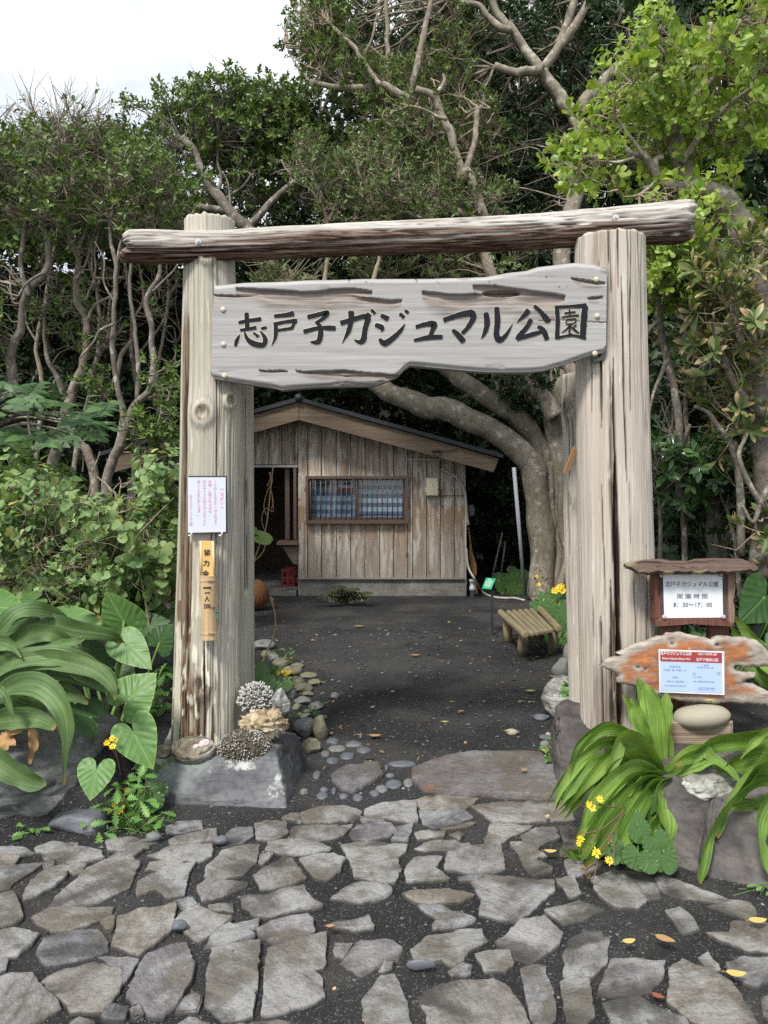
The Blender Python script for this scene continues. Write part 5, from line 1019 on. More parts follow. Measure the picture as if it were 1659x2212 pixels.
# pebbles set flush in the gravel by the threshold
pb = '''330,120,70,35 445,135,90,32 355,158,95,38 500,168,80,30 292,188,55,25 415,200,85,40 330,226,70,28 245,303,45,42 710,243,155,30 625,263,26,24 645,308,50,16 665,353,90,50 748,347,65,42 598,380,70,36 560,405,60,30 338,392,28,34 275,418,65,35 392,421,52,24 470,427,60,36 175,395,45,25 285,385,50,20 485,88,18,16 153,563,40,16'''
wh = ['topmost left of the gravel hollow', 'dark, top right of the pebble patch', 'pale flat, second row of the pebble patch', 'dark, right end of the second row', 'small, beside the olive stone', 'slate blue, above the rounded sunken slab', 'at the left corner above the sunken slab', 'brownish, alone near the sharp block edge', 'longest, flat between the two slabs', 'tiny round, left end of the longest pebble', 'thin grey, right of the sunken slab', 'large pale oval at the left of the broad slab', 'tilted pale oval touching the broad slab', 'round pale, left of the large pale oval', 'dark with pale spots, below the round pale one', 'small upright, below the sunken slab', 'round blue, lowest at the left', 'bright bluish oval in the lowest row', 'grey with fine speckle, right end of the lowest row', 'pale, nearest the block end face', 'dark thin, above the round blue one', 'white, alone on the dark gravel beyond the patch', 'bright blue, among the paving below the block']
for i, q in enumerate(pb.split()):
    x, y, w_, h_ = map(float, q.split(',')); x, y = 587.6 + x * .3958, 1555.3 + y * .3958; w_ *= .3958; g_ = G(x, y); s_ = g_[1] / 1659; dd = min(.11, max(.02, h_ * .3958 * s_ * (g_[1] / 1.6)))
    mt = M_BLUER if i not in (2, 9 + 3, 12, 13, 19, 21) else M_GREYR
    obj('pebble', rockmesh((g_[0], g_[1], .001), (w_ * s_ * 1.05, dd * 1.05, .035), 300 + i, 3, .03, 3, .0), mt, label=f'pebble {wh[i]}' if i != 8 else 'longest flat pebble lying between the two slabs', cat='pebble', group='pebbles set in the gravel')
for x, y, w_, d_, rz, lb in ((194, 1835.5 - 12, 38, .05, .3, 'pebble grey, leaning on the paving right of the weeds'), (476, 1829, 36, .045, 0, 'pebble blue, lying between flagstones right of the weeds'), (388, 2018, 36, .05, -.2, 'pebble blue, lying between flagstones left of the middle'), (909, 2104, 66, .02, 0, 'thin blue pebble lying between flagstones in the foreground')):
    if x == 194: x, y = 331, 1822
    g_ = G(x, y); s_ = g_[1] / 1659; obj('pebble', rockmesh((g_[0], g_[1], .03), (w_ * s_, d_, .04), int(x), 3, .03, 3, rz), M_BLUER if 'blue' in lb else M_GREYR, label=lb, cat='pebble', group='pebbles set in the gravel')

# corals
def coral(c, size, n, fl, fr, seed, up=-.15, core=.8):
    rg = np.random.default_rng(seed); V, F = ico(4); B = V * np.asarray(size) / 2 * core * (1 + .08 * fbm(V * 3, seed, 3))[:, None]; B = B[:]; mb = MB(); mb.add(B + c, F, tip=0)
    i = np.arange(n); z = 1 - (i + .5) / n * (1 - up); ph = i * 2.39996 + rg.normal(size=n) * .15
    d = np.stack([np.sqrt(1 - z * z) * np.cos(ph), np.sqrt(1 - z * z) * np.sin(ph), z], -1); d += rg.normal(size=(n, 3)) * .08; d /= np.linalg.norm(d, axis=1)[:, None]
    for q in range(n):
        p0 = d[q] * np.asarray(size) / 2 * core * .9; out_ = d[q] + rg.normal(size=3) * .18 + np.array([0, 0, .15]); out_ /= np.linalg.norm(out_); l_ = fl * rg.uniform(.6, 1.25)
        pts = [p0, p0 + out_ * l_ * .6, p0 + out_ * l_ * .95, p0 + out_ * l_ * 1.02]; mb.tube(np.array(pts) + c, [fr, fr * .95, fr * .75, fr * .3], 6, tip=np.repeat([0, .35, 1, 1], 6))
    return mb
m = Mat('coral_pale', .9, .15); t = m.attr('tip'); m.col(m.mix(t, m.mix(m.noise(m.co(), 40, 4), (.10, .095, .085), (.24, .235, .22)), (.50, .49, .46))); M_COR1 = m.m
m = Mat('coral_dark', .9, .15); t = m.attr('tip'); m.col(m.mix(m.math('POWER', t, 2.2), m.mix(m.noise(m.co(), 40, 4), (.035, .03, .025), (.13, .115, .09)), m.mix(m.ramp(m.noise(m.co(), 14, 3), [(.42, 0.0), (.6, 1.0)]), (.15, .13, .10), (.55, .53, .49)))); M_COR2 = m.m
c_ = P(552, 1512, 4.12); obj('branch_coral', coral(c_, (.19, .17, .19), 330, .032, .0052, 5, -.35), M_COR1, label='pale ball of branching coral leaning on the left post, behind the tan coral rock', cat='coral')
c_ = P(531, 1617, 3.96); obj('branch_coral', coral(c_ + [0, -.01, .0], (.345, .18, .23), 640, .022, .0042, 9, -.35), M_COR2, label='dark branching coral with white tips in front of the tan coral rock', cat='coral')
q_ = rockmesh(P(571, 1562, 4.05), (.28, .20, .18), 91, 7, .22, 5, .15, 2.2); obj('coral_rock', q_, M_TAN, label='tan lumpy coral rock on the long block, topmost of the coral heap', cat='coral')
obj('rock', rockmesh(P(607, 1523, 4.35), (.11, .12, .20), 93, 7, .09, 4, .1), stone('black_white_rock', (.04, .04, .04), (.12, .12, .115), (.5, .5, .48), 9, .8, lich=.6, bump=.8), label='upright black and white rock between the pale coral and the path stones', cat='rock')
obj('rock', rockmesh(P(352, 1622, 3.98), (.09, .08, .065), 95, 6, .09, 4), M_SOILROCK, label='small tan rock at the left end of the long block top', cat='rock')
# shell bowl with two pink shells
V, F = ico(5); V = V.copy(); top_ = V[:, 2] > .15; rad = np.hypot(V[:, 0], V[:, 1]); V[:, 2] = np.where(top_, .30 - .75 * (1 - rad ** 2) + .12 * fbm(V * 4, 3, 3), V[:, 2]); V *= 1 + .07 * fbm(V * 5, 6, 4)[:, None]; V = V * np.array([.112, .075, .075]); q_ = MB(); cb = P(417, 1618, 3.93); q_.add(V @ np.array(Matrix.Rotation(R(25), 3, 'X')).T + cb, F)
obj('shell_bowl', q_, M_SOILROCK, label='hollow grey brown rock holding two pink shells on the long block', cat='rock')
M_SHELL = stone('pink_shell', (.66, .50, .50), (.78, .66, .65), None, 8, .4, bump=.15)
for (x, y), s_, sd_, lb in (((441, 1606), (.062, .045, .04), 3, 'larger pink shell lying in the hollow rock'), ((423, 1613), (.034, .03, .028), 4, 'smaller pale shell beside the pink shell in the hollow rock')): obj('shell', rockmesh(P(x, y, 3.90), s_, sd_, 3, .08, 4, .3, tilt=(0, -.4)), M_SHELL, label=lb, cat='shell')

# fallen leaves
lv = '''0 965,1988,?'''
FLV = [(1359,2035,32,.3,'y','yellow leaf lying on gravel left of the brown leaf, right foreground'), (1437,2030,44,-.6,'t','brown torn leaf lying on the gravel, right foreground'), (1590,2106,44,-.1,'y','pale yellow leaf on the paving near the lower right corner'), (1637,1990,42,.1,'y','yellow leaf below the dark boulder at the right edge'), (1422,2154,28,-.6,'r','small brown leaf beside the flagstone, lower right'), (926,1703,26,.2,'r','red brown leaf lying on the broad slab'), (1132,1664,16,.5,'t','small tan leaf on the right part of the broad slab'), (1182,1765,16,.9,'y','pale curled leaf below the right strap plant'), (1189,1841,28,0,'y','small yellow leaf on gravel beside the hook shaped flagstone'), (722,2138,12,1.2,'y','tiny yellow leaf between two big flagstones'), (713,2002,20,.2,'t','small brown leaf right of the streaked flagstone'), (810,1590,28,0,'t','tan leaf on the dark path left of the broad slab'), (961,1707-147,16,0,'g','single yellow green leaf in the middle of the dark path'), (1180,1622,26,.2,'g','yellow green leaf beside the beige pebble'), (1166,1645,0,0,'',''), (1143,1632,34,.2,'g','bright leaf under the small green weed at the path edge'), (1146,1493,22,0,'g','pale green leaf in front of the bench'), (1100,1580,24,.1,'t','tan leaf left of the bench front leg'), (1196,1462,18,-.4,'t','brown leaf near the bench right leg'), (896,1416,0,0,'',''), (897,1416,20,0,'t','brown leaf on the path in line with the bench'), (842,1445,0,0,'',''), (996,1537,14,.4,'t','small brown leaf in the middle of the path beyond the gate'), (776,1353,22,.1,'t','tan leaf far up the path near the shed'), (1174,1356,0,0,'','')]
LM = {'y': flat('leaf_yellow', (.56, .40, .13), .6, .3, .15, 60), 't': flat('leaf_tan', (.36, .22, .10), .7, .2, .25, 60), 'r': flat('leaf_red', (.26, .075, .045), .6, .3, .2, 60), 'g': flat('leaf_yellow_green', (.42, .44, .10), .6, .3, .15, 60)}
for x, y, l_, rz, k_, lb in FLV:
    if not lb: continue
    zt2 = .042 if y > 1700 and k_ != 'r' else .02
    if 1640 < y < 1712 and 890 < x < 1200: zt2 = .068
    g_ = G(x, y, zt2 if y > 1630 else .02); l_ = l_ * g_[1] / 1659; n_ = 9; t_ = np.linspace(0, 1, n_); w_ = l_ * .26 * np.sin(np.pi * t_ ** .8) ** .8 + .001; rg = np.random.default_rng(int(x)); cu = rg.uniform(.02, .07)
    V = np.array([[[(t - .5) * l_, s_ * w, cu * l_ * (s_ * s_) * .5 + cu * l_ * (2 * t - 1) ** 2 + .004] for s_ in (-1, 0, 1)] for t, w in zip(t_, w_)]).reshape(-1, 3)
    V = V @ np.array(Matrix.Rotation(rz, 3, 'Z')).T + g_; q_ = MB(); q_.add(V, [gridf(n_, 3)]); q_.tube([V[1], V[1] + (V[1] - V[4]) * 1.6], .0008, 4)
    obj('fallen_leaf', q_, LM[k_], label=lb, cat='leaf', group='fallen leaves on the ground')
# ------------------------------------------------------------------ leaves in number
LEAN = None
def nrmz(v): return v / (np.linalg.norm(v, axis=-1, keepdims=True) + 1e-9)
def lean_leaves(mb, p, d, n, Ln, Wd, fold=.18, droop=.12, mi=0, wide=.62):
    """six-cornered folded leaves: base p, direction d, upper side n"""
    s = nrmz(np.cross(d, n)); n = np.cross(s, d); Ln = np.broadcast_to(Ln, (len(p),))[:, None]; Wd = np.broadcast_to(Wd, (len(p),))[:, None]
    a = p + d * Ln * .34; b = p + d * Ln * .74 - n * Ln * droop * .35; f = n * Wd * fold; f2 = f * .8
    V = np.stack([p, a + s * Wd * .5 + f, b + s * Wd * .5 * wide + f2, p + d * Ln - n * Ln * droop, b - s * Wd * .5 * wide + f2, a - s * Wd * .5 + f], 1)
    F = (np.array([[0, 1, 2, 3], [0, 3, 4, 5]])[None] + np.arange(len(p))[:, None, None] * 6).reshape(-1, 4)
    mb.add(V.reshape(-1, 3), [F], mi, tip=np.tile([0, .0, .55, 1, .55, .0], len(p)))
PROF = {'obov': ([0, .2, .42, .64, .82, .94, 1], [.04, .34, .66, .95, .95, .6, .02]), 'round': ([0, .06, .22, .45, .7, .9, 1], [.15, .62, .96, 1.0, .78, .36, .02]), 'lance': ([0, .2, .4, .6, .8, .92, 1], [.05, .5, .85, 1.0, .72, .36, .02])}
def strip_leaves(mb, p, d, n, Ln, Wd, prof, fold=.14, droop=.14, rg=None):
    """smooth leaves with a midrib: seven stations, three across"""
    u, w_ = (np.array(q) for q in PROF[prof]); N = len(p); s = nrmz(np.cross(d, n)); n = np.cross(s, d); Ln = np.broadcast_to(Ln, (N,))[:, None, None]; Wd = np.broadcast_to(Wd, (N,))[:, None, None]; U = u[None, :, None]; W_ = w_[None, :, None] * Wd / 2
    cu = droop * (1 if rg is None else rg.uniform(.2, 2.0, (N, 1, 1))); tw = 0 if rg is None else rg.normal(size=(N, 1, 1)) * .25
    mid = p[:, None] + d[:, None] * Ln * U - n[:, None] * Ln * cu * U ** 2; sv = s[:, None] + n[:, None] * tw * U
    V = np.stack([mid + sv * W_ + n[:, None] * W_ * fold * 2, mid, mid - sv * W_ + n[:, None] * W_ * fold * 2], 2).reshape(-1, 3); m_ = len(u)
    mb.add(V, [(gridf(m_, 3)[None] + np.arange(N)[:, None, None] * m_ * 3).reshape(-1, 4)], tip=np.tile(np.repeat(sst(.45, 1, u), 3), N))
def sprigs(mb, pos, ax, k, sl, Ln, Wd, rg, tilt=(35, 70), distich=False, fold=.18, droop=.12, wide=.62, up=0.0, prof=None):
    """twig ends: k leaves in a spiral round each axis"""
    N = len(pos); ax = nrmz(ax); r_ = rg.normal(size=(N, 3)); u = nrmz(r_ - ax * (r_ * ax).sum(1, keepdims=True)); v = np.cross(ax, u)
    if distich: u = nrmz(np.cross(ax, np.array([[0, 0, 1.0]]))); v = np.cross(ax, u)
    for j in range(k):
        az = (j % 2) * np.pi + rg.normal(size=N) * .15 if distich else j * 2.39996 + rg.normal(size=N) * .35 + rg.random(N)[0] * 0
        ti = np.radians(rg.uniform(*tilt, size=N)) if not distich else np.radians(rg.uniform(60, 80, size=N))
        o = np.cos(az)[:, None] * u + np.sin(az)[:, None] * v; d = nrmz(ax * np.cos(ti)[:, None] + o * np.sin(ti)[:, None] + np.array([0, 0, up])); n = nrmz(ax * np.sin(ti)[:, None] - o * np.cos(ti)[:, None] + 1e-3 + (np.array([0, 0, 1.2]) if distich else 0))
        f_ = (j + .5) / k; q = rg.uniform(.75, 1.15, size=N) * (1.1 - .35 * f_ if not distich else 1 - .5 * abs(f_ - .45))
        b_ = pos + ax * (sl * f_ if distich else sl * (-.3 + 1.3 * f_) * rg.uniform(.8, 1.2, (N, 1)))
        if prof: strip_leaves(mb, b_, d, n, Ln * q, Wd * q, prof, fold * .7, droop, rg)
        else: lean_leaves(mb, b_, d, n, Ln * q, Wd * q, fold, droop, wide=wide)
def in_poly(px, py, poly):
    c = np.zeros(len(px), bool); j = len(poly) - 1
    for i in range(len(poly)):
        (xi, yi), (xj, yj) = poly[i], poly[j]; c ^= ((yi > py) != (yj > py)) & (px < (xj - xi) * (py - yi) / (yj - yi + 1e-12) + xi); j = i
    return c
def fill(poly, Y, n, rg, clump=.0, seed=0, cs_=.9):
    """n points spread through a region, in clumps with gaps"""
    pl = np.array(poly, float); o = []; got = 0; a, b = pl.min(0), pl.max(0)
    while got < n:
        x = rg.uniform(a[0], b[0], 4000); y = rg.uniform(a[1], b[1], 4000); yy = rg.uniform(Y[0], Y[1], 4000); ok = in_poly(x, y, pl); x, y, yy = x[ok], y[ok], yy[ok]
        q = Pv(x, y, yy)
        if clump: q = q[fbm(q * cs_, seed, 2) > clump - .35 + rg.random(len(q)) * .15]
        o.append(q); got += len(q)
    return np.concatenate(o)[:n]

# ------------------------------------------------------------------ strap leaves, heart leaves, flowers
def strapmat(name, LIL):
    m = Mat(name, .46, .32); u = m.attr('u'); s_ = m.attr('along'); r = m.orand(); k = m.n('ShaderNodeCombineXYZ', {0: m.math('MULTIPLY', u, 10.0), 1: m.math('MULTIPLY', s_, 1.1), 2: m.math('MULTIPLY', r, 30)}).outputs[0]
    f = m.noise(k, 1.5, 4, .6); c = m.mix(m.ramp(f, [(.38, 0.0), (.58, 1.0)]), tuple(q * .72 for q in LIL[0]), tuple(q * 1.2 for q in LIL[1])); c = m.mix(m.ramp(m.math('ABSOLUTE', u), [(.0, .55), (.14, 0.0)]), c, (.24, .36, .10)); c = m.mix(m.ramp(r, [(0, 0.0), (1, .45)]), c, LIL[2])
    c = m.mix(m.ramp(s_, [(.93, 0.0), (.985, .85)]), c, (.40, .27, .09)); c = m.mix(m.ramp(m.noise(m.co(), 38, 3), [(.68, 0.0), (.72, .6)]), c, (.30, .26, .09)); c = m.mix(m.ramp(m.noise(m.co((1, 1, 1), (3, 3, 3)), 6, 4), [(.42, .35), (.58, 0.0)]), c, tuple(q * .6 for q in LIL[0])); m.col(c); m.bump(f, .55, .006); tr_ = m.n('ShaderNodeBsdfTranslucent', {0: m.mix(1.0, c, (1.3, 1.35, .6), 'MULTIPLY')}); ms = m.n('ShaderNodeMixShader', {0: .22, 1: m.b.outputs[0], 2: tr_.outputs[0]}); m.t.links.new(ms.outputs[0], m.t.nodes['Material Output'].inputs[0]); return m.m
M_STRAP = strapmat('strap_leaf', ((.085, .19, .030), (.20, .35, .065), (.32, .44, .09)))
M_STRAP2 = strapmat('grey_green_strap_leaf', ((.06, .12, .042), (.125, .21, .075), (.17, .26, .09)))
def strap(pts, seed, roll=25, wave=.10, fold=.16, twist=0.0):
    """pts: (x, y, distance, width in px). One long arching leaf"""
    rg = np.random.default_rng(seed); q = smooth_path(np.array([[*P(a, b, Y), w_ * Y / 1659] for a, b, Y, w_ in pts]), 10); p = q[:, :3]; n_ = len(p); w_ = np.maximum(q[:, 3], .002); t = nrmz(np.gradient(p, axis=0)); v = np.array([0, 1.0, 0])
    sA = nrmz(np.cross(t, v)); dp = nrmz(v - t * (t @ v)[:, None]); s_ = np.linspace(0, 1, n_); ro = R(roll) * np.ones(n_) + R(18) * np.sin(s_ * 5 + rg.random() * 6) + R(twist) * s_; sd_ = np.cos(ro)[:, None] * sA + np.sin(ro)[:, None] * dp; nm = np.cross(sd_, t); nm *= np.where(nm[:, 1:2] > 0, -1, 1)
    U = np.linspace(-1, 1, 9); V = []; ph = rg.random(2) * 6
    for i in range(n_):
        for u_ in U: V.append(p[i] + sd_[i] * u_ * w_[i] / 2 * (1 + (.10 * vn([[s_[i] * 11, seed, u_ > 0]])[0] if abs(u_) > .7 else 0)) + nm[i] * w_[i] * (fold * abs(u_) ** 1.3 + wave * u_ * abs(u_) * math.sin(s_[i] * 17 + ph[int(u_ > 0)])))
    mb = MB(); mb.add(V, [gridf(n_, 9)], u=np.tile(U, n_), along=np.repeat(s_, 9)); return mb
HEART = np.array([(1,0),(.93,.10),(.80,.29),(.64,.50),(.45,.71),(.24,.89),(.02,.99),(-.18,.97),(-.33,.84),(-.41,.62),(-.40,.38),(-.31,.17),(-.16,.05),(-.03,.0)])
KID = np.array([(.82,0),(.82,.2),(.80,.42),(.72,.64),(.56,.84),(.33,.97),(.06,1),(-.22,.93),(-.42,.74),(-.48,.50),(-.40,.26),(-.24,.09),(-.08,.02),(-.02,0)])
def leafveined(name, a, b, vein, rough=.4, edge=None):
    m = Mat(name, rough, .4); k = m.co(); c = m.mix(m.noise(k, 7, 4), a, b); r = m.orand(); c = m.mix(m.ramp(r, [(0, 0.0), (1, .4)]), c, b); c = m.mix(m.attr('vein'), c, vein)
    if edge: c = m.mix(m.attr('edge'), c, edge)
    m.col(c); tr_ = m.n('ShaderNodeBsdfTranslucent', {0: m.mix(1.0, c, (1.3, 1.35, .6), 'MULTIPLY')}); ms = m.n('ShaderNodeMixShader', {0: .25, 1: m.b.outputs[0], 2: tr_.outputs[0]}); m.t.links.new(ms.outputs[0], m.t.nodes['Material Output'].inputs[0]); return m.m
M_TARO = leafveined('taro_leaf', (.075, .17, .042), (.14, .275, .08), (.24, .38, .13), .45, (.22, .34, .07)); M_TARO2 = leafveined('dark_taro_leaf', (.028, .075, .022), (.05, .115, .035), (.09, .17, .06), .5); M_KID = leafveined('leopard_leaf', (.045, .105, .028), (.09, .175, .05), (.12, .20, .07), .3)
M_STEM = flat('green_stem', (.13, .22, .06), .5, .3, .2); M_BSTEM = flat('brown_stem', (.16, .11, .07), .8, .2, .3)
def heart(att, tip, lat, seed=0, shape=HEART, ripple=.035, nv=9, cup=.10, wav=.02):
    """a veined heart leaf: attachment, tip and side point as (px, row, distance) or 3-D points"""
    g = lambda q: P(*q) if q[1] > 100 else np.asarray(q, float)
    A, T, Lp = g(att), g(tip), g(lat); U = T - A; Vv = Lp - A; Vv = Vv - U * (Vv @ U) / (U @ U); N_ = np.cross(U, Vv); N_ /= np.linalg.norm(N_); N_ *= -1 if N_[1] > 0 else 1; sc = np.linalg.norm(Vv)
    h = smooth_path(shape, 5); h = h[::-1]; pl = np.vstack([h, (h * [1, -1])[::-1][1:-1]]); m_ = len(pl); rings = [0.03, .10, .2, .32, .45, .58, .7, .82, .92, 1.0]; V, ve, ed = [], [], []; th = np.arctan2(pl[:, 1] * .8, pl[:, 0] + .0); ph = seed * 1.7
    for f_ in rings:
        x, y = pl[:, 0] * f_, pl[:, 1] * f_; uu = x - .55 * np.abs(y)            # lateral ribs run outward and forward
        w_ = np.cos(2 * np.pi * (uu * nv * .5) + .3); mid = np.exp(-(y / (.028 + .01 * (1 - x))) ** 2) * (x > -.05)
        lat_v = sst(.93, .995, w_) * (np.abs(y) > .03); ve.append(np.maximum(mid, lat_v * .55)); ed.append(np.full(m_, sst(.93, 1, f_)) * .7)
        zz = -ripple * (1 - w_) * .5 * np.minimum(1, np.abs(y) * 3) * sst(0, .3, f_) - .03 * mid + cup * (np.abs(y) ** 2) * .6 - cup * np.maximum(x, 0) ** 2 * 1.3 + wav * np.sin(th * 15 + ph) * f_ ** 4 + .03 * fbm(np.column_stack([x * 2, y * 2, x * 0 + seed]), seed, 2)
        V.append(A + x[:, None] * U + y[:, None] * Vv + (zz * sc)[:, None] * N_)
    V = np.concatenate(V); mb = MB(); V = np.vstack([V, A[None]]); j = np.arange(m_); mb.add(V, [gridf(len(rings), m_, True), np.stack([j, np.full(m_, len(V) - 1), (j + 1) % m_], -1)], vein=np.r_[np.concatenate(ve), 1], edge=np.r_[np.concatenate(ed), 0]); return mb
m = Mat('petal', .5, .2); m.col(m.ramp(m.island(), [(0, (.80, .50, .02)), (1, (.86, .62, .04))])); M_PETAL = m.m; M_FCORE = flat('flower_core', (.50, .26, .02), .8); M_WILT = flat('wilted_flower', (.30, .17, .06), .9, .1, .4, 90)
def daisy(mb, mbc, c, nrm, r_, rg, n=9):
    nrm = nrmz(np.asarray(nrm, float)); a = nrmz(np.cross(nrm, [.3, .2, 1.0])); b = np.cross(nrm, a); ph = rg.random() * 6; az = ph + np.arange(n) * 2 * np.pi / n + rg.normal(size=n) * .1
    d = np.cos(az)[:, None] * a + np.sin(az)[:, None] * b + nrm * rg.uniform(-.1, .45); lean_leaves(mb, c + nrmz(d) * r_ * .15, nrmz(d), np.repeat(nrm[None], n, 0), r_ * rg.uniform(.75, 1.1, n), r_ * .36, .05, .12, wide=.9)
    mbc.tube([c - nrm * r_ * .2, c + nrm * r_ * .06, c + nrm * r_ * .14], [r_ * .12, r_ * .24, r_ * .12], 8)

# left strap-leaved lily
lil = thing('strap_lily', 'large strap leaved lily with broad arching leaves at the left edge beside the taro', 'lily plant', (-1.95, 3.8, .2))
for i, (pts, ro) in enumerate([
    ([(-40,1490,3.75,42),(20,1448,3.7,50),(90,1425,3.65,56),(150,1432,3.6,56),(205,1450,3.58,48),(240,1482,3.56,32),(248,1512,3.55,5)], 28),
    ([(-60,1560,3.7,50),(20,1490,3.62,60),(80,1478,3.55,72),(130,1520,3.5,66),(145,1580,3.48,44),(141,1630,3.47,16),(138,1695,3.47,8)], 25),
    ([(-60,1420,3.9,50),(30,1370,3.85,60),(100,1345,3.85,56),(160,1360,3.9,50),(240,1372,4.0,34),(262,1390,4.05,10)], 25),
    ([(-50,1470,3.7,50),(40,1425,3.65,60),(130,1420,3.65,66),(190,1450,3.65,74),(235,1475,3.66,60),(250,1490,3.66,14)], 20),
    ([(-40,1400,3.8,50),(0,1365,3.75,54),(40,1325,3.75,60),(80,1318,3.8,50),(125,1328,3.9,30),(150,1345,3.95,10)], 30),
    ([(10,1405,3.75,40),(60,1372,3.75,56),(110,1368,3.75,50),(150,1390,3.8,26),(170,1402,3.8,6)], 20),
    ([(-30,1560,3.65,56),(30,1550,3.6,64),(80,1555,3.58,56),(120,1572,3.58,20)], 22),
    ([(-60,1625,3.5,70),(-10,1640,3.45,84),(40,1672,3.4,74),(80,1690,3.4,50),(100,1695,3.4,8)], 15),
    ([(-40,1470,3.6,30),(0,1490,3.5,26),(18,1520,3.48,20),(32,1560,3.47,4)], 10),
    ([(60,1440,3.75,30),(110,1400,3.72,34),(160,1388,3.7,24),(182,1380,3.7,6)], 20),
    ([(80,1405,3.85,20),(120,1400,3.8,24),(165,1385,3.8,4)], 25), ([(60,1460,3.8,40),(120,1450,3.78,62),(200,1466,3.75,60),(245,1490,3.75,30),(258,1500,3.75,6)], 35),
    ([(-20,1440,3.9,40),(50,1400,3.9,50),(130,1390,3.95,40),(180,1345,4.0,36),(215,1330,4.1,10)], 30), ([(20,1480,3.8,50),(90,1490,3.75,60),(150,1500,3.72,50),(190,1520,3.7,8)], 30), ([(-30,1380,3.7,44),(10,1390,3.65,46),(30,1402,3.64,20),(46,1420,3.62,4)], 20),
    ([(-60,1500,3.8,60),(0,1510,3.72,70),(60,1530,3.7,60),(110,1520,3.7,30),(130,1530,3.7,5)], 35)]):
    obj('leaf', strap([(a, b, c, d * .74) for a, b, c, d in pts], i + 1, ro), M_STRAP2, lil)
    if i not in (1, 7, 8): jx, jy = ((i * 53) % 29) - 20, ((i * 31) % 25) - 18; obj('leaf', strap([(a + jx * k / len(pts), b + jy * k / len(pts) + 4, c + .06, d * .5) for k, (a, b, c, d) in enumerate(pts)], i + 101, ro + 8), M_STRAP2, lil)
q_ = MB(); q_.tube([P(-60, 1690, 3.9), P(-40, 1560, 3.85), P(-30, 1440, 3.85)], [.06, .055, .03], 10); obj('stem', q_, M_STEM, lil)
dl = MB(); 
for pts in ([(0,1600,3.62,14),(40,1575,3.6,22),(90,1560,3.6,12)], [(66,1565,3.58,10),(72,1600,3.57,22),(64,1650,3.57,5)], [(0,1590,3.6,20),(20,1605,3.58,34),(34,1600,3.58,14)]): 
    s0 = strap(pts, 5, 30, .25); dl.add(s0.v[0], s0.f)
obj('dead_leaf', dl, LM['t'], lil)
# right lilies
def rl(name, label, base, rows, rolls=22):
    t_ = thing(name, label, 'lily plant', base)
    for i, pts in enumerate(rows):
        obj('leaf', strap([(a, b, c, d * 1.08) for a, b, c, d in pts], 40 + i, rolls + (i * 37 % 20) - 12, .07), M_STRAP, t_)
        for q_ in range(2 if len(rows) > 12 and pts[-1][0] < 1390 else 1 if len(rows) > 12 else 0): jx, jy = ((i * 53 + q_ * 17) % 41) - 22, ((i * 31 + q_ * 23) % 37) - 20; obj('leaf', strap([(a + jx * (k / len(pts)) ** .8, b + jy * (k / len(pts)), c + .05 + .04 * q_, d * .74) for k, (a, b, c, d) in enumerate(pts)], 140 + i + 50 * q_, rolls + (i * 29 % 24) - 12, .08), M_STRAP, t_)
    return t_
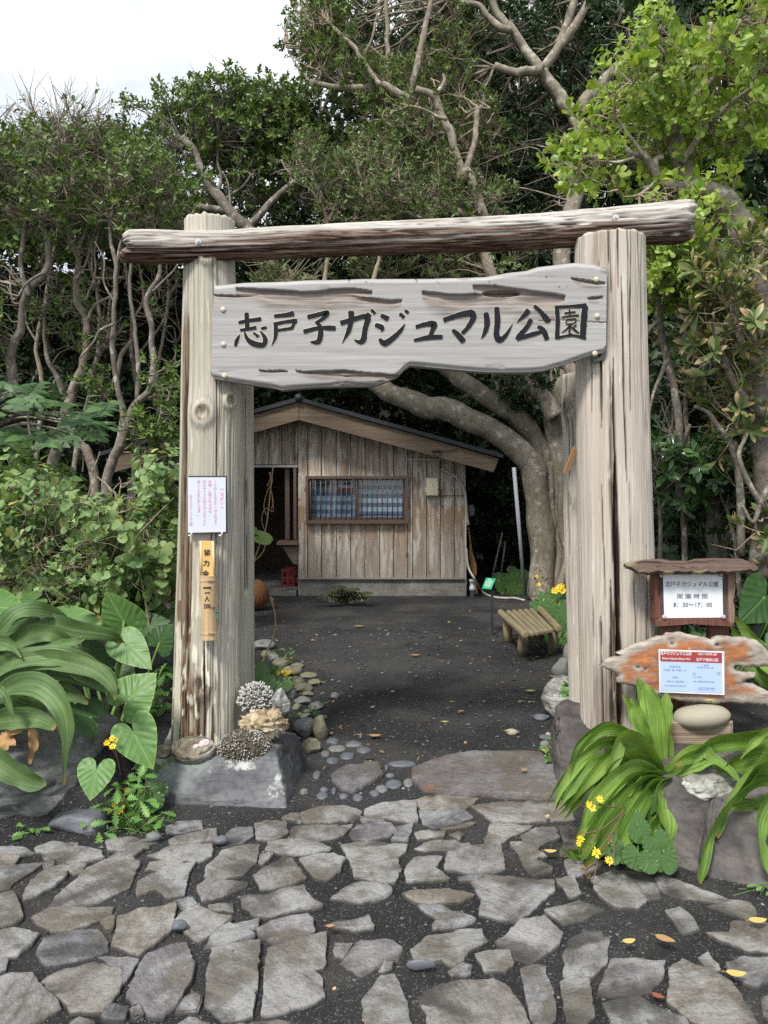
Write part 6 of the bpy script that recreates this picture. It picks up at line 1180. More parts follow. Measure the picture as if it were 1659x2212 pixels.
# crown sits about (1425, 1680)
rl('strap_lily', 'strap leaved lily spilling over the paving right of the gate, with striped drooping leaves', G(1425, 1690, .3), [
    [(1425,1660,3.62,30),(1415,1600,3.62,46),(1412,1540,3.64,48),(1400,1495,3.66,30),(1395,1478,3.67,5)], [(1440,1640,3.65,26),(1436,1580,3.66,36),(1438,1530,3.68,30),(1440,1497,3.7,6)], [(1405,1610,3.6,16),(1385,1570,3.58,28),(1375,1530,3.58,24),(1362,1508,3.58,5)],
    [(1425,1670,3.6,24),(1380,1610,3.5,30),(1320,1572,3.42,28),(1262,1605,3.35,22),(1240,1660,3.3,16),(1225,1720,3.27,5)], [(1420,1675,3.6,24),(1370,1622,3.48,30),(1310,1600,3.4,30),(1255,1640,3.32,24),(1215,1700,3.27,14),(1195,1745,3.25,3)],
    [(1425,1672,3.55,26),(1385,1640,3.45,34),(1330,1625,3.36,34),(1275,1680,3.28,26),(1235,1730,3.24,16),(1205,1765,3.22,3)], [(1425,1672,3.55,24),(1390,1620,3.42,44),(1345,1590,3.36,46),(1325,1640,3.3,28),(1308,1690,3.28,8)],
    [(1430,1675,3.55,26),(1385,1640,3.42,34),(1325,1650,3.32,34),(1290,1720,3.24,28),(1270,1780,3.22,12),(1258,1830,3.2,3)], [(1428,1680,3.52,28),(1380,1680,3.38,46),(1320,1740,3.24,58),(1275,1810,3.16,46),(1250,1850,3.14,26),(1232,1838,3.13,5)],
    [(1430,1680,3.52,28),(1390,1690,3.36,44),(1350,1745,3.24,56),(1300,1815,3.14,50),(1262,1870,3.1,16)], [(1435,1680,3.5,26),(1400,1670,3.4,34),(1372,1690,3.3,30),(1357,1720,3.26,5)],
    [(1440,1680,3.5,30),(1425,1700,3.36,50),(1420,1760,3.26,56),(1405,1815,3.2,44),(1380,1850,3.18,12)], [(1440,1685,3.5,28),(1443,1720,3.36,44),(1452,1790,3.26,48),(1458,1850,3.2,36),(1452,1880,3.18,10)],
    [(1430,1670,3.5,20),(1370,1650,3.4,30),(1325,1690,3.3,26),(1312,1740,3.25,22),(1318,1790,3.22,6)], [(1440,1675,3.5,24),(1480,1640,3.45,30),(1520,1622,3.42,30),(1545,1650,3.4,14),(1552,1662,3.4,4)], [(1440,1680,3.48,20),(1500,1650,3.42,30),(1540,1640,3.4,26),(1580,1670,3.36,18),(1600,1690,3.34,3)],
    [(1435,1690,3.5,18),(1500,1652,3.5,20),(1470,1675,3.48,14),(1450,1685,3.46,4)], [(1420,1680,3.6,20),(1340,1640,3.5,30),(1290,1650,3.44,24),(1250,1700,3.4,16),(1225,1690,3.38,4)], [(1420,1690,3.55,24),(1350,1690,3.42,30),(1300,1760,3.34,28),(1278,1800,3.3,6)], [(1425,1672,3.5,26),(1365,1660,3.36,40),(1290,1720,3.22,40),(1255,1790,3.14,28),(1248,1825,3.12,5)], [(1422,1672,3.56,24),(1360,1640,3.44,34),(1280,1650,3.34,32),(1236,1700,3.28,22),(1208,1742,3.24,4)], [(1435,1682,3.48,26),(1405,1700,3.34,42),(1365,1770,3.2,48),(1330,1840,3.1,36),(1318,1862,3.08,8)], [(1432,1684,3.48,26),(1432,1730,3.33,46),(1440,1800,3.22,40),(1432,1850,3.17,8)], [(1430,1690,3.5,20),(1340,1720,3.35,34),(1290,1800,3.2,30),(1235,1842,3.15,14),(1210,1832,3.14,3)]])
rl('strap_lily', 'broad leaved lily at the right edge with long twisted leaves hanging over the dark boulder', G(1700, 1690, .3), [
    [(1720,1590,3.5,50),(1660,1600,3.45,52),(1600,1595,3.42,50),(1540,1605,3.42,46),(1500,1625,3.42,40),(1460,1650,3.4,14)], [(1720,1640,3.3,60),(1660,1640,3.25,70),(1610,1670,3.2,62),(1575,1720,3.14,54),(1548,1770,3.1,50),(1525,1820,3.07,36),(1515,1880,3.04,26),(1512,1912,3.03,4)],
    [(1720,1660,3.35,50),(1650,1670,3.3,56),(1600,1700,3.24,60),(1570,1740,3.2,40),(1540,1800,3.14,36)], [(1740,1690,3.2,50),(1680,1710,3.15,60),(1645,1760,3.08,48),(1640,1810,3.02,42),(1650,1860,3.0,34),(1668,1900,2.98,6)],
    [(1720,1560,3.4,26),(1670,1570,3.36,24),(1630,1600,3.34,18),(1598,1640,3.32,3)], [(1700,1650,3.4,50),(1640,1635,3.4,56),(1580,1650,3.4,40),(1545,1668,3.4,8)], [(1740,1720,3.3,60),(1680,1715,3.3,64),(1620,1735,3.28,54),(1575,1745,3.27,10)], [(1715,1480,3.9,30),(1660,1430,3.95,36),(1625,1380,4.0,34),(1590,1335,4.05,8)], [(1710,1500,4.0,30),(1640,1450,4.0,36),(1600,1395,4.05,24),(1580,1350,4.1,5)]], 26)

# taro on the left: each leaf with its stalk
tar = thing('taro_plant', 'taro with big heart shaped leaves between the lily and the left gate post', 'taro plant', (-1.35, 4.1, .22)); root_t = P(215, 1640, 4.25)
for i, (a, t_, l_, mt) in enumerate([
    ((272,1392,4.10),(322,1440,4.02),(255,1428,4.04),M_TARO), ((268,1344,4.2),(232,1285,4.14),(300,1312,4.2),M_TARO), ((140,1340,4.3),(228,1346,4.2),(150,1312,4.36),M_TARO), ((278,1512,3.85),(330,1456,3.9),(316,1540,3.80),M_TARO), ((290,1583,3.72),(326,1655,3.66),(248,1604,3.70),M_TARO),
    ((208,1664,3.5),(194,1724,3.44),(170,1668,3.5),M_TARO), ((196,1550,3.72),(144,1532,3.68),(190,1508,3.8),M_TARO2), ((345,1388,4.5),(368,1350,4.5),(372,1400,4.45),M_TARO2), ((300,1352,4.6),(362,1340,4.6),(316,1322,4.66),M_TARO2), ((190,1412,4.45),(240,1440,4.4),(170,1440,4.42),M_TARO2), ((70,1300,4.3),(10,1330,4.2),(52,1330,4.25),M_TARO),
    ((165,1322,4.6),(205,1300,4.6),(170,1290,4.66),M_TARO2), ((300,1300,4.8),(352,1312,4.75),(320,1275,4.8),M_TARO2), ((255,1455,4.3),(292,1480,4.25),(236,1480,4.25),M_TARO2), ((30,1345,4.6),(90,1370,4.5),(20,1390,4.5),M_TARO2), ((-10,1310,4.2),(50,1316,4.1),(-16,1345,4.15),M_TARO)]):
    a, t_, l_ = a, tuple(np.array(a) + (np.array(t_) - a) * 1.1), tuple(np.array(a) + (np.array(l_) - a) * 1.12); obj('leaf', heart(a, t_, l_, i), mt, tar); q_ = MB(); A = P(*a); b_ = root_t + np.array([(i % 5 - 2) * .05, (i % 3 - 1) * .05, 0]); q_.tube(smooth_path([A, A * .55 + b_ * .45 + [0, .05, -.06], b_], 6), [*np.linspace(.007, .013, 13)], 7); obj('stem', q_, M_STEM, tar)
td = thing('taro_plant', 'dark taro with large drooping leaves behind the opening hours sign', 'taro plant', (2.2, 4.9, .3))
for i, (a, t_, l_) in enumerate([((1650,1290,4.7),(1600,1345,4.6),(1600,1262,4.7)), ((1668,1262,5.0),(1640,1200,5.0),(1720,1250,5.0)), ((1520,1375,4.5),(1530,1400,4.45),(1490,1370,4.5)), ((1655,1390,4.6),(1690,1440,4.5),(1610,1410,4.6)), ((1405,1380,4.7),(1430,1420,4.7),(1380,1400,4.7))]):
    obj('leaf', heart(a, t_, l_, 30 + i), M_TARO2, td); q_ = MB(); A = P(*a); q_.tube(smooth_path([A, A + [.05, .1, -.2], [2.2 + i * .04, 4.9, .3]], 6), .009, 6); obj('stem', q_, M_STEM, td)

# leopard plants: round leaves and yellow daisies
def leopard(label, base, leaves, flowers, wilt=(), stems=(), fr=.018, mat=None, seed=0):
    t_ = thing('leopard_plant', label, 'leopard plant', base); rg = np.random.default_rng(seed + 500); base = np.asarray(base, float)
    for i, (x, y, Y, s_, an) in enumerate(leaves):
        A = P(x, y, Y); u_ = s_ * Y / 1659; d = np.array([math.cos(R(an)), -.35, -math.sin(R(an)) * .9]); d /= np.linalg.norm(d); L_ = np.cross(d, [.1, -.8, .65]); L_ /= np.linalg.norm(L_)
        obj('leaf', heart(A, A + d * u_ * .62, A + L_ * u_ * .55, i + seed, KID, .02, 7, .06, .03), mat or M_KID, t_)
        q_ = MB(); q_.tube(smooth_path([A, (A + base) / 2 + [0, .02, .01], base + rg.normal(size=3) * [.03, .03, 0]], 5), .0035, 5); obj('stalk', q_, M_STEM, t_)
    for st_ in stems: q_ = MB(); q_.tube(smooth_path(PP(st_, 0), 6), .0028, 5); obj('flower_stalk', q_, M_BSTEM, t_)
    for (x, y, Y, k_) in flowers:
        mb, mc = MB(), MB(); c = P(x, y, Y); daisy(mb, mc, c, (rg.normal() * .3, -1, .45 + rg.normal() * .3), fr * k_, rg, int(rg.integers(8, 11))); f_ = obj('flower', mb, M_PETAL, t_, smooth=False); obj('flower_centre', mc, M_FCORE, f_)
    for (x, y, Y) in wilt:
        mb = MB(); c = P(x, y, Y); n_ = 16; d = nrmz(rg.normal(size=(n_, 3)) + [0, -.3, .2]); lean_leaves(mb, np.repeat(c[None], n_, 0), d, nrmz(rg.normal(size=(n_, 3))), fr * .8, fr * .25, .1, .3); obj('wilted_flower', mb, M_WILT, t_, smooth=False)
def rp_(l): return [(1192.4 + x * .28125, 1451.6 + y * .28125, Y) for x, y, Y in l]
leopard('leopard plant with kidney leaves and yellow daisies under the right strap lily', G(1390, 1800, .05),
    [(1380,1792,3.14,52,60),(1345,1840,3.05,48,100),(1378,1848,3.02,60,110),(1415,1815,3.12,62,70),(1432,1850,3.06,60,80),(1330,1815,3.1,34,140),(1372,1770,3.2,40,40),(1395,1735,3.3,50,60),(1400,1862,3.0,44,120),(1325,1848,3.04,34,150),(1445,1868,3.05,36,60),(1360,1722,3.35,40,30)],
    [(1273,1739,3.05,1.05,),(1296,1727,3.05,1.05),(1279,1745,3.04,1.1),(1288,1842,2.98,1.35),(1316,1859,2.97,1.15),(1254,1813,3.0,1.1),(1250,1822,3.0,.8)],
    [(1257,1797,3.0),(1284,1806,3.0),(1318,1815,3.0),(1306,1828,3.0),(1262,1838,3.0),(1275,1824,3.0),(1258,1877,2.97),(1270,1890,2.97),(1266,1880,2.97)],
    [[(1350,1745,3.2),(1310,1742,3.1),(1294,1735,3.06)], [(1350,1750,3.2),(1320,1800,3.08),(1300,1830,3.0),(1290,1842,2.98)], [(1350,1750,3.2),(1300,1790,3.05),(1265,1800,3.0)], [(1322,1800,3.08),(1327,1840,3.0),(1318,1858,2.97)], [(1310,1840,3.0),(1285,1862,2.98),(1262,1880,2.97)], [(1294,1850,2.99),(1282,1895,2.97),(1268,1896,2.97)], [(1310,1742,3.1),(1284,1738,3.05),(1276,1745,3.04)]], .0145, seed=1)
leopard('leopard plant with yellow daisies left of the long stone block', G(300, 1660, .15), [(328,1725,3.7,50,90),(312,1650,3.85,40,60),(340,1700,3.75,44,100),(352,1655,3.9,34,40)], [(242,1594,3.65,1.1),(231,1605,3.65,1.1),(243,1612,3.63,1.1),(249,1598,3.66,.9)], [], [[(262,1680,3.75),(252,1630,3.68),(242,1605,3.65)], [(258,1650,3.72),(243,1620,3.66),(232,1607,3.65)]], .0145, seed=2)
leopard('small leopard plant with yellow daisies behind the pale ball coral', G(585, 1540, .1), [(568,1475,4.5,50,40),(590,1490,4.5,46,60),(600,1465,4.6,36,20),(555,1450,4.7,46,30),(615,1480,4.55,30,50)], [(602,1454,4.6,.9),(612,1451,4.6,.9),(622,1452,4.6,1.0),(617,1456,4.6,.9)], [], [[(600,1500,4.55),(606,1475,4.58),(611,1455,4.6)]], .017, seed=3)
leopard('leopard plant with glossy leaves and yellow daisies at the banyan trunk beside the bench', G(1200, 1400, 0), [(1175,1312,8.2,60,60),(1205,1318,8.1,70,80),(1228,1330,8.0,60,90),(1195,1345,8.0,66,70),(1220,1360,7.9,60,80),(1165,1300,8.4,50,40),(1232,1300,8.3,56,50),(1185,1290,8.5,50,60),(1215,1292,8.4,50,110),(1240,1355,7.9,50,60),(1180,1330,8.1,60,120),(1240,1390,7.7,50,90),(1225,1385,7.7,50,60),(1205,1380,7.8,56,100),(1235,1415,7.5,44,90)],
    [(1197,1277,8.3,1.2),(1206,1273,8.3,1.2),(1213,1268,8.3,1.2),(1215,1276,8.3,1.2),(1209,1268,8.3,1.1),(1234,1290,8.2,1.2),(1236,1297,8.2,1.0),(1163,1289,8.6,1.0),(1168,1291,8.6,1.0),(1159,1245,8.8,.8),(1163,1262,8.8,.8)], [(1156,1250,8.8),(1160,1258,8.8),(1172,1248,8.8),(1180,1252,8.8),(1166,1235,8.8)], [[(1205,1330,8.2),(1208,1290,8.3),(1210,1272,8.3)], [(1205,1320,8.2),(1200,1290,8.3),(1197,1279,8.3)], [(1172,1320,8.5),(1166,1290,8.7),(1160,1250,8.8)], [(1168,1300,8.6),(1175,1265,8.8),(1178,1250,8.8)]], .034, seed=4)
leopard('low round leaved plant in the dark right of the shed corner', G(1105, 1280, 0), [(1090,1262,11.3,44,60),(1110,1255,11.3,50,80),(1100,1240,11.5,44,40),(1118,1272,11.2,44,90),(1085,1250,11.5,36,120),(1125,1245,11.5,40,30)], [], seed=6)
# leafy weeds with jagged leaves
JU = np.linspace(0, 1, 13); JW = np.array([.04, .10, .34, .16, .62, .30, .86, .42, .95, .5, .70, .3, .0])
def jagged(mb, p, d, n, Ln, Wd, rg):
    s = nrmz(np.cross(d, n)); n = np.cross(s, d); N = len(p); U_ = JU[None, :, None]; Wj = (JW[None] * Wd[:, None] / 2)[..., None]; mid = p[:, None] + d[:, None] * (Ln[:, None, None] * U_) - n[:, None] * (Ln[:, None, None] * .25 * U_ ** 2)
    ripple = .10 * np.sin(JU * 26)[None, :, None] * Ln[:, None, None] * .5; fw = d[:, None] * (Wj * .35)
    V = np.stack([mid + s[:, None] * Wj + fw + n[:, None] * (Wj * .3 + ripple * .3), mid, mid - s[:, None] * Wj + fw + n[:, None] * (Wj * .3 - ripple * .3)], 2).reshape(-1, 3); F = gridf(13, 3); mb.add(V, [(F[None] + np.arange(N)[:, None, None] * 39).reshape(-1, 4)], tip=np.tile(np.repeat(JU, 3), N))
M_WEED = leafmat('weed_leaf', [(0, (.06, .16, .03)), (.6, (.11, .25, .05)), (1, (.16, .30, .07))], .45, .25)
def weed(name, label, poly, Y, n, Ln, z, seed, flowers=()):
    rg = np.random.default_rng(seed); t_ = thing(name, label, 'weed', G(np.mean([q[0] for q in poly]), max(q[1] for q in poly) - 6)); c = fill(poly, Y, n, rg); d = nrmz(np.column_stack([rg.normal(size=n) * .8, -.35 + rg.normal(size=n) * .5, .15 + rg.normal(size=n) * .35])); nn_ = nrmz(np.column_stack([rg.normal(size=n) * .3, -.45 + rg.normal(size=n) * .2, np.ones(n)]))
    mb = MB(); jagged(mb, c, d, nn_, Ln * rg.uniform(.6, 1.15, n), Ln * .52 * rg.uniform(.8, 1.1, n), rg); obj('foliage', mb, M_WEED, t_); q_ = MB(); b_ = np.array(t_.location) + [0, .05, 0]
    for i in range(0, n, 2): q_.tube(smooth_path([c[i], c[i] * .5 + b_ * .5 + [0, .02, .01], b_ + rg.normal(size=3) * [.06, .03, 0]], 4), .0018, 4)
    obj('stems', q_, M_STEM, t_)
    for x, y, Y_ in flowers: mb, mc = MB(), MB(); daisy(mb, mc, P(x, y, Y_), (rg.normal() * .4, -1, .4), .011, rg, 6); f_ = obj('flower', mb, M_PETAL, t_, smooth=False); obj('flower_centre', mc, M_FCORE, f_)
weed('leafy_weed', 'bright green jagged leaved weed with tiny yellow flowers left of the long block', [(165,1800),(215,1745),(260,1690),(320,1672),(318,1720),(340,1750),(382,1775),(350,1800),(260,1812)], (3.42, 3.85), 150, .085, 0, 1, [(252,1717,3.55),(258,1720,3.55),(265,1728,3.54),(250,1742,3.53),(262,1750,3.52),(268,1742,3.52),(236,1752,3.52),(256,1755,3.52),(272,1705,3.56),(245,1738,3.53)])
weed('leafy_weed', 'small round leaved weed at the left edge below the dark boulder', [(35,1800),(60,1770),(100,1772),(100,1795),(75,1815),(45,1815)], (3.42, 3.5), 9, .07, 0, 2)
weed('leafy_weed', 'small green weed at the path edge left of the purple brown boulder', [(1175,1610),(1195,1600),(1203,1635),(1180,1640)], (4.2, 4.4), 14, .06, 0, 3)
weed('leafy_weed', 'small green weed in front of the purple brown boulder by the pale pitted rock', [(1225,1490),(1252,1470),(1258,1530),(1230,1545)], (4.7, 4.9), 22, .10, 0, 4)
weed('leafy_weed', 'small bright weed at the right edge of the paving', [(1640,1905),(1680,1900),(1680,1950),(1640,1935)], (2.9, 3.0), 10, .05, 0, 5)
weed('leafy_weed', 'small dark fern like weed in the shade behind the left gate post', [(340,1440),(378,1420),(375,1600),(338,1600)], (4.5, 4.9), 46, .12, 0, 6)
# fern before the shed
fn = thing('fern', 'dark fern growing at the foot of the shed wall among small stones', 'fern', G(748, 1300)); rg = np.random.default_rng(8)
for i in range(10):
    an = np.pi * (i + .5) / 10; L_ = rg.uniform(.26, .44); mb = MB(); b_ = G(748, 1300, .05); pts = np.array([b_ + np.array([math.cos(an) * L_ * t * 1.1, -.22 * t * rg.uniform(.2, 1), L_ * (math.sin(an) * .6 + .25) * (t * 1.5 - .85 * t * t)]) for t in np.linspace(0, 1, 16)]); mb.tube(pts, .006, 4); t_ = nrmz(np.gradient(pts, axis=0))
    for s_ in (-1, 1): lean_leaves(mb, pts[1:], nrmz(np.cross(t_, [0, -.6, .8])[1:] * s_ + t_[1:] * .4), np.repeat([[0, -.6, .8]], 15, 0), .075 * np.sin(np.linspace(.3, 3, 15)), .026, .05, .2)
    obj('frond', mb, leafmat('fern_leaf', [(0, (.03, .04, .018)), (1, (.075, .085, .03))], .6, .2) if i == 0 else bpy.data.materials['fern_leaf'], fn)
for x, y, s_, lb in ((720, 1300, 26, 'dark stone at the left of the fern by the shed wall'), (770, 1303, 40, 'dark flat stone at the right of the fern by the shed wall'), (742, 1306, 22, 'small dark stone just in front of the fern')): g_ = G(x, y); obj('stone', rockmesh((g_[0], g_[1], .02), (s_ * g_[1] / 1659, .12, .09), x, 5, .05, 3), M_BOULD, label=lb, cat='stone')
# dry vine at the post
vn_ = thing('dry_vine', 'dry twisted vine with one green leaf beside the left gate post', 'vine', P(550, 1230, 4.7)); q_ = MB()
for pts, r_ in (([(545,1225),(556,1190),(572,1150),(580,1100),(585,1050),(590,1008)], .0042), ([(580,1120),(570,1095),(578,1060),(588,1040),(584,1020)], .0025), ([(572,1150),(565,1120),(574,1098),(590,1105),(588,1075)], .0022), ([(582,1020),(584,1035),(577,1050)], .003), ([(547,1215),(566,1195),(575,1175)], .004), ([(586,1060),(590,1085),(586,1100)], .003)): q_.tube(smooth_path(PP(pts, 4.7), 6), r_, 5)
obj('stem', q_, flat('dry_stem', (.30, .21, .13), .9), vn_); obj('leaf', heart((562,1160,4.65),(592,1172,4.6),(580,1152,4.65), 3, KID, .02, 7, .05, .06), leafveined('vine_leaf', (.16, .27, .07), (.24, .36, .10), (.3, .4, .16)), vn_); obj('leaf', heart((548,1146,4.65),(556,1152,4.6),(552,1138,4.65), 4, KID), bpy.data.materials['vine_leaf'], vn_)
tw = thing('bare_shoot', 'bare shoots with a few green leaves rising from the left border stones', 'shoot', P(550, 1480, 4.9)); q_ = MB()
for pts, r_ in (([(548,1478),(575,1410),(592,1370),(594,1330),(586,1292)], .005), ([(548,1478),(580,1455),(620,1435),(640,1415),(632,1420)], .005), ([(548,1490),(600,1475),(645,1462),(648,1452)], .004), ([(586,1300),(590,1294),(582,1290)], .004)): q_.tube(smooth_path(PP(pts, 4.9), 6), r_, 5)
obj('stem', q_, bpy.data.materials['dry_stem'], tw); q_ = MB(); rg = np.random.default_rng(12); c = fill([(585,1435),(610,1430),(620,1470),(590,1478)], (4.85, 4.95), 14, rg); jagged(q_, c, nrmz(rg.normal(size=(14, 3)) + [0, -.3, 0]), nrmz(rg.normal(size=(14, 3)) * .4 + [0, -.6, .8]), rg.uniform(.06, .11, 14), rg.uniform(.04, .07, 14), rg); obj('foliage', q_, M_WEED, tw)

for k_, (pl_, yy, n_, lb) in enumerate([([(600,1455),(650,1470),(660,1500),(610,1490)], (5.6, 6.2), 12, 'small weed among the border stones beyond the upright black and white rock'), ([(640,1395),(600,1400),(590,1425),(630,1430)], (6.6, 7.4), 10, 'small weed at the far end of the left path edge'), ([(655,1520),(690,1525),(690,1550),(650,1550)], (4.9, 5.2), 9, 'tiny weed above the large olive stones of the left path edge')]):
    weed('leafy_weed', lb, pl_, yy, n_, .055, 0, 20 + k_)

rg = np.random.default_rng(90); n_ = 260; yy = rg.uniform(4.3, 10.5, n_); side = rg.random(n_) < .5; xl_ = np.interp(yy, [3.0, 4.6, 6.6, 10.5], [-.5, -.45, -.95, -2.2]); xr_ = np.interp(yy, [3, 4.1, 6.8, 10.5], [1.0, .95, 1.5, 1.9]); ed_ = np.abs(rg.normal(size=n_)) * .35
xx = np.where(side, xl_ + ed_, xr_ - ed_); xx = np.where(rg.random(n_) < .3, rg.uniform(-1, 1, n_) * (xr_ - xl_) / 2 + (xl_ + xr_) / 2, xx); p_ = np.column_stack([xx, yy, ground_z(xx, yy) + .006]); d_ = nrmz(np.column_stack([rg.normal(size=(n_, 2)), rg.normal(size=n_) * .12])); q_ = MB()
strip_leaves(q_, p_, d_, nrmz(rg.normal(size=(n_, 3)) * .25 + [0, 0, 1]), rg.uniform(.02, .07, n_), rg.uniform(.012, .026, n_), 'lance', .1, .12, rg); m = Mat('litter', .85, .15); m.col(m.ramp(m.island(), [(0, (.05, .035, .022)), (.6, (.13, .085, .05)), (.9, (.25, .17, .09)), (1, (.34, .27, .10))]))
obj('leaf_litter', q_, m.m, kind='stuff', label='small dead leaf bits strewn along the edges of the dark path', cat='leaf litter')
# ------------------------------------------------------------------ trees and shrubs
def bark(name, a, b, pale, sc=1.0, moss=0.0):
    m = Mat(name, .9, .1); k = m.co((sc, sc, sc * .6)); f = m.noise(k, 9, 7, .65, .4); g = m.noise(m.co((1, 1, 1), (4, 1, 8)), 5.5 * sc, 6, .62); h = m.noise(m.co(), 55, 4)
    c = m.mix(m.ramp(f, [(.32, 0.0), (.68, 1.0)]), a, b); c = m.mix(m.ramp(g, [(.56, 0.0), (.63, .8)]), c, pale); c = m.mix(m.ramp(h, [(.3, .5), (.55, 0.0)]), c, tuple(q * .4 for q in a))
    if moss: c = m.mix(m.ramp(m.noise(m.co((1, 1, 1), (2, 8, 3)), 3, 5), [(.5, 0.0), (.62, moss)]), c, (.10, .11, .05))
    m.col(c); m.bump(m.math('ADD', f, m.math('MULTIPLY', h, .4)), .6, .015); return m.m
B_BAN = bark('banyan_bark', (.18, .152, .118), (.35, .31, .25), (.50, .48, .42), 1.6, .25); B_PALE = bark('pale_bark', (.19, .158, .122), (.34, .292, .232), (.50, .47, .42), 2)
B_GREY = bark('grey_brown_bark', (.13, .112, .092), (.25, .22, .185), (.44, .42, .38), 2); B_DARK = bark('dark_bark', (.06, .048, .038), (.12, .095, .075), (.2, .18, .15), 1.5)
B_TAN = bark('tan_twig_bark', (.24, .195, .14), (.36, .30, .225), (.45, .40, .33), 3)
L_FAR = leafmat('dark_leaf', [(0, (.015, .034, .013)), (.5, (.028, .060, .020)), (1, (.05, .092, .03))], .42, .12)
L_FAR_SHADE = leafmat('shaded_dark_leaf', [(0, (.012, .026, .010)), (.5, (.020, .044, .015)), (1, (.036, .066, .022))], .5, .08)  # darker copy of the far leaf: shade of the deep wood put into colour
L_MID = leafmat('green_leaf', [(0, (.034, .078, .020)), (.5, (.078, .142, .030)), (1, (.19, .26, .058))], .42, .2)
L_OLIVE = leafmat('olive_leaf', [(0, (.045, .078, .026)), (.5, (.095, .145, .044)), (1, (.185, .235, .078))], .45, .2)
L_BRIGHT = leafmat('bright_leaf', [(0, (.08, .165, .022)), (.5, (.20, .325, .042)), (1, (.42, .50, .10))], .38, .35)
L_GLOSS = leafmat('glossy_leaf', [(0, (.022, .06, .018)), (.6, (.045, .10, .028)), (1, (.08, .16, .04))], .22, .12, .6)
L_EDGE = leafmat('tan_edged_leaf', [(0, (.055, .10, .03)), (.5, (.10, .155, .045)), (1, (.19, .22, .08))], .4, .2, .4, dead=((.52, .36, .19), .55))
L_BUSH = leafmat('bush_leaf', [(0, (.07, .16, .055)), (.45, (.15, .275, .105)), (.96, (.27, .41, .18)), (1, (.46, .44, .14))], .55, .3)
L_COMP = leafmat('compound_leaf', [(0, (.03, .075, .028)), (.6, (.055, .12, .042)), (1, (.10, .19, .055))], .5, .25)
def limb3(pts, Y):
    return smooth_path(np.array(PP(pts, Y)), 7)
def tree(name, label, cat, limbs, brk, lf, crowns, seed, group=None, twig=.011, base=None, wob=.10, up=.35, clump=.25, tilt=(30, 80), twmat=None, prof=None, sl=1.0):
    """limbs: (pixel path, thickness at start, at end, distance); crowns: region, distances, nodes, sprigs per node, leaves per sprig, leaf length, leaf width, node radius"""
    rg = np.random.default_rng(seed); wood_ = MB(); samp, sr = [], []
    for pts, r0, r1, Y in limbs:
        p = limb3(pts, Y); n_ = len(p); r_ = np.linspace(r0, r1, n_); p = p + np.stack([fbm(p * 3.1 + seed + q_ * 9, seed + q_, 3) for q_ in range(3)], -1) * min(r0 * 1.3, .07) * sst(0, .25, np.linspace(0, 1, n_))[:, None]; r_ = r_ * (1 + (.07 if r0 > .08 else .2) * fbm(p * 5.5, seed + 4, 2))
        wood_.tube(p, r_, 12 if r0 > .05 else 7, wob=wob * 1.6, seed=seed); samp.append(p); sr.append(r_)
    S_ = np.concatenate(samp); SR = np.concatenate(sr); leaf = MB(); tw = MB()
    for ci, (poly, Y, nn_, sp_, k, Ln, Wd, rad, *ex) in enumerate(crowns):
        bare = ex[0] if ex else 0; nodes = fill(poly, Y, nn_, rg, clump, seed + ci); pos, ax = [], []
        for q in nodes:
            cost = np.linalg.norm(S_ - q, axis=1) + .6 * np.maximum(S_[:, 2] - q[2], 0) + .02 / np.maximum(SR, .01) * 0; a = S_[np.argmin(cost)]; d = q - a; L_ = np.linalg.norm(d)
            mid = a + d * .5 + np.array([0, 0, .10 * L_]) + rg.normal(size=3) * .07 * L_; r0 = min(twig * (1 + L_ * .5), .05); path = smooth_path(np.array([a, a + d * .25 + rg.normal(size=3) * .06 * L_, mid, q]), 3 if L_ < 1 else 4); tw.tube(path, np.linspace(r0, twig * .45, len(path)), 5 if r0 > .012 else 4, caps=False)
            o = nrmz(rg.normal(size=(sp_, 3)) + d / (L_ + 1e-6) * .5 + np.array([0, -.15, up])); e = q + o * rad * rg.uniform(.45, 1.1, (sp_, 1)); out = nrmz(o + np.array([0, 0, up * .8]) + rg.normal(size=(sp_, 3)) * .25)
            for e_, ou in zip(e, out): tw.tube(np.array([q, q * .45 + e_ * .55 + rg.normal(size=3) * rad * .08, e_ + ou * Ln * .4]), [twig * .5, twig * .36, twig * .2], 3, caps=False)
            pos.append(e); ax.append(out)
            if bare:
                ob = nrmz(rg.normal(size=(bare, 3)) * [1, 1, .6] + d / (L_ + 1e-6) * .6 + np.array([0, -.3, .5])); 
                for o_ in ob: l2 = rad * rg.uniform(.8, 1.9); e_ = q + o_ * l2; tw.tube(np.array([q, (q + e_) / 2 + rg.normal(size=3) * l2 * .10, e_]), [twig * .55, twig * .4, twig * .18], 3, caps=False)
        sprigs(leaf, np.concatenate(pos), np.concatenate(ax), k, Ln * sl, Ln, Wd, rg, tilt=tilt, up=.0, prof=prof, wide=.8)
    b = base if base is not None else samp[0][0]; t_ = thing(name, label, cat, (b[0], b[1], 0), group)
    obj('trunk', wood_, brk, t_); obj('twigs', tw, twmat or brk, t_, smooth=False); obj('crown', leaf, lf, t_, smooth=bool(prof)); return t_

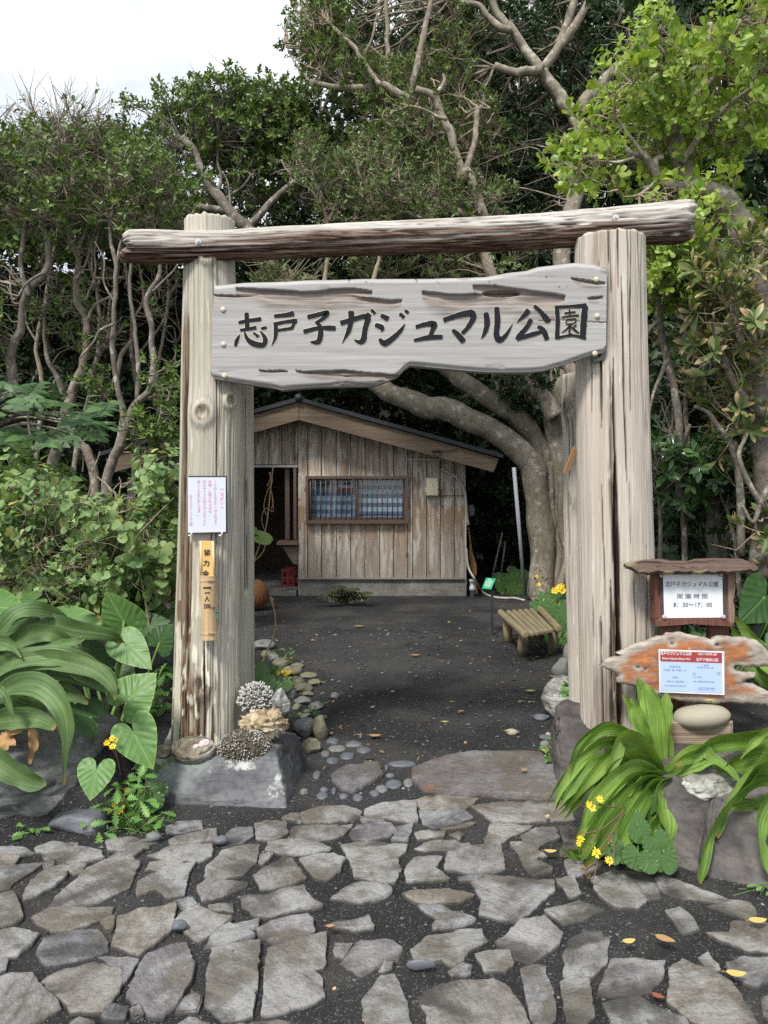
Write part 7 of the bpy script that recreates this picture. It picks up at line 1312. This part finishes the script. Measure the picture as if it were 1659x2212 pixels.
# the banyan beside the shed
ban = [([(1166,1295),(1172,1200),(1164,1080),(1143,1000),(1092,950),(1040,917),(960,888),(915,880),(870,862),(830,838),(785,800),(735,720),(690,640),(650,606),(612,590),(572,567)], .19, .10, 10.7),
 ([(1188,1295),(1185,1150),(1180,1040),(1160,970),(1118,905),(1060,862),(1000,822),(950,780),(900,740)], .17, .11, 10.9), ([(1222,1295),(1210,1100),(1202,950),(1200,880),(1207,820),(1212,700),(1216,560),(1226,470),(1246,390),(1252,300),(1242,246)], .15, .10, 10.8),
 ([(1242,248),(1215,215),(1188,185),(1168,150)], .095, .085, 10.8), ([(1168,152),(1140,110),(1105,65),(1062,5),(1040,-50)], .08, .04, 10.7), ([(1170,150),(1120,158),(1072,142)], .065, .05, 10.6), ([(1172,150),(1200,105),(1240,55),(1275,-10),(1290,-60)], .068, .045, 10.8), ([(1203,100),(1222,60),(1245,-5),(1255,-50)], .065, .045, 10.9),
 ([(1250,246),(1268,215),(1292,190),(1325,145),(1352,120),(1400,95),(1450,40)], .09, .05, 10.7), ([(1105,65),(1070,55),(1035,20),(990,5),(960,-30)], .05, .03, 10.6), ([(1200,900),(1172,855),(1135,830),(1100,812),(1060,790)], .13, .08, 10.6), ([(1165,985),(1140,930),(1100,880),(1085,840),(1075,800),(1040,760)], .13, .08, 11.2), ([(1210,900),(1240,850),(1290,800),(1350,740)], .1, .06, 11.2)]
rg = np.random.default_rng(77)
for x in (1158, 1196, 1216):   # aerial roots fused along the trunk
    y0 = rg.uniform(960, 1060); ban.append(([(x + rg.normal() * 8, y0), (x + rg.normal() * 5, (y0 + 1290) / 2 - 40), (x + rg.normal() * 4, (y0 + 1290) / 2 + 60), (x + rg.normal() * 6, 1298)], rg.uniform(.03, .06), rg.uniform(.05, .09), 10.60 + rg.random() * .12))
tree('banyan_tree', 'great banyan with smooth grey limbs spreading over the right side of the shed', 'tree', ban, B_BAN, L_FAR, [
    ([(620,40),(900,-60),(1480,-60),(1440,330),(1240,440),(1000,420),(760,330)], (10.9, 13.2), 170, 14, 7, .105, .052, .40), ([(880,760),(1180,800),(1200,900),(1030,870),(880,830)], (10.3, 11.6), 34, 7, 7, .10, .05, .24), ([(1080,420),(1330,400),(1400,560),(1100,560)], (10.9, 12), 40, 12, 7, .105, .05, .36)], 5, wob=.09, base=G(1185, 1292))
# trees over the gate, middle
tree('gnarled_tree', 'gnarled tan tree with bare twisting limbs and fine olive twigs behind the crossbeam', 'tree', [([(1300,1310),(1290,1100),(1262,880),(1190,740),(1090,640),(1052,560),(1044,465),(1020,395),(1006,368)], 0.0814, 0.0555, 8.9), ([(1006,368),(994,385),(988,350),(979,312),(966,258),(950,220),(938,203),(900,192)], 0.0555, 0.0370, 8.8), ([(1006,370),(1014,345),(1024,300),(1030,262),(1034,228)], 0.0407, 0.0296, 8.9), ([(940,205),(962,178),(958,160)], 0.0296, 0.0111, 8.8), ([(966,258),(930,240),(885,232)], 0.0222, 0.0089, 8.7),
    ([(1044,480),(960,440),(900,400),(840,390)], 0.0370, 0.0148, 8.8), ([(1045,520),(980,500),(900,470),(850,440)], 0.0370, 0.0148, 8.6)], B_PALE, L_OLIVE, [
    ([(760,330),(860,240),(1000,190),(1080,230),(1080,440),(1020,470),(800,470)], (8.7, 10.2), 110, 13, 7, .07, .033, .25, 3), ([(560,545),(1240,500),(1240,625),(560,640)], (8.9, 10.4), 48, 9, 7, .075, .035, .25, 3)], 11, twig=.008, twmat=B_TAN, clump=.36)
tree('windswept_tree', 'tan limbed tree reaching left across the sky above the crossbeam, with dry twigs', 'tree', [([(1330,1300,11.6),(1320,1000,11.6),(1270,800,11.8),(1180,650,11.8),(1090,500,11.6),(1010,340,11.0),(935,265,10.2),(880,215),(825,186),(740,188),(668,175)], 0.0962, 0.0333, 9.6), ([(820,186),(790,140),(768,105),(735,72),(715,45)], 0.0407, 0.0148, 9.5), ([(668,176),(650,150),(632,128),(615,92)], 0.0163, 0.0052, 9.6), ([(740,188),(700,160),(660,140),(630,120)], 0.0148, 0.0052, 9.6), ([(840,190),(836,120),(832,40),(836,-30)], 0.0370, 0.0222, 9.9), ([(880,215),(905,120),(925,30),(945,-40)], 0.0444, 0.0296, 9.8), ([(925,30),(930,5),(922,-30)], 0.0222, 0.0148, 9.8), ([(780,130),(800,90),(815,30)], 0.0222, 0.0111, 9.5)], B_PALE, L_MID, [
    ([(640,60),(690,-20),(830,-50),(990,-50),(1000,180),(880,260),(700,170),(655,130)], (9.5, 11.0), 110, 10, 7, .075, .034, .28, 5), ([(780,160),(960,150),(1010,300),(840,330)], (9.6, 10.8), 34, 10, 7, .07, .032, .28, 5)], 12, twig=.009, twmat=B_TAN, clump=.36)
# leaning tree, centre left
tree('leaning_tree', 'tree with a thick leaning grey limb and rounded dark crown above the left gate post', 'tree', [([(478,1300),(480,1100),(492,900),(520,740),(575,640),(590,575),(535,493),(502,465),(470,424),(440,370),(418,322),(396,292)], 0.1406, 0.0407, 10.3), ([(485,455),(450,452),(425,453),(400,478),(380,490),(345,478),(318,450),(290,425),(262,398),(225,368)], 0.0555, 0.0163, 10.3), ([(535,493),(560,465),(578,443),(610,415),(640,386),(668,355),(690,332),(720,312),(752,280)], 0.0518, 0.0163, 10.4), ([(478,440),(500,420),(522,405),(542,380)], 0.0296, 0.0118, 10.4), ([(440,370),(415,355),(390,320)], 0.0222, 0.0089, 10.5), ([(470,424),(478,380),(470,350),(476,300)], 0.0296, 0.0111, 10.5), ([(500,465),(495,400),(480,370)], 0.0185, 0.0074, 10.3), ([(640,386),(640,330),(645,295)], 0.0148, 0.0059, 10.3), ([(690,332),(700,290),(690,260)], 0.0148, 0.0059, 10.4), ([(345,478),(330,490),(300,492)], 0.0148, 0.0044, 10.2)], B_GREY, L_MID, [
    ([(325,270),(345,215),(420,212),(460,205),(520,190),(600,205),(640,250),(640,330),(560,350),(470,360),(390,330)], (10.4, 12.0), 125, 12, 7, .085, .042, .30, 2), ([(620,270),(650,210),(700,200),(760,250),(770,330),(690,370)], (10.4, 11.8), 46, 11, 7, .08, .04, .28, 3), ([(260,330),(400,300),(640,330),(700,420),(560,470),(420,440),(300,460)], (10.5, 12), 56, 8, 6, .075, .036, .28, 4), ([(262,222),(290,218),(292,232),(285,260)], (10.3, 10.5), 3, 6, 6, .07, .034, .10)], 13, twig=.010)
tree('twiggy_sapling', 'pale twiggy sapling standing between the leaning tree and the gnarled tree', 'tree', [([(472,1310),(470,1000),(500,820),(600,720),(690,640),(706,560),(705,490),(695,440),(680,400),(655,365),(640,340)], .035, .012, 8.4), ([(705,490),(722,440),(735,400),(742,360)], .022, .008, 8.4), ([(695,440),(660,400),(620,370),(608,345)], .016, .006, 8.3), ([(680,400),(670,350),(655,310)], .014, .005, 8.4)], B_TAN, L_OLIVE, [([(605,330),(660,300),(720,330),(760,400),(730,470),(650,440)], (8.0, 8.8), 30, 8, 6, .065, .03, .18, 5)], 14, twig=.007, clump=.1)
tree('twiggy_sapling', 'twiggy sapling with yellow green tips above the middle of the crossbeam', 'tree', [([(500,1310),(510,1000),(545,800),(700,700),(800,620),(818,560),(815,480),(800,420),(775,380),(765,340)], .035, .012, 8.2), ([(815,480),(850,430),(870,390)], .02, .008, 8.2), ([(800,440),(780,420),(755,400)], .015, .006, 8.1)], B_TAN, L_OLIVE, [([(750,330),(820,350),(930,400),(960,470),(800,475),(760,420)], (7.9, 8.6), 40, 8, 6, .06, .028, .18, 5)], 15, twig=.007, clump=.1)
# slender trunks on the left
LG = 'slender trees on the left'
tree('slender_tree', 'slender forked tree at the far left edge, leafy low down', 'tree', [([(30,1180),(35,1000),(30,850),(22,760),(45,700),(62,640),(95,590),(98,520),(68,440),(48,400),(30,340),(24,300)], 0.0527, 0.0186, 7.8), ([(62,640),(46,570),(50,490),(55,430),(40,360)], 0.0310, 0.0124, 7.7), ([(95,590),(62,610),(40,640)], 0.0186, 0.0074, 7.6), ([(98,520),(120,470),(135,430)], 0.0186, 0.0087, 7.8), ([(48,400),(60,340),(85,290)], 0.0136, 0.0062, 7.8)], B_GREY, L_MID, [
    ([(-60,310),(30,275),(100,300),(190,345),(180,470),(60,480),(-60,480)], (7.4, 8.8), 60, 7, 6, .078, .038, .26, 6), ([(-60,590),(40,610),(55,660),(20,740),(-60,760)], (7.2, 8), 20, 9, 7, .075, .036, .22)], 21, LG, twig=.009, twmat=B_PALE)
tree('slender_tree', 'many stemmed tree with the palest straight trunk leaning right, left of the gate', 'tree', [([(108,1200),(110,1077),(113,990),(132,950),(150,860),(165,808),(182,765),(190,690),(172,650),(163,603),(166,550),(152,500),(156,430),(150,340)], 0.0620, 0.0186, 8.2), ([(132,960),(175,917),(210,870),(246,822),(262,770),(280,735)], 0.0465, 0.0186, 8.4), ([(150,940),(175,965),(198,1015),(205,1150)], 0.0465, 0.0496, 8.4), ([(140,865),(125,815),(105,778),(95,720),(100,640)], 0.0341, 0.0155, 8.6), ([(190,690),(205,660),(240,640),(248,625)], 0.0186, 0.0087, 8.1), ([(166,550),(185,500),(190,450),(180,390)], 0.0186, 0.0074, 8.2), ([(156,430),(130,370),(120,310)], 0.0136, 0.0056, 8.2), ([(163,603),(185,570),(200,520),(215,470)], 0.0155, 0.0062, 8.1), ([(185,650),(205,590),(205,540),(218,480)], 0.0124, 0.0050, 8.0)], B_PALE, L_MID, [
    ([(60,240),(150,225),(235,250),(240,300),(70,310)], (7.8, 9.0), 22, 1, 4, .07, .034, .26, 9), ([(90,330),(160,290),(230,320),(260,380),(230,470),(120,470)], (7.8, 9.2), 46, 6, 6, .078, .038, .26, 8), ([(160,790),(220,780),(240,850),(190,880)], (8, 8.5), 6, 8, 6, .07, .03, .16), ([(70,640),(200,620),(190,760),(90,770)], (8.2, 9), 12, 7, 6, .07, .03, .18)], 22, LG, twig=.009, twmat=B_PALE)
tree('slender_tree', 'slender sinuous twin trunk tree nearest the left gate post', 'tree', [([(222,1180),(230,1077),(236,1027),(250,990),(270,940),(282,890),(296,865),(317,835),(327,790),(322,710),(313,655),(330,630),(345,600),(350,560),(340,500)], 0.0589, 0.0136, 7.6), ([(250,985),(263,930),(264,890),(252,830),(246,770),(247,653),(252,583),(238,500),(242,450),(232,380)], 0.0372, 0.0124, 7.6), ([(296,865),(300,780),(290,700),(282,640),(285,560),(278,500)], 0.0279, 0.0099, 7.7), ([(322,812),(360,795),(395,778)], 0.0112, 0.0062, 7.4), ([(318,832),(355,838),(395,836)], 0.0087, 0.0050, 7.4), ([(246,700),(215,715),(200,740),(170,775)], 0.0155, 0.0074, 7.5), ([(250,583),(262,520),(290,480),(300,440)], 0.0136, 0.0056, 7.6), ([(247,653),(225,610),(225,560),(205,520)], 0.0124, 0.0050, 7.6), ([(330,630),(370,590),(392,560)], 0.0124, 0.0050, 7.5)], B_GREY, L_MID, [
    ([(200,330),(270,320),(390,420),(390,500),(220,480)], (7.3, 8.6), 40, 7, 6, .074, .036, .24, 7), ([(330,780),(392,770),(395,1000),(350,960)], (7.3, 8), 14, 6, 7, .085, .032, .16), ([(290,900),(390,920),(390,990),(300,990)], (7.4, 8.2), 10, 6, 7, .08, .032, .16)], 23, LG, twig=.008, twmat=B_PALE)
tree('slender_tree', 'thin crooked dark stemmed tree between the pale trunk and the left gate post, high twigs', 'tree', [([(285,1150),(290,1000),(300,900),(285,780),(283,700),(275,600),(262,520),(240,470),(232,410)], 0.0310, 0.0124, 9.0), ([(283,700),(310,640),(300,560),(320,500),(330,440)], 0.0186, 0.0074, 9.0), ([(285,780),(350,700),(365,640),(385,600)], 0.0161, 0.0062, 8.9), ([(275,600),(205,600),(195,520),(165,470)], .02, .008, 9)], B_GREY, L_MID, [([(170,400),(380,420),(400,520),(280,560),(180,520)], (8.6, 9.8), 34, 6, 6, .074, .036, .24, 7)], 24, LG, twig=.008)
tree('slender_tree', 'cluster of very thin grey stems rising left of the palest trunk', 'tree', [([(75,1150),(80,1000),(90,850),(80,740),(100,640),(110,560),(125,480),(118,400)], .035, .012, 9.2), ([(150,1150),(160,1000),(185,880),(205,790),(215,700),(210,620),(222,540),(215,440)], .035, .012, 9.4), ([(205,790),(235,720),(238,640),(262,600)], .018, .008, 9.3), ([(330,1150),(335,1000),(345,900),(340,800),(352,720),(365,640),(358,560)], .03, .010, 9.5), ([(345,900),(372,830),(380,740)], .015, .007, 9.4), ([(80,740),(55,690),(58,620)], .015, .007, 9.2), ([(210,620),(190,570),(195,500)], .014, .006, 9.3)], B_PALE, L_MID, [([(60,330),(240,340),(380,430),(380,520),(200,500),(60,480)], (9.0, 10.2), 40, 7, 6, .075, .036, .24, 6), ([(20,380),(385,430),(392,700),(230,760),(20,700)], (8.0, 9.2), 46, 1, 4, .075, .036, .22, 9), ([(-120,330),(300,330),(400,420),(400,560),(345,470),(290,590),(230,460),(170,560),(110,470),(60,600),(0,480),(-60,590),(-120,500)], (9.4, 12.6), 140, 12, 7, .12, .065, .45)], 26, LG, twig=.007, twmat=B_PALE)  # last crown: dense hidden layer, added to shade the wood below
# right side
tree('bright_tree', 'bright yellow green leaved tree leaning in from the upper right', 'tree', [([(1700,900),(1690,700),(1650,590),(1628,545),(1600,485),(1560,435),(1530,415),(1495,388),(1472,350),(1452,290),(1445,230)], .135, .05, 5.6), ([(1530,415),(1490,405),(1450,398),(1425,382),(1400,345),(1370,340),(1348,330)], .055, .02, 5.5), ([(1425,382),(1420,350),(1435,340)], .025, .02, 5.5), ([(1370,342),(1330,352),(1290,348)], .014, .006, 5.4), ([(1452,290),(1500,210),(1540,165),(1560,110),(1600,40)], .04, .014, 5.6), ([(1540,165),(1530,120),(1535,60)], .04, .02, 5.7), ([(1452,290),(1480,190),(1450,130),(1420,100)], .025, .010, 5.6), ([(1400,345),(1360,300),(1330,250)], .018, .007, 5.4), ([(1472,350),(1520,280),(1580,220),(1640,180)], .03, .012, 5.5), ([(1425,385),(1380,420),(1345,425)], .014, .006, 5.4)], B_BAN, L_BRIGHT, [
    ([(1215,320),(1245,240),(1330,190),(1400,90),(1520,-50),(1720,-50),(1720,300),(1600,330),(1480,350),(1330,400),(1250,400)], (4.9, 6.4), 100, 7, 7, .076, .046, .22, 3), ([(1400,400),(1560,420),(1620,520),(1500,560),(1420,470)], (5.0, 6.2), 24, 6, 7, .074, .042, .2, 2), ([(1205,345),(1240,330),(1300,345),(1290,372)], (5.2, 5.6), 7, 6, 7, .066, .038, .12)], 31, twig=.007, twmat=B_TAN, clump=.5, up=.25, prof='obov')
tree('leafy_shrub', 'shrub of small bright leaves directly right of the right gate post', 'shrub', [([(1470,1100),(1462,900),(1440,780),(1425,690),(1418,620),(1450,590),(1500,570)], .03, .02, 5.4), ([(1440,780),(1412,840),(1400,900)], .018, .008, 5.3), ([(1425,690),(1400,720),(1395,780)], .016, .007, 5.3), ([(1490,1000),(1480,850),(1500,760),(1520,700)], .02, .009, 5.5), ([(1440,830),(1490,855),(1560,850)], .014, .007, 5.4)], B_GREY, L_BRIGHT, [([(1395,540),(1520,540),(1560,640),(1540,800),(1400,850),(1395,700)], (5.1, 6.0), 90, 6, 7, .06, .034, .18, 2)], 32, twig=.006, clump=.2, prof='obov')
tree('tan_edged_shrub', 'shrub with long leaves scorched tan at the tips, right edge above the driftwood sign', 'shrub', [([(1640,1250),(1660,1100),(1650,950),(1640,800),(1650,650),(1655,560)], .085, .05, 5.0), ([(1650,900),(1600,840),(1560,760),(1540,700)], .03, .012, 4.9), ([(1645,800),(1600,740),(1580,660)], .025, .010, 4.9), ([(1600,1200),(1600,1050),(1580,960),(1540,900),(1500,880)], .03, .01, 5.0), ([(1650,1100),(1600,1000),(1620,930)], .022, .01, 4.8), ([(1660,1050),(1625,1130),(1600,1090)], .02, .01, 4.8)], B_GREY, L_EDGE, [([(1520,600),(1580,555),(1700,540),(1700,960),(1600,960),(1530,820),(1500,720)], (4.6, 5.6), 54, 4, 9, .125, .040, .20, 3), ([(1580,950),(1700,940),(1700,1230),(1640,1220),(1600,1080)], (4.5, 5.4), 20, 4, 8, .11, .036, .18, 2)], 33, twig=.009, twmat=B_TAN, clump=.15, tilt=(30, 80), prof='lance', sl=.5)
tree('glossy_shrub', 'dark glossy leaved shrub filling the space right of the gate behind the signs', 'shrub', [([(1560,1300),(1545,1120),(1530,1060),(1500,1005),(1475,975),(1455,945)], .07, .05, 5.6), ([(1480,1300),(1478,1150),(1470,1000),(1490,920)], .025, .012, 5.5), ([(1430,1300),(1425,1150),(1420,1080)], .02, .01, 5.4), ([(1600,1300),(1590,1180),(1570,1100)], .02, .01, 5.3), ([(1500,1120),(1450,1080),(1410,1060)], .015, .007, 5.4), ([(1530,1060),(1580,1010),(1620,1000)], .015, .007, 5.5)], B_GREY, L_GLOSS, [
    ([(1395,830),(1560,820),(1660,900),(1660,1010),(1560,1010),(1400,1000)], (5.2, 6.4), 95, 6, 8, .095, .036, .2, 2), ([(1400,1000),(1660,1000),(1700,1250),(1620,1330),(1400,1330)], (4.9, 6.2), 135, 6, 8, .10, .036, .22, 1)], 34, twig=.008, clump=.1, tilt=(35, 80), prof='lance', sl=.6)
# the low growth left of the gate
tree('rounded_leaf_bush', 'spreading light green bush with rounded leaves and bare brown shoots left of the gate', 'bush', [([(100,1420),(105,1300),(112,1200),(120,1120),(90,1050)], .016, .005, 5.0), ([(150,1420),(140,1300),(120,1190),(95,1080),(70,960)], .014, .004, 5.0), ([(210,1420),(205,1300),(206,1180),(210,1100)], .012, .004, 5.1), ([(260,1400),(310,1180),(345,1120),(372,1050)], .015, .004, 5.1), ([(270,1380),(255,1100),(240,1060),(205,1030),(190,1015)], .012, .004, 5.0), ([(30,1400),(25,1250),(45,1150),(40,1050),(20,1000)], .014, .005, 5.0), ([(330,1400),(350,1250),(352,1200),(348,1150)], .012, .004, 5.2), ([(250,1110),(262,1050),(258,1030)], .006, .002, 4.95), ([(200,1020),(214,985),(216,975)], .005, .002, 4.95), ([(178,1020),(180,990),(178,978)], .005, .002, 4.95), ([(70,960),(60,900),(62,860)], .008, .003, 5.0), ([(235,1070),(262,1040)], .005, .002, 4.95)], B_TAN, L_BUSH, [
    ([(-60,1060),(40,1010),(110,1040),(170,1090),(260,1120),(330,1130),(385,1090),(388,1180),(385,1320),(250,1330),(60,1310),(-60,1300)], (4.6, 5.8), 240, 5, 4, .074, .066, .17, 2), ([(285,1080),(345,1010),(385,1020),(385,1110),(310,1120)], (4.7, 5.2), 20, 5, 4, .06, .05, .14, 3)], 41, twig=.005, clump=.16, up=.5, tilt=(45, 85), base=G(150, 1420), prof='round')
tree('trailing_shrub', 'loose trailing shrub of small pale leaves woven through the rounded leaf bush', 'shrub', [([(60,1420),(70,1250),(100,1130),(130,1060)], .008, .003, 4.7), ([(240,1400),(230,1250),(260,1160),(300,1090)], .008, .003, 4.7), ([(330,1400),(310,1280),(290,1180),(330,1120),(375,1075)], .008, .003, 4.6), ([(180,1400),(170,1280),(150,1160),(190,1070),(200,1010)], .007, .002, 4.6)], B_TAN, L_BUSH, [([(-40,1080),(120,1050),(260,1100),(385,1080),(385,1300),(120,1310),(-40,1290)], (4.4, 5.0), 60, 4, 5, .045, .026, .15, 3)], 43, twig=.004, clump=.1, prof='obov')
comp = MB(); rg = np.random.default_rng(51); tw = MB(); n_ = 34; c = fill([(-80,835),(50,830),(100,860),(60,890),(180,895),(225,905),(190,960),(60,950),(-80,990)], (4.9, 5.9), n_, rg); ax = nrmz(np.column_stack([rg.normal(size=n_) * .7 + .5, -.3 + rg.normal(size=n_) * .5, rg.normal(size=n_) * .16 - .05])); b_ = P(-60, 960, 6.0)
for q in range(n_): tw.tube(smooth_path(np.array([b_, (b_ + c[q]) / 2 + [0, 0, .12], c[q], c[q] + ax[q] * .42]), 4), [*np.linspace(.014, .002, 13)], 4)
sprigs(comp, c, ax, 14, .36, .12, .055, rg, distich=True, fold=.05, droop=.2, prof='round'); t_ = thing('feather_leaf_tree', 'young tree with layered feathery compound leaves at the left edge above the bush', 'tree', (b_[0], b_[1], 0)); tw.tube(smooth_path(np.array([[b_[0] - .1, b_[1], 0], b_ * [1, 1, .5] + [.05, 0, 0], b_]), 5), [*np.linspace(.05, .03, 11)], 8); obj('trunk', tw, B_GREY, t_); obj('crown', comp, L_COMP, t_)
# the wood behind
BG = 'dark trees of the wood behind'
for i, (poly, Y, nn_, gx, lab) in enumerate([
    ([(-180,420),(60,340),(300,330),(330,1000),(-180,1000)], (12.5, 15), 170, 90, 'dark tree of the wood at the far left behind the slender trunks'), ([(230,500),(420,420),(640,420),(650,1000),(240,1010)], (13, 15.5), 150, 440, 'dark tree of the wood directly behind the left gate post'), ([(600,330),(760,260),(960,300),(960,850),(600,880)], (13, 15.5), 150, 780, 'dark tree of the wood behind the shed ridge'),
    ([(900,60),(1100,40),(1220,100),(1220,820),(940,830)], (13.5, 16), 190, 1060, 'dark tall tree of the wood behind the banyan limbs'), ([(1180,-60),(1460,-60),(1500,820),(1180,850)], (13, 16), 200, 1330, 'dark tall tree of the wood behind the right gate post'), ([(1420,-60),(1800,-60),(1800,900),(1440,980)], (11, 14), 190, 1580, 'dark tall tree of the wood behind the bright tree at the right'),
    ([(960,830),(1260,830),(1270,1240),(1000,1240)], (13.2, 15.5), 90, 1080, 'low dark tree of the wood in the gap right of the shed'), ([(-180,800),(440,820),(440,1250),(-180,1290)], (11.5, 14.5), 130, 180, 'low dark tree of the wood behind the rounded leaf bush'), ([(1380,780),(1800,780),(1800,1330),(1380,1330)], (8.2, 10.5), 110, 1560, 'low dark tree of the wood behind the glossy shrub'), ([(420,780),(1000,800),(1010,1260),(430,1260)], (15.2, 17), 110, 600, 'low dark tree of the wood seen through the shed doorway')]):
    Ym = (Y[0] + Y[1]) / 2; g_ = np.array([P(gx, 1000, Ym)[0], Ym, 0]); top_ = min(p[1] for p in poly); lim = [([(gx, 1106 + 0), (gx + 12, 900), (gx - 10, 700 if top_ < 700 else 950), (gx + 15, (top_ + 760) / 2 if top_ < 700 else 900)], .14, .05, Ym)]
    tree('dark_tree', lab, 'tree', [([(gx, 1048 + 1659 * 1.6 / Ym)] + lim[0][0], .14, .05, Ym), ([(gx, 900), (gx - 60, 780), (gx - 110, 640)], .07, .03, Ym), ([(gx, 860), (gx + 70, 720), (gx + 100, 600)], .07, .03, Ym)], B_DARK, L_FAR if 3 <= i <= 5 else L_FAR_SHADE, [(poly, Y, int(nn_ * 1.3), 14, 7, .15, .085, .55)], 60 + i, BG, twig=.012, clump=-.2, base=g_)

hx = np.linspace(-40, 40, 60); hy = np.linspace(17.0, 34, 24); HX, HY = np.meshgrid(hx, hy, indexing='ij'); HZ = -.3 + 8.2 * sst(17, 22.5, HY) + .5 * fbm(np.stack([HX * .3, HY * .3, HX * 0], -1), 3, 4); hb = MB(); hb.add(np.stack([HX, HY, HZ], -1), [gridf(60, 24)[:, ::-1]]); obj('shading_hill', hb, flat('leaf_litter', (.022, .026, .016), .95, .1, .5, 6, .6), kind='structure')  # added hill: dark backing that blocks sky light behind the trees

tree('leafy_shrub', 'light green shrub just past the left end of the paving', 'shrub', [([(-300,1600),(-290,1400),(-300,1250),(-280,1120)], .03, .01, 4.6), ([(-300,1500),(-380,1350),(-420,1200)], .02, .008, 4.6), ([(-300,1500),(-200,1350),(-170,1200)], .02, .008, 4.6)], B_GREY, L_BUSH, [([(-520,1150),(-300,1040),(-110,1090),(-90,1480),(-300,1560),(-500,1500)], (4.2, 5.2), 80, 5, 4, .075, .066, .17, 1)], 71, twig=.005, clump=.05, prof='round')
tree('glossy_shrub', 'glossy shrub just past the right end of the paving', 'shrub', [([(1950,1700),(1945,1500),(1960,1300),(1950,1150)], .03, .01, 4.6), ([(1950,1600),(1870,1450),(1840,1300)], .02, .008, 4.6), ([(1950,1600),(2060,1450),(2080,1300)], .02, .008, 4.6)], B_GREY, L_GLOSS, [([(1780,1150),(1950,1080),(2150,1150),(2160,1560),(1950,1640),(1790,1560)], (4.1, 5.2), 90, 5, 8, .10, .036, .2, 1)], 72, twig=.006, clump=.05, prof='lance', sl=.6)
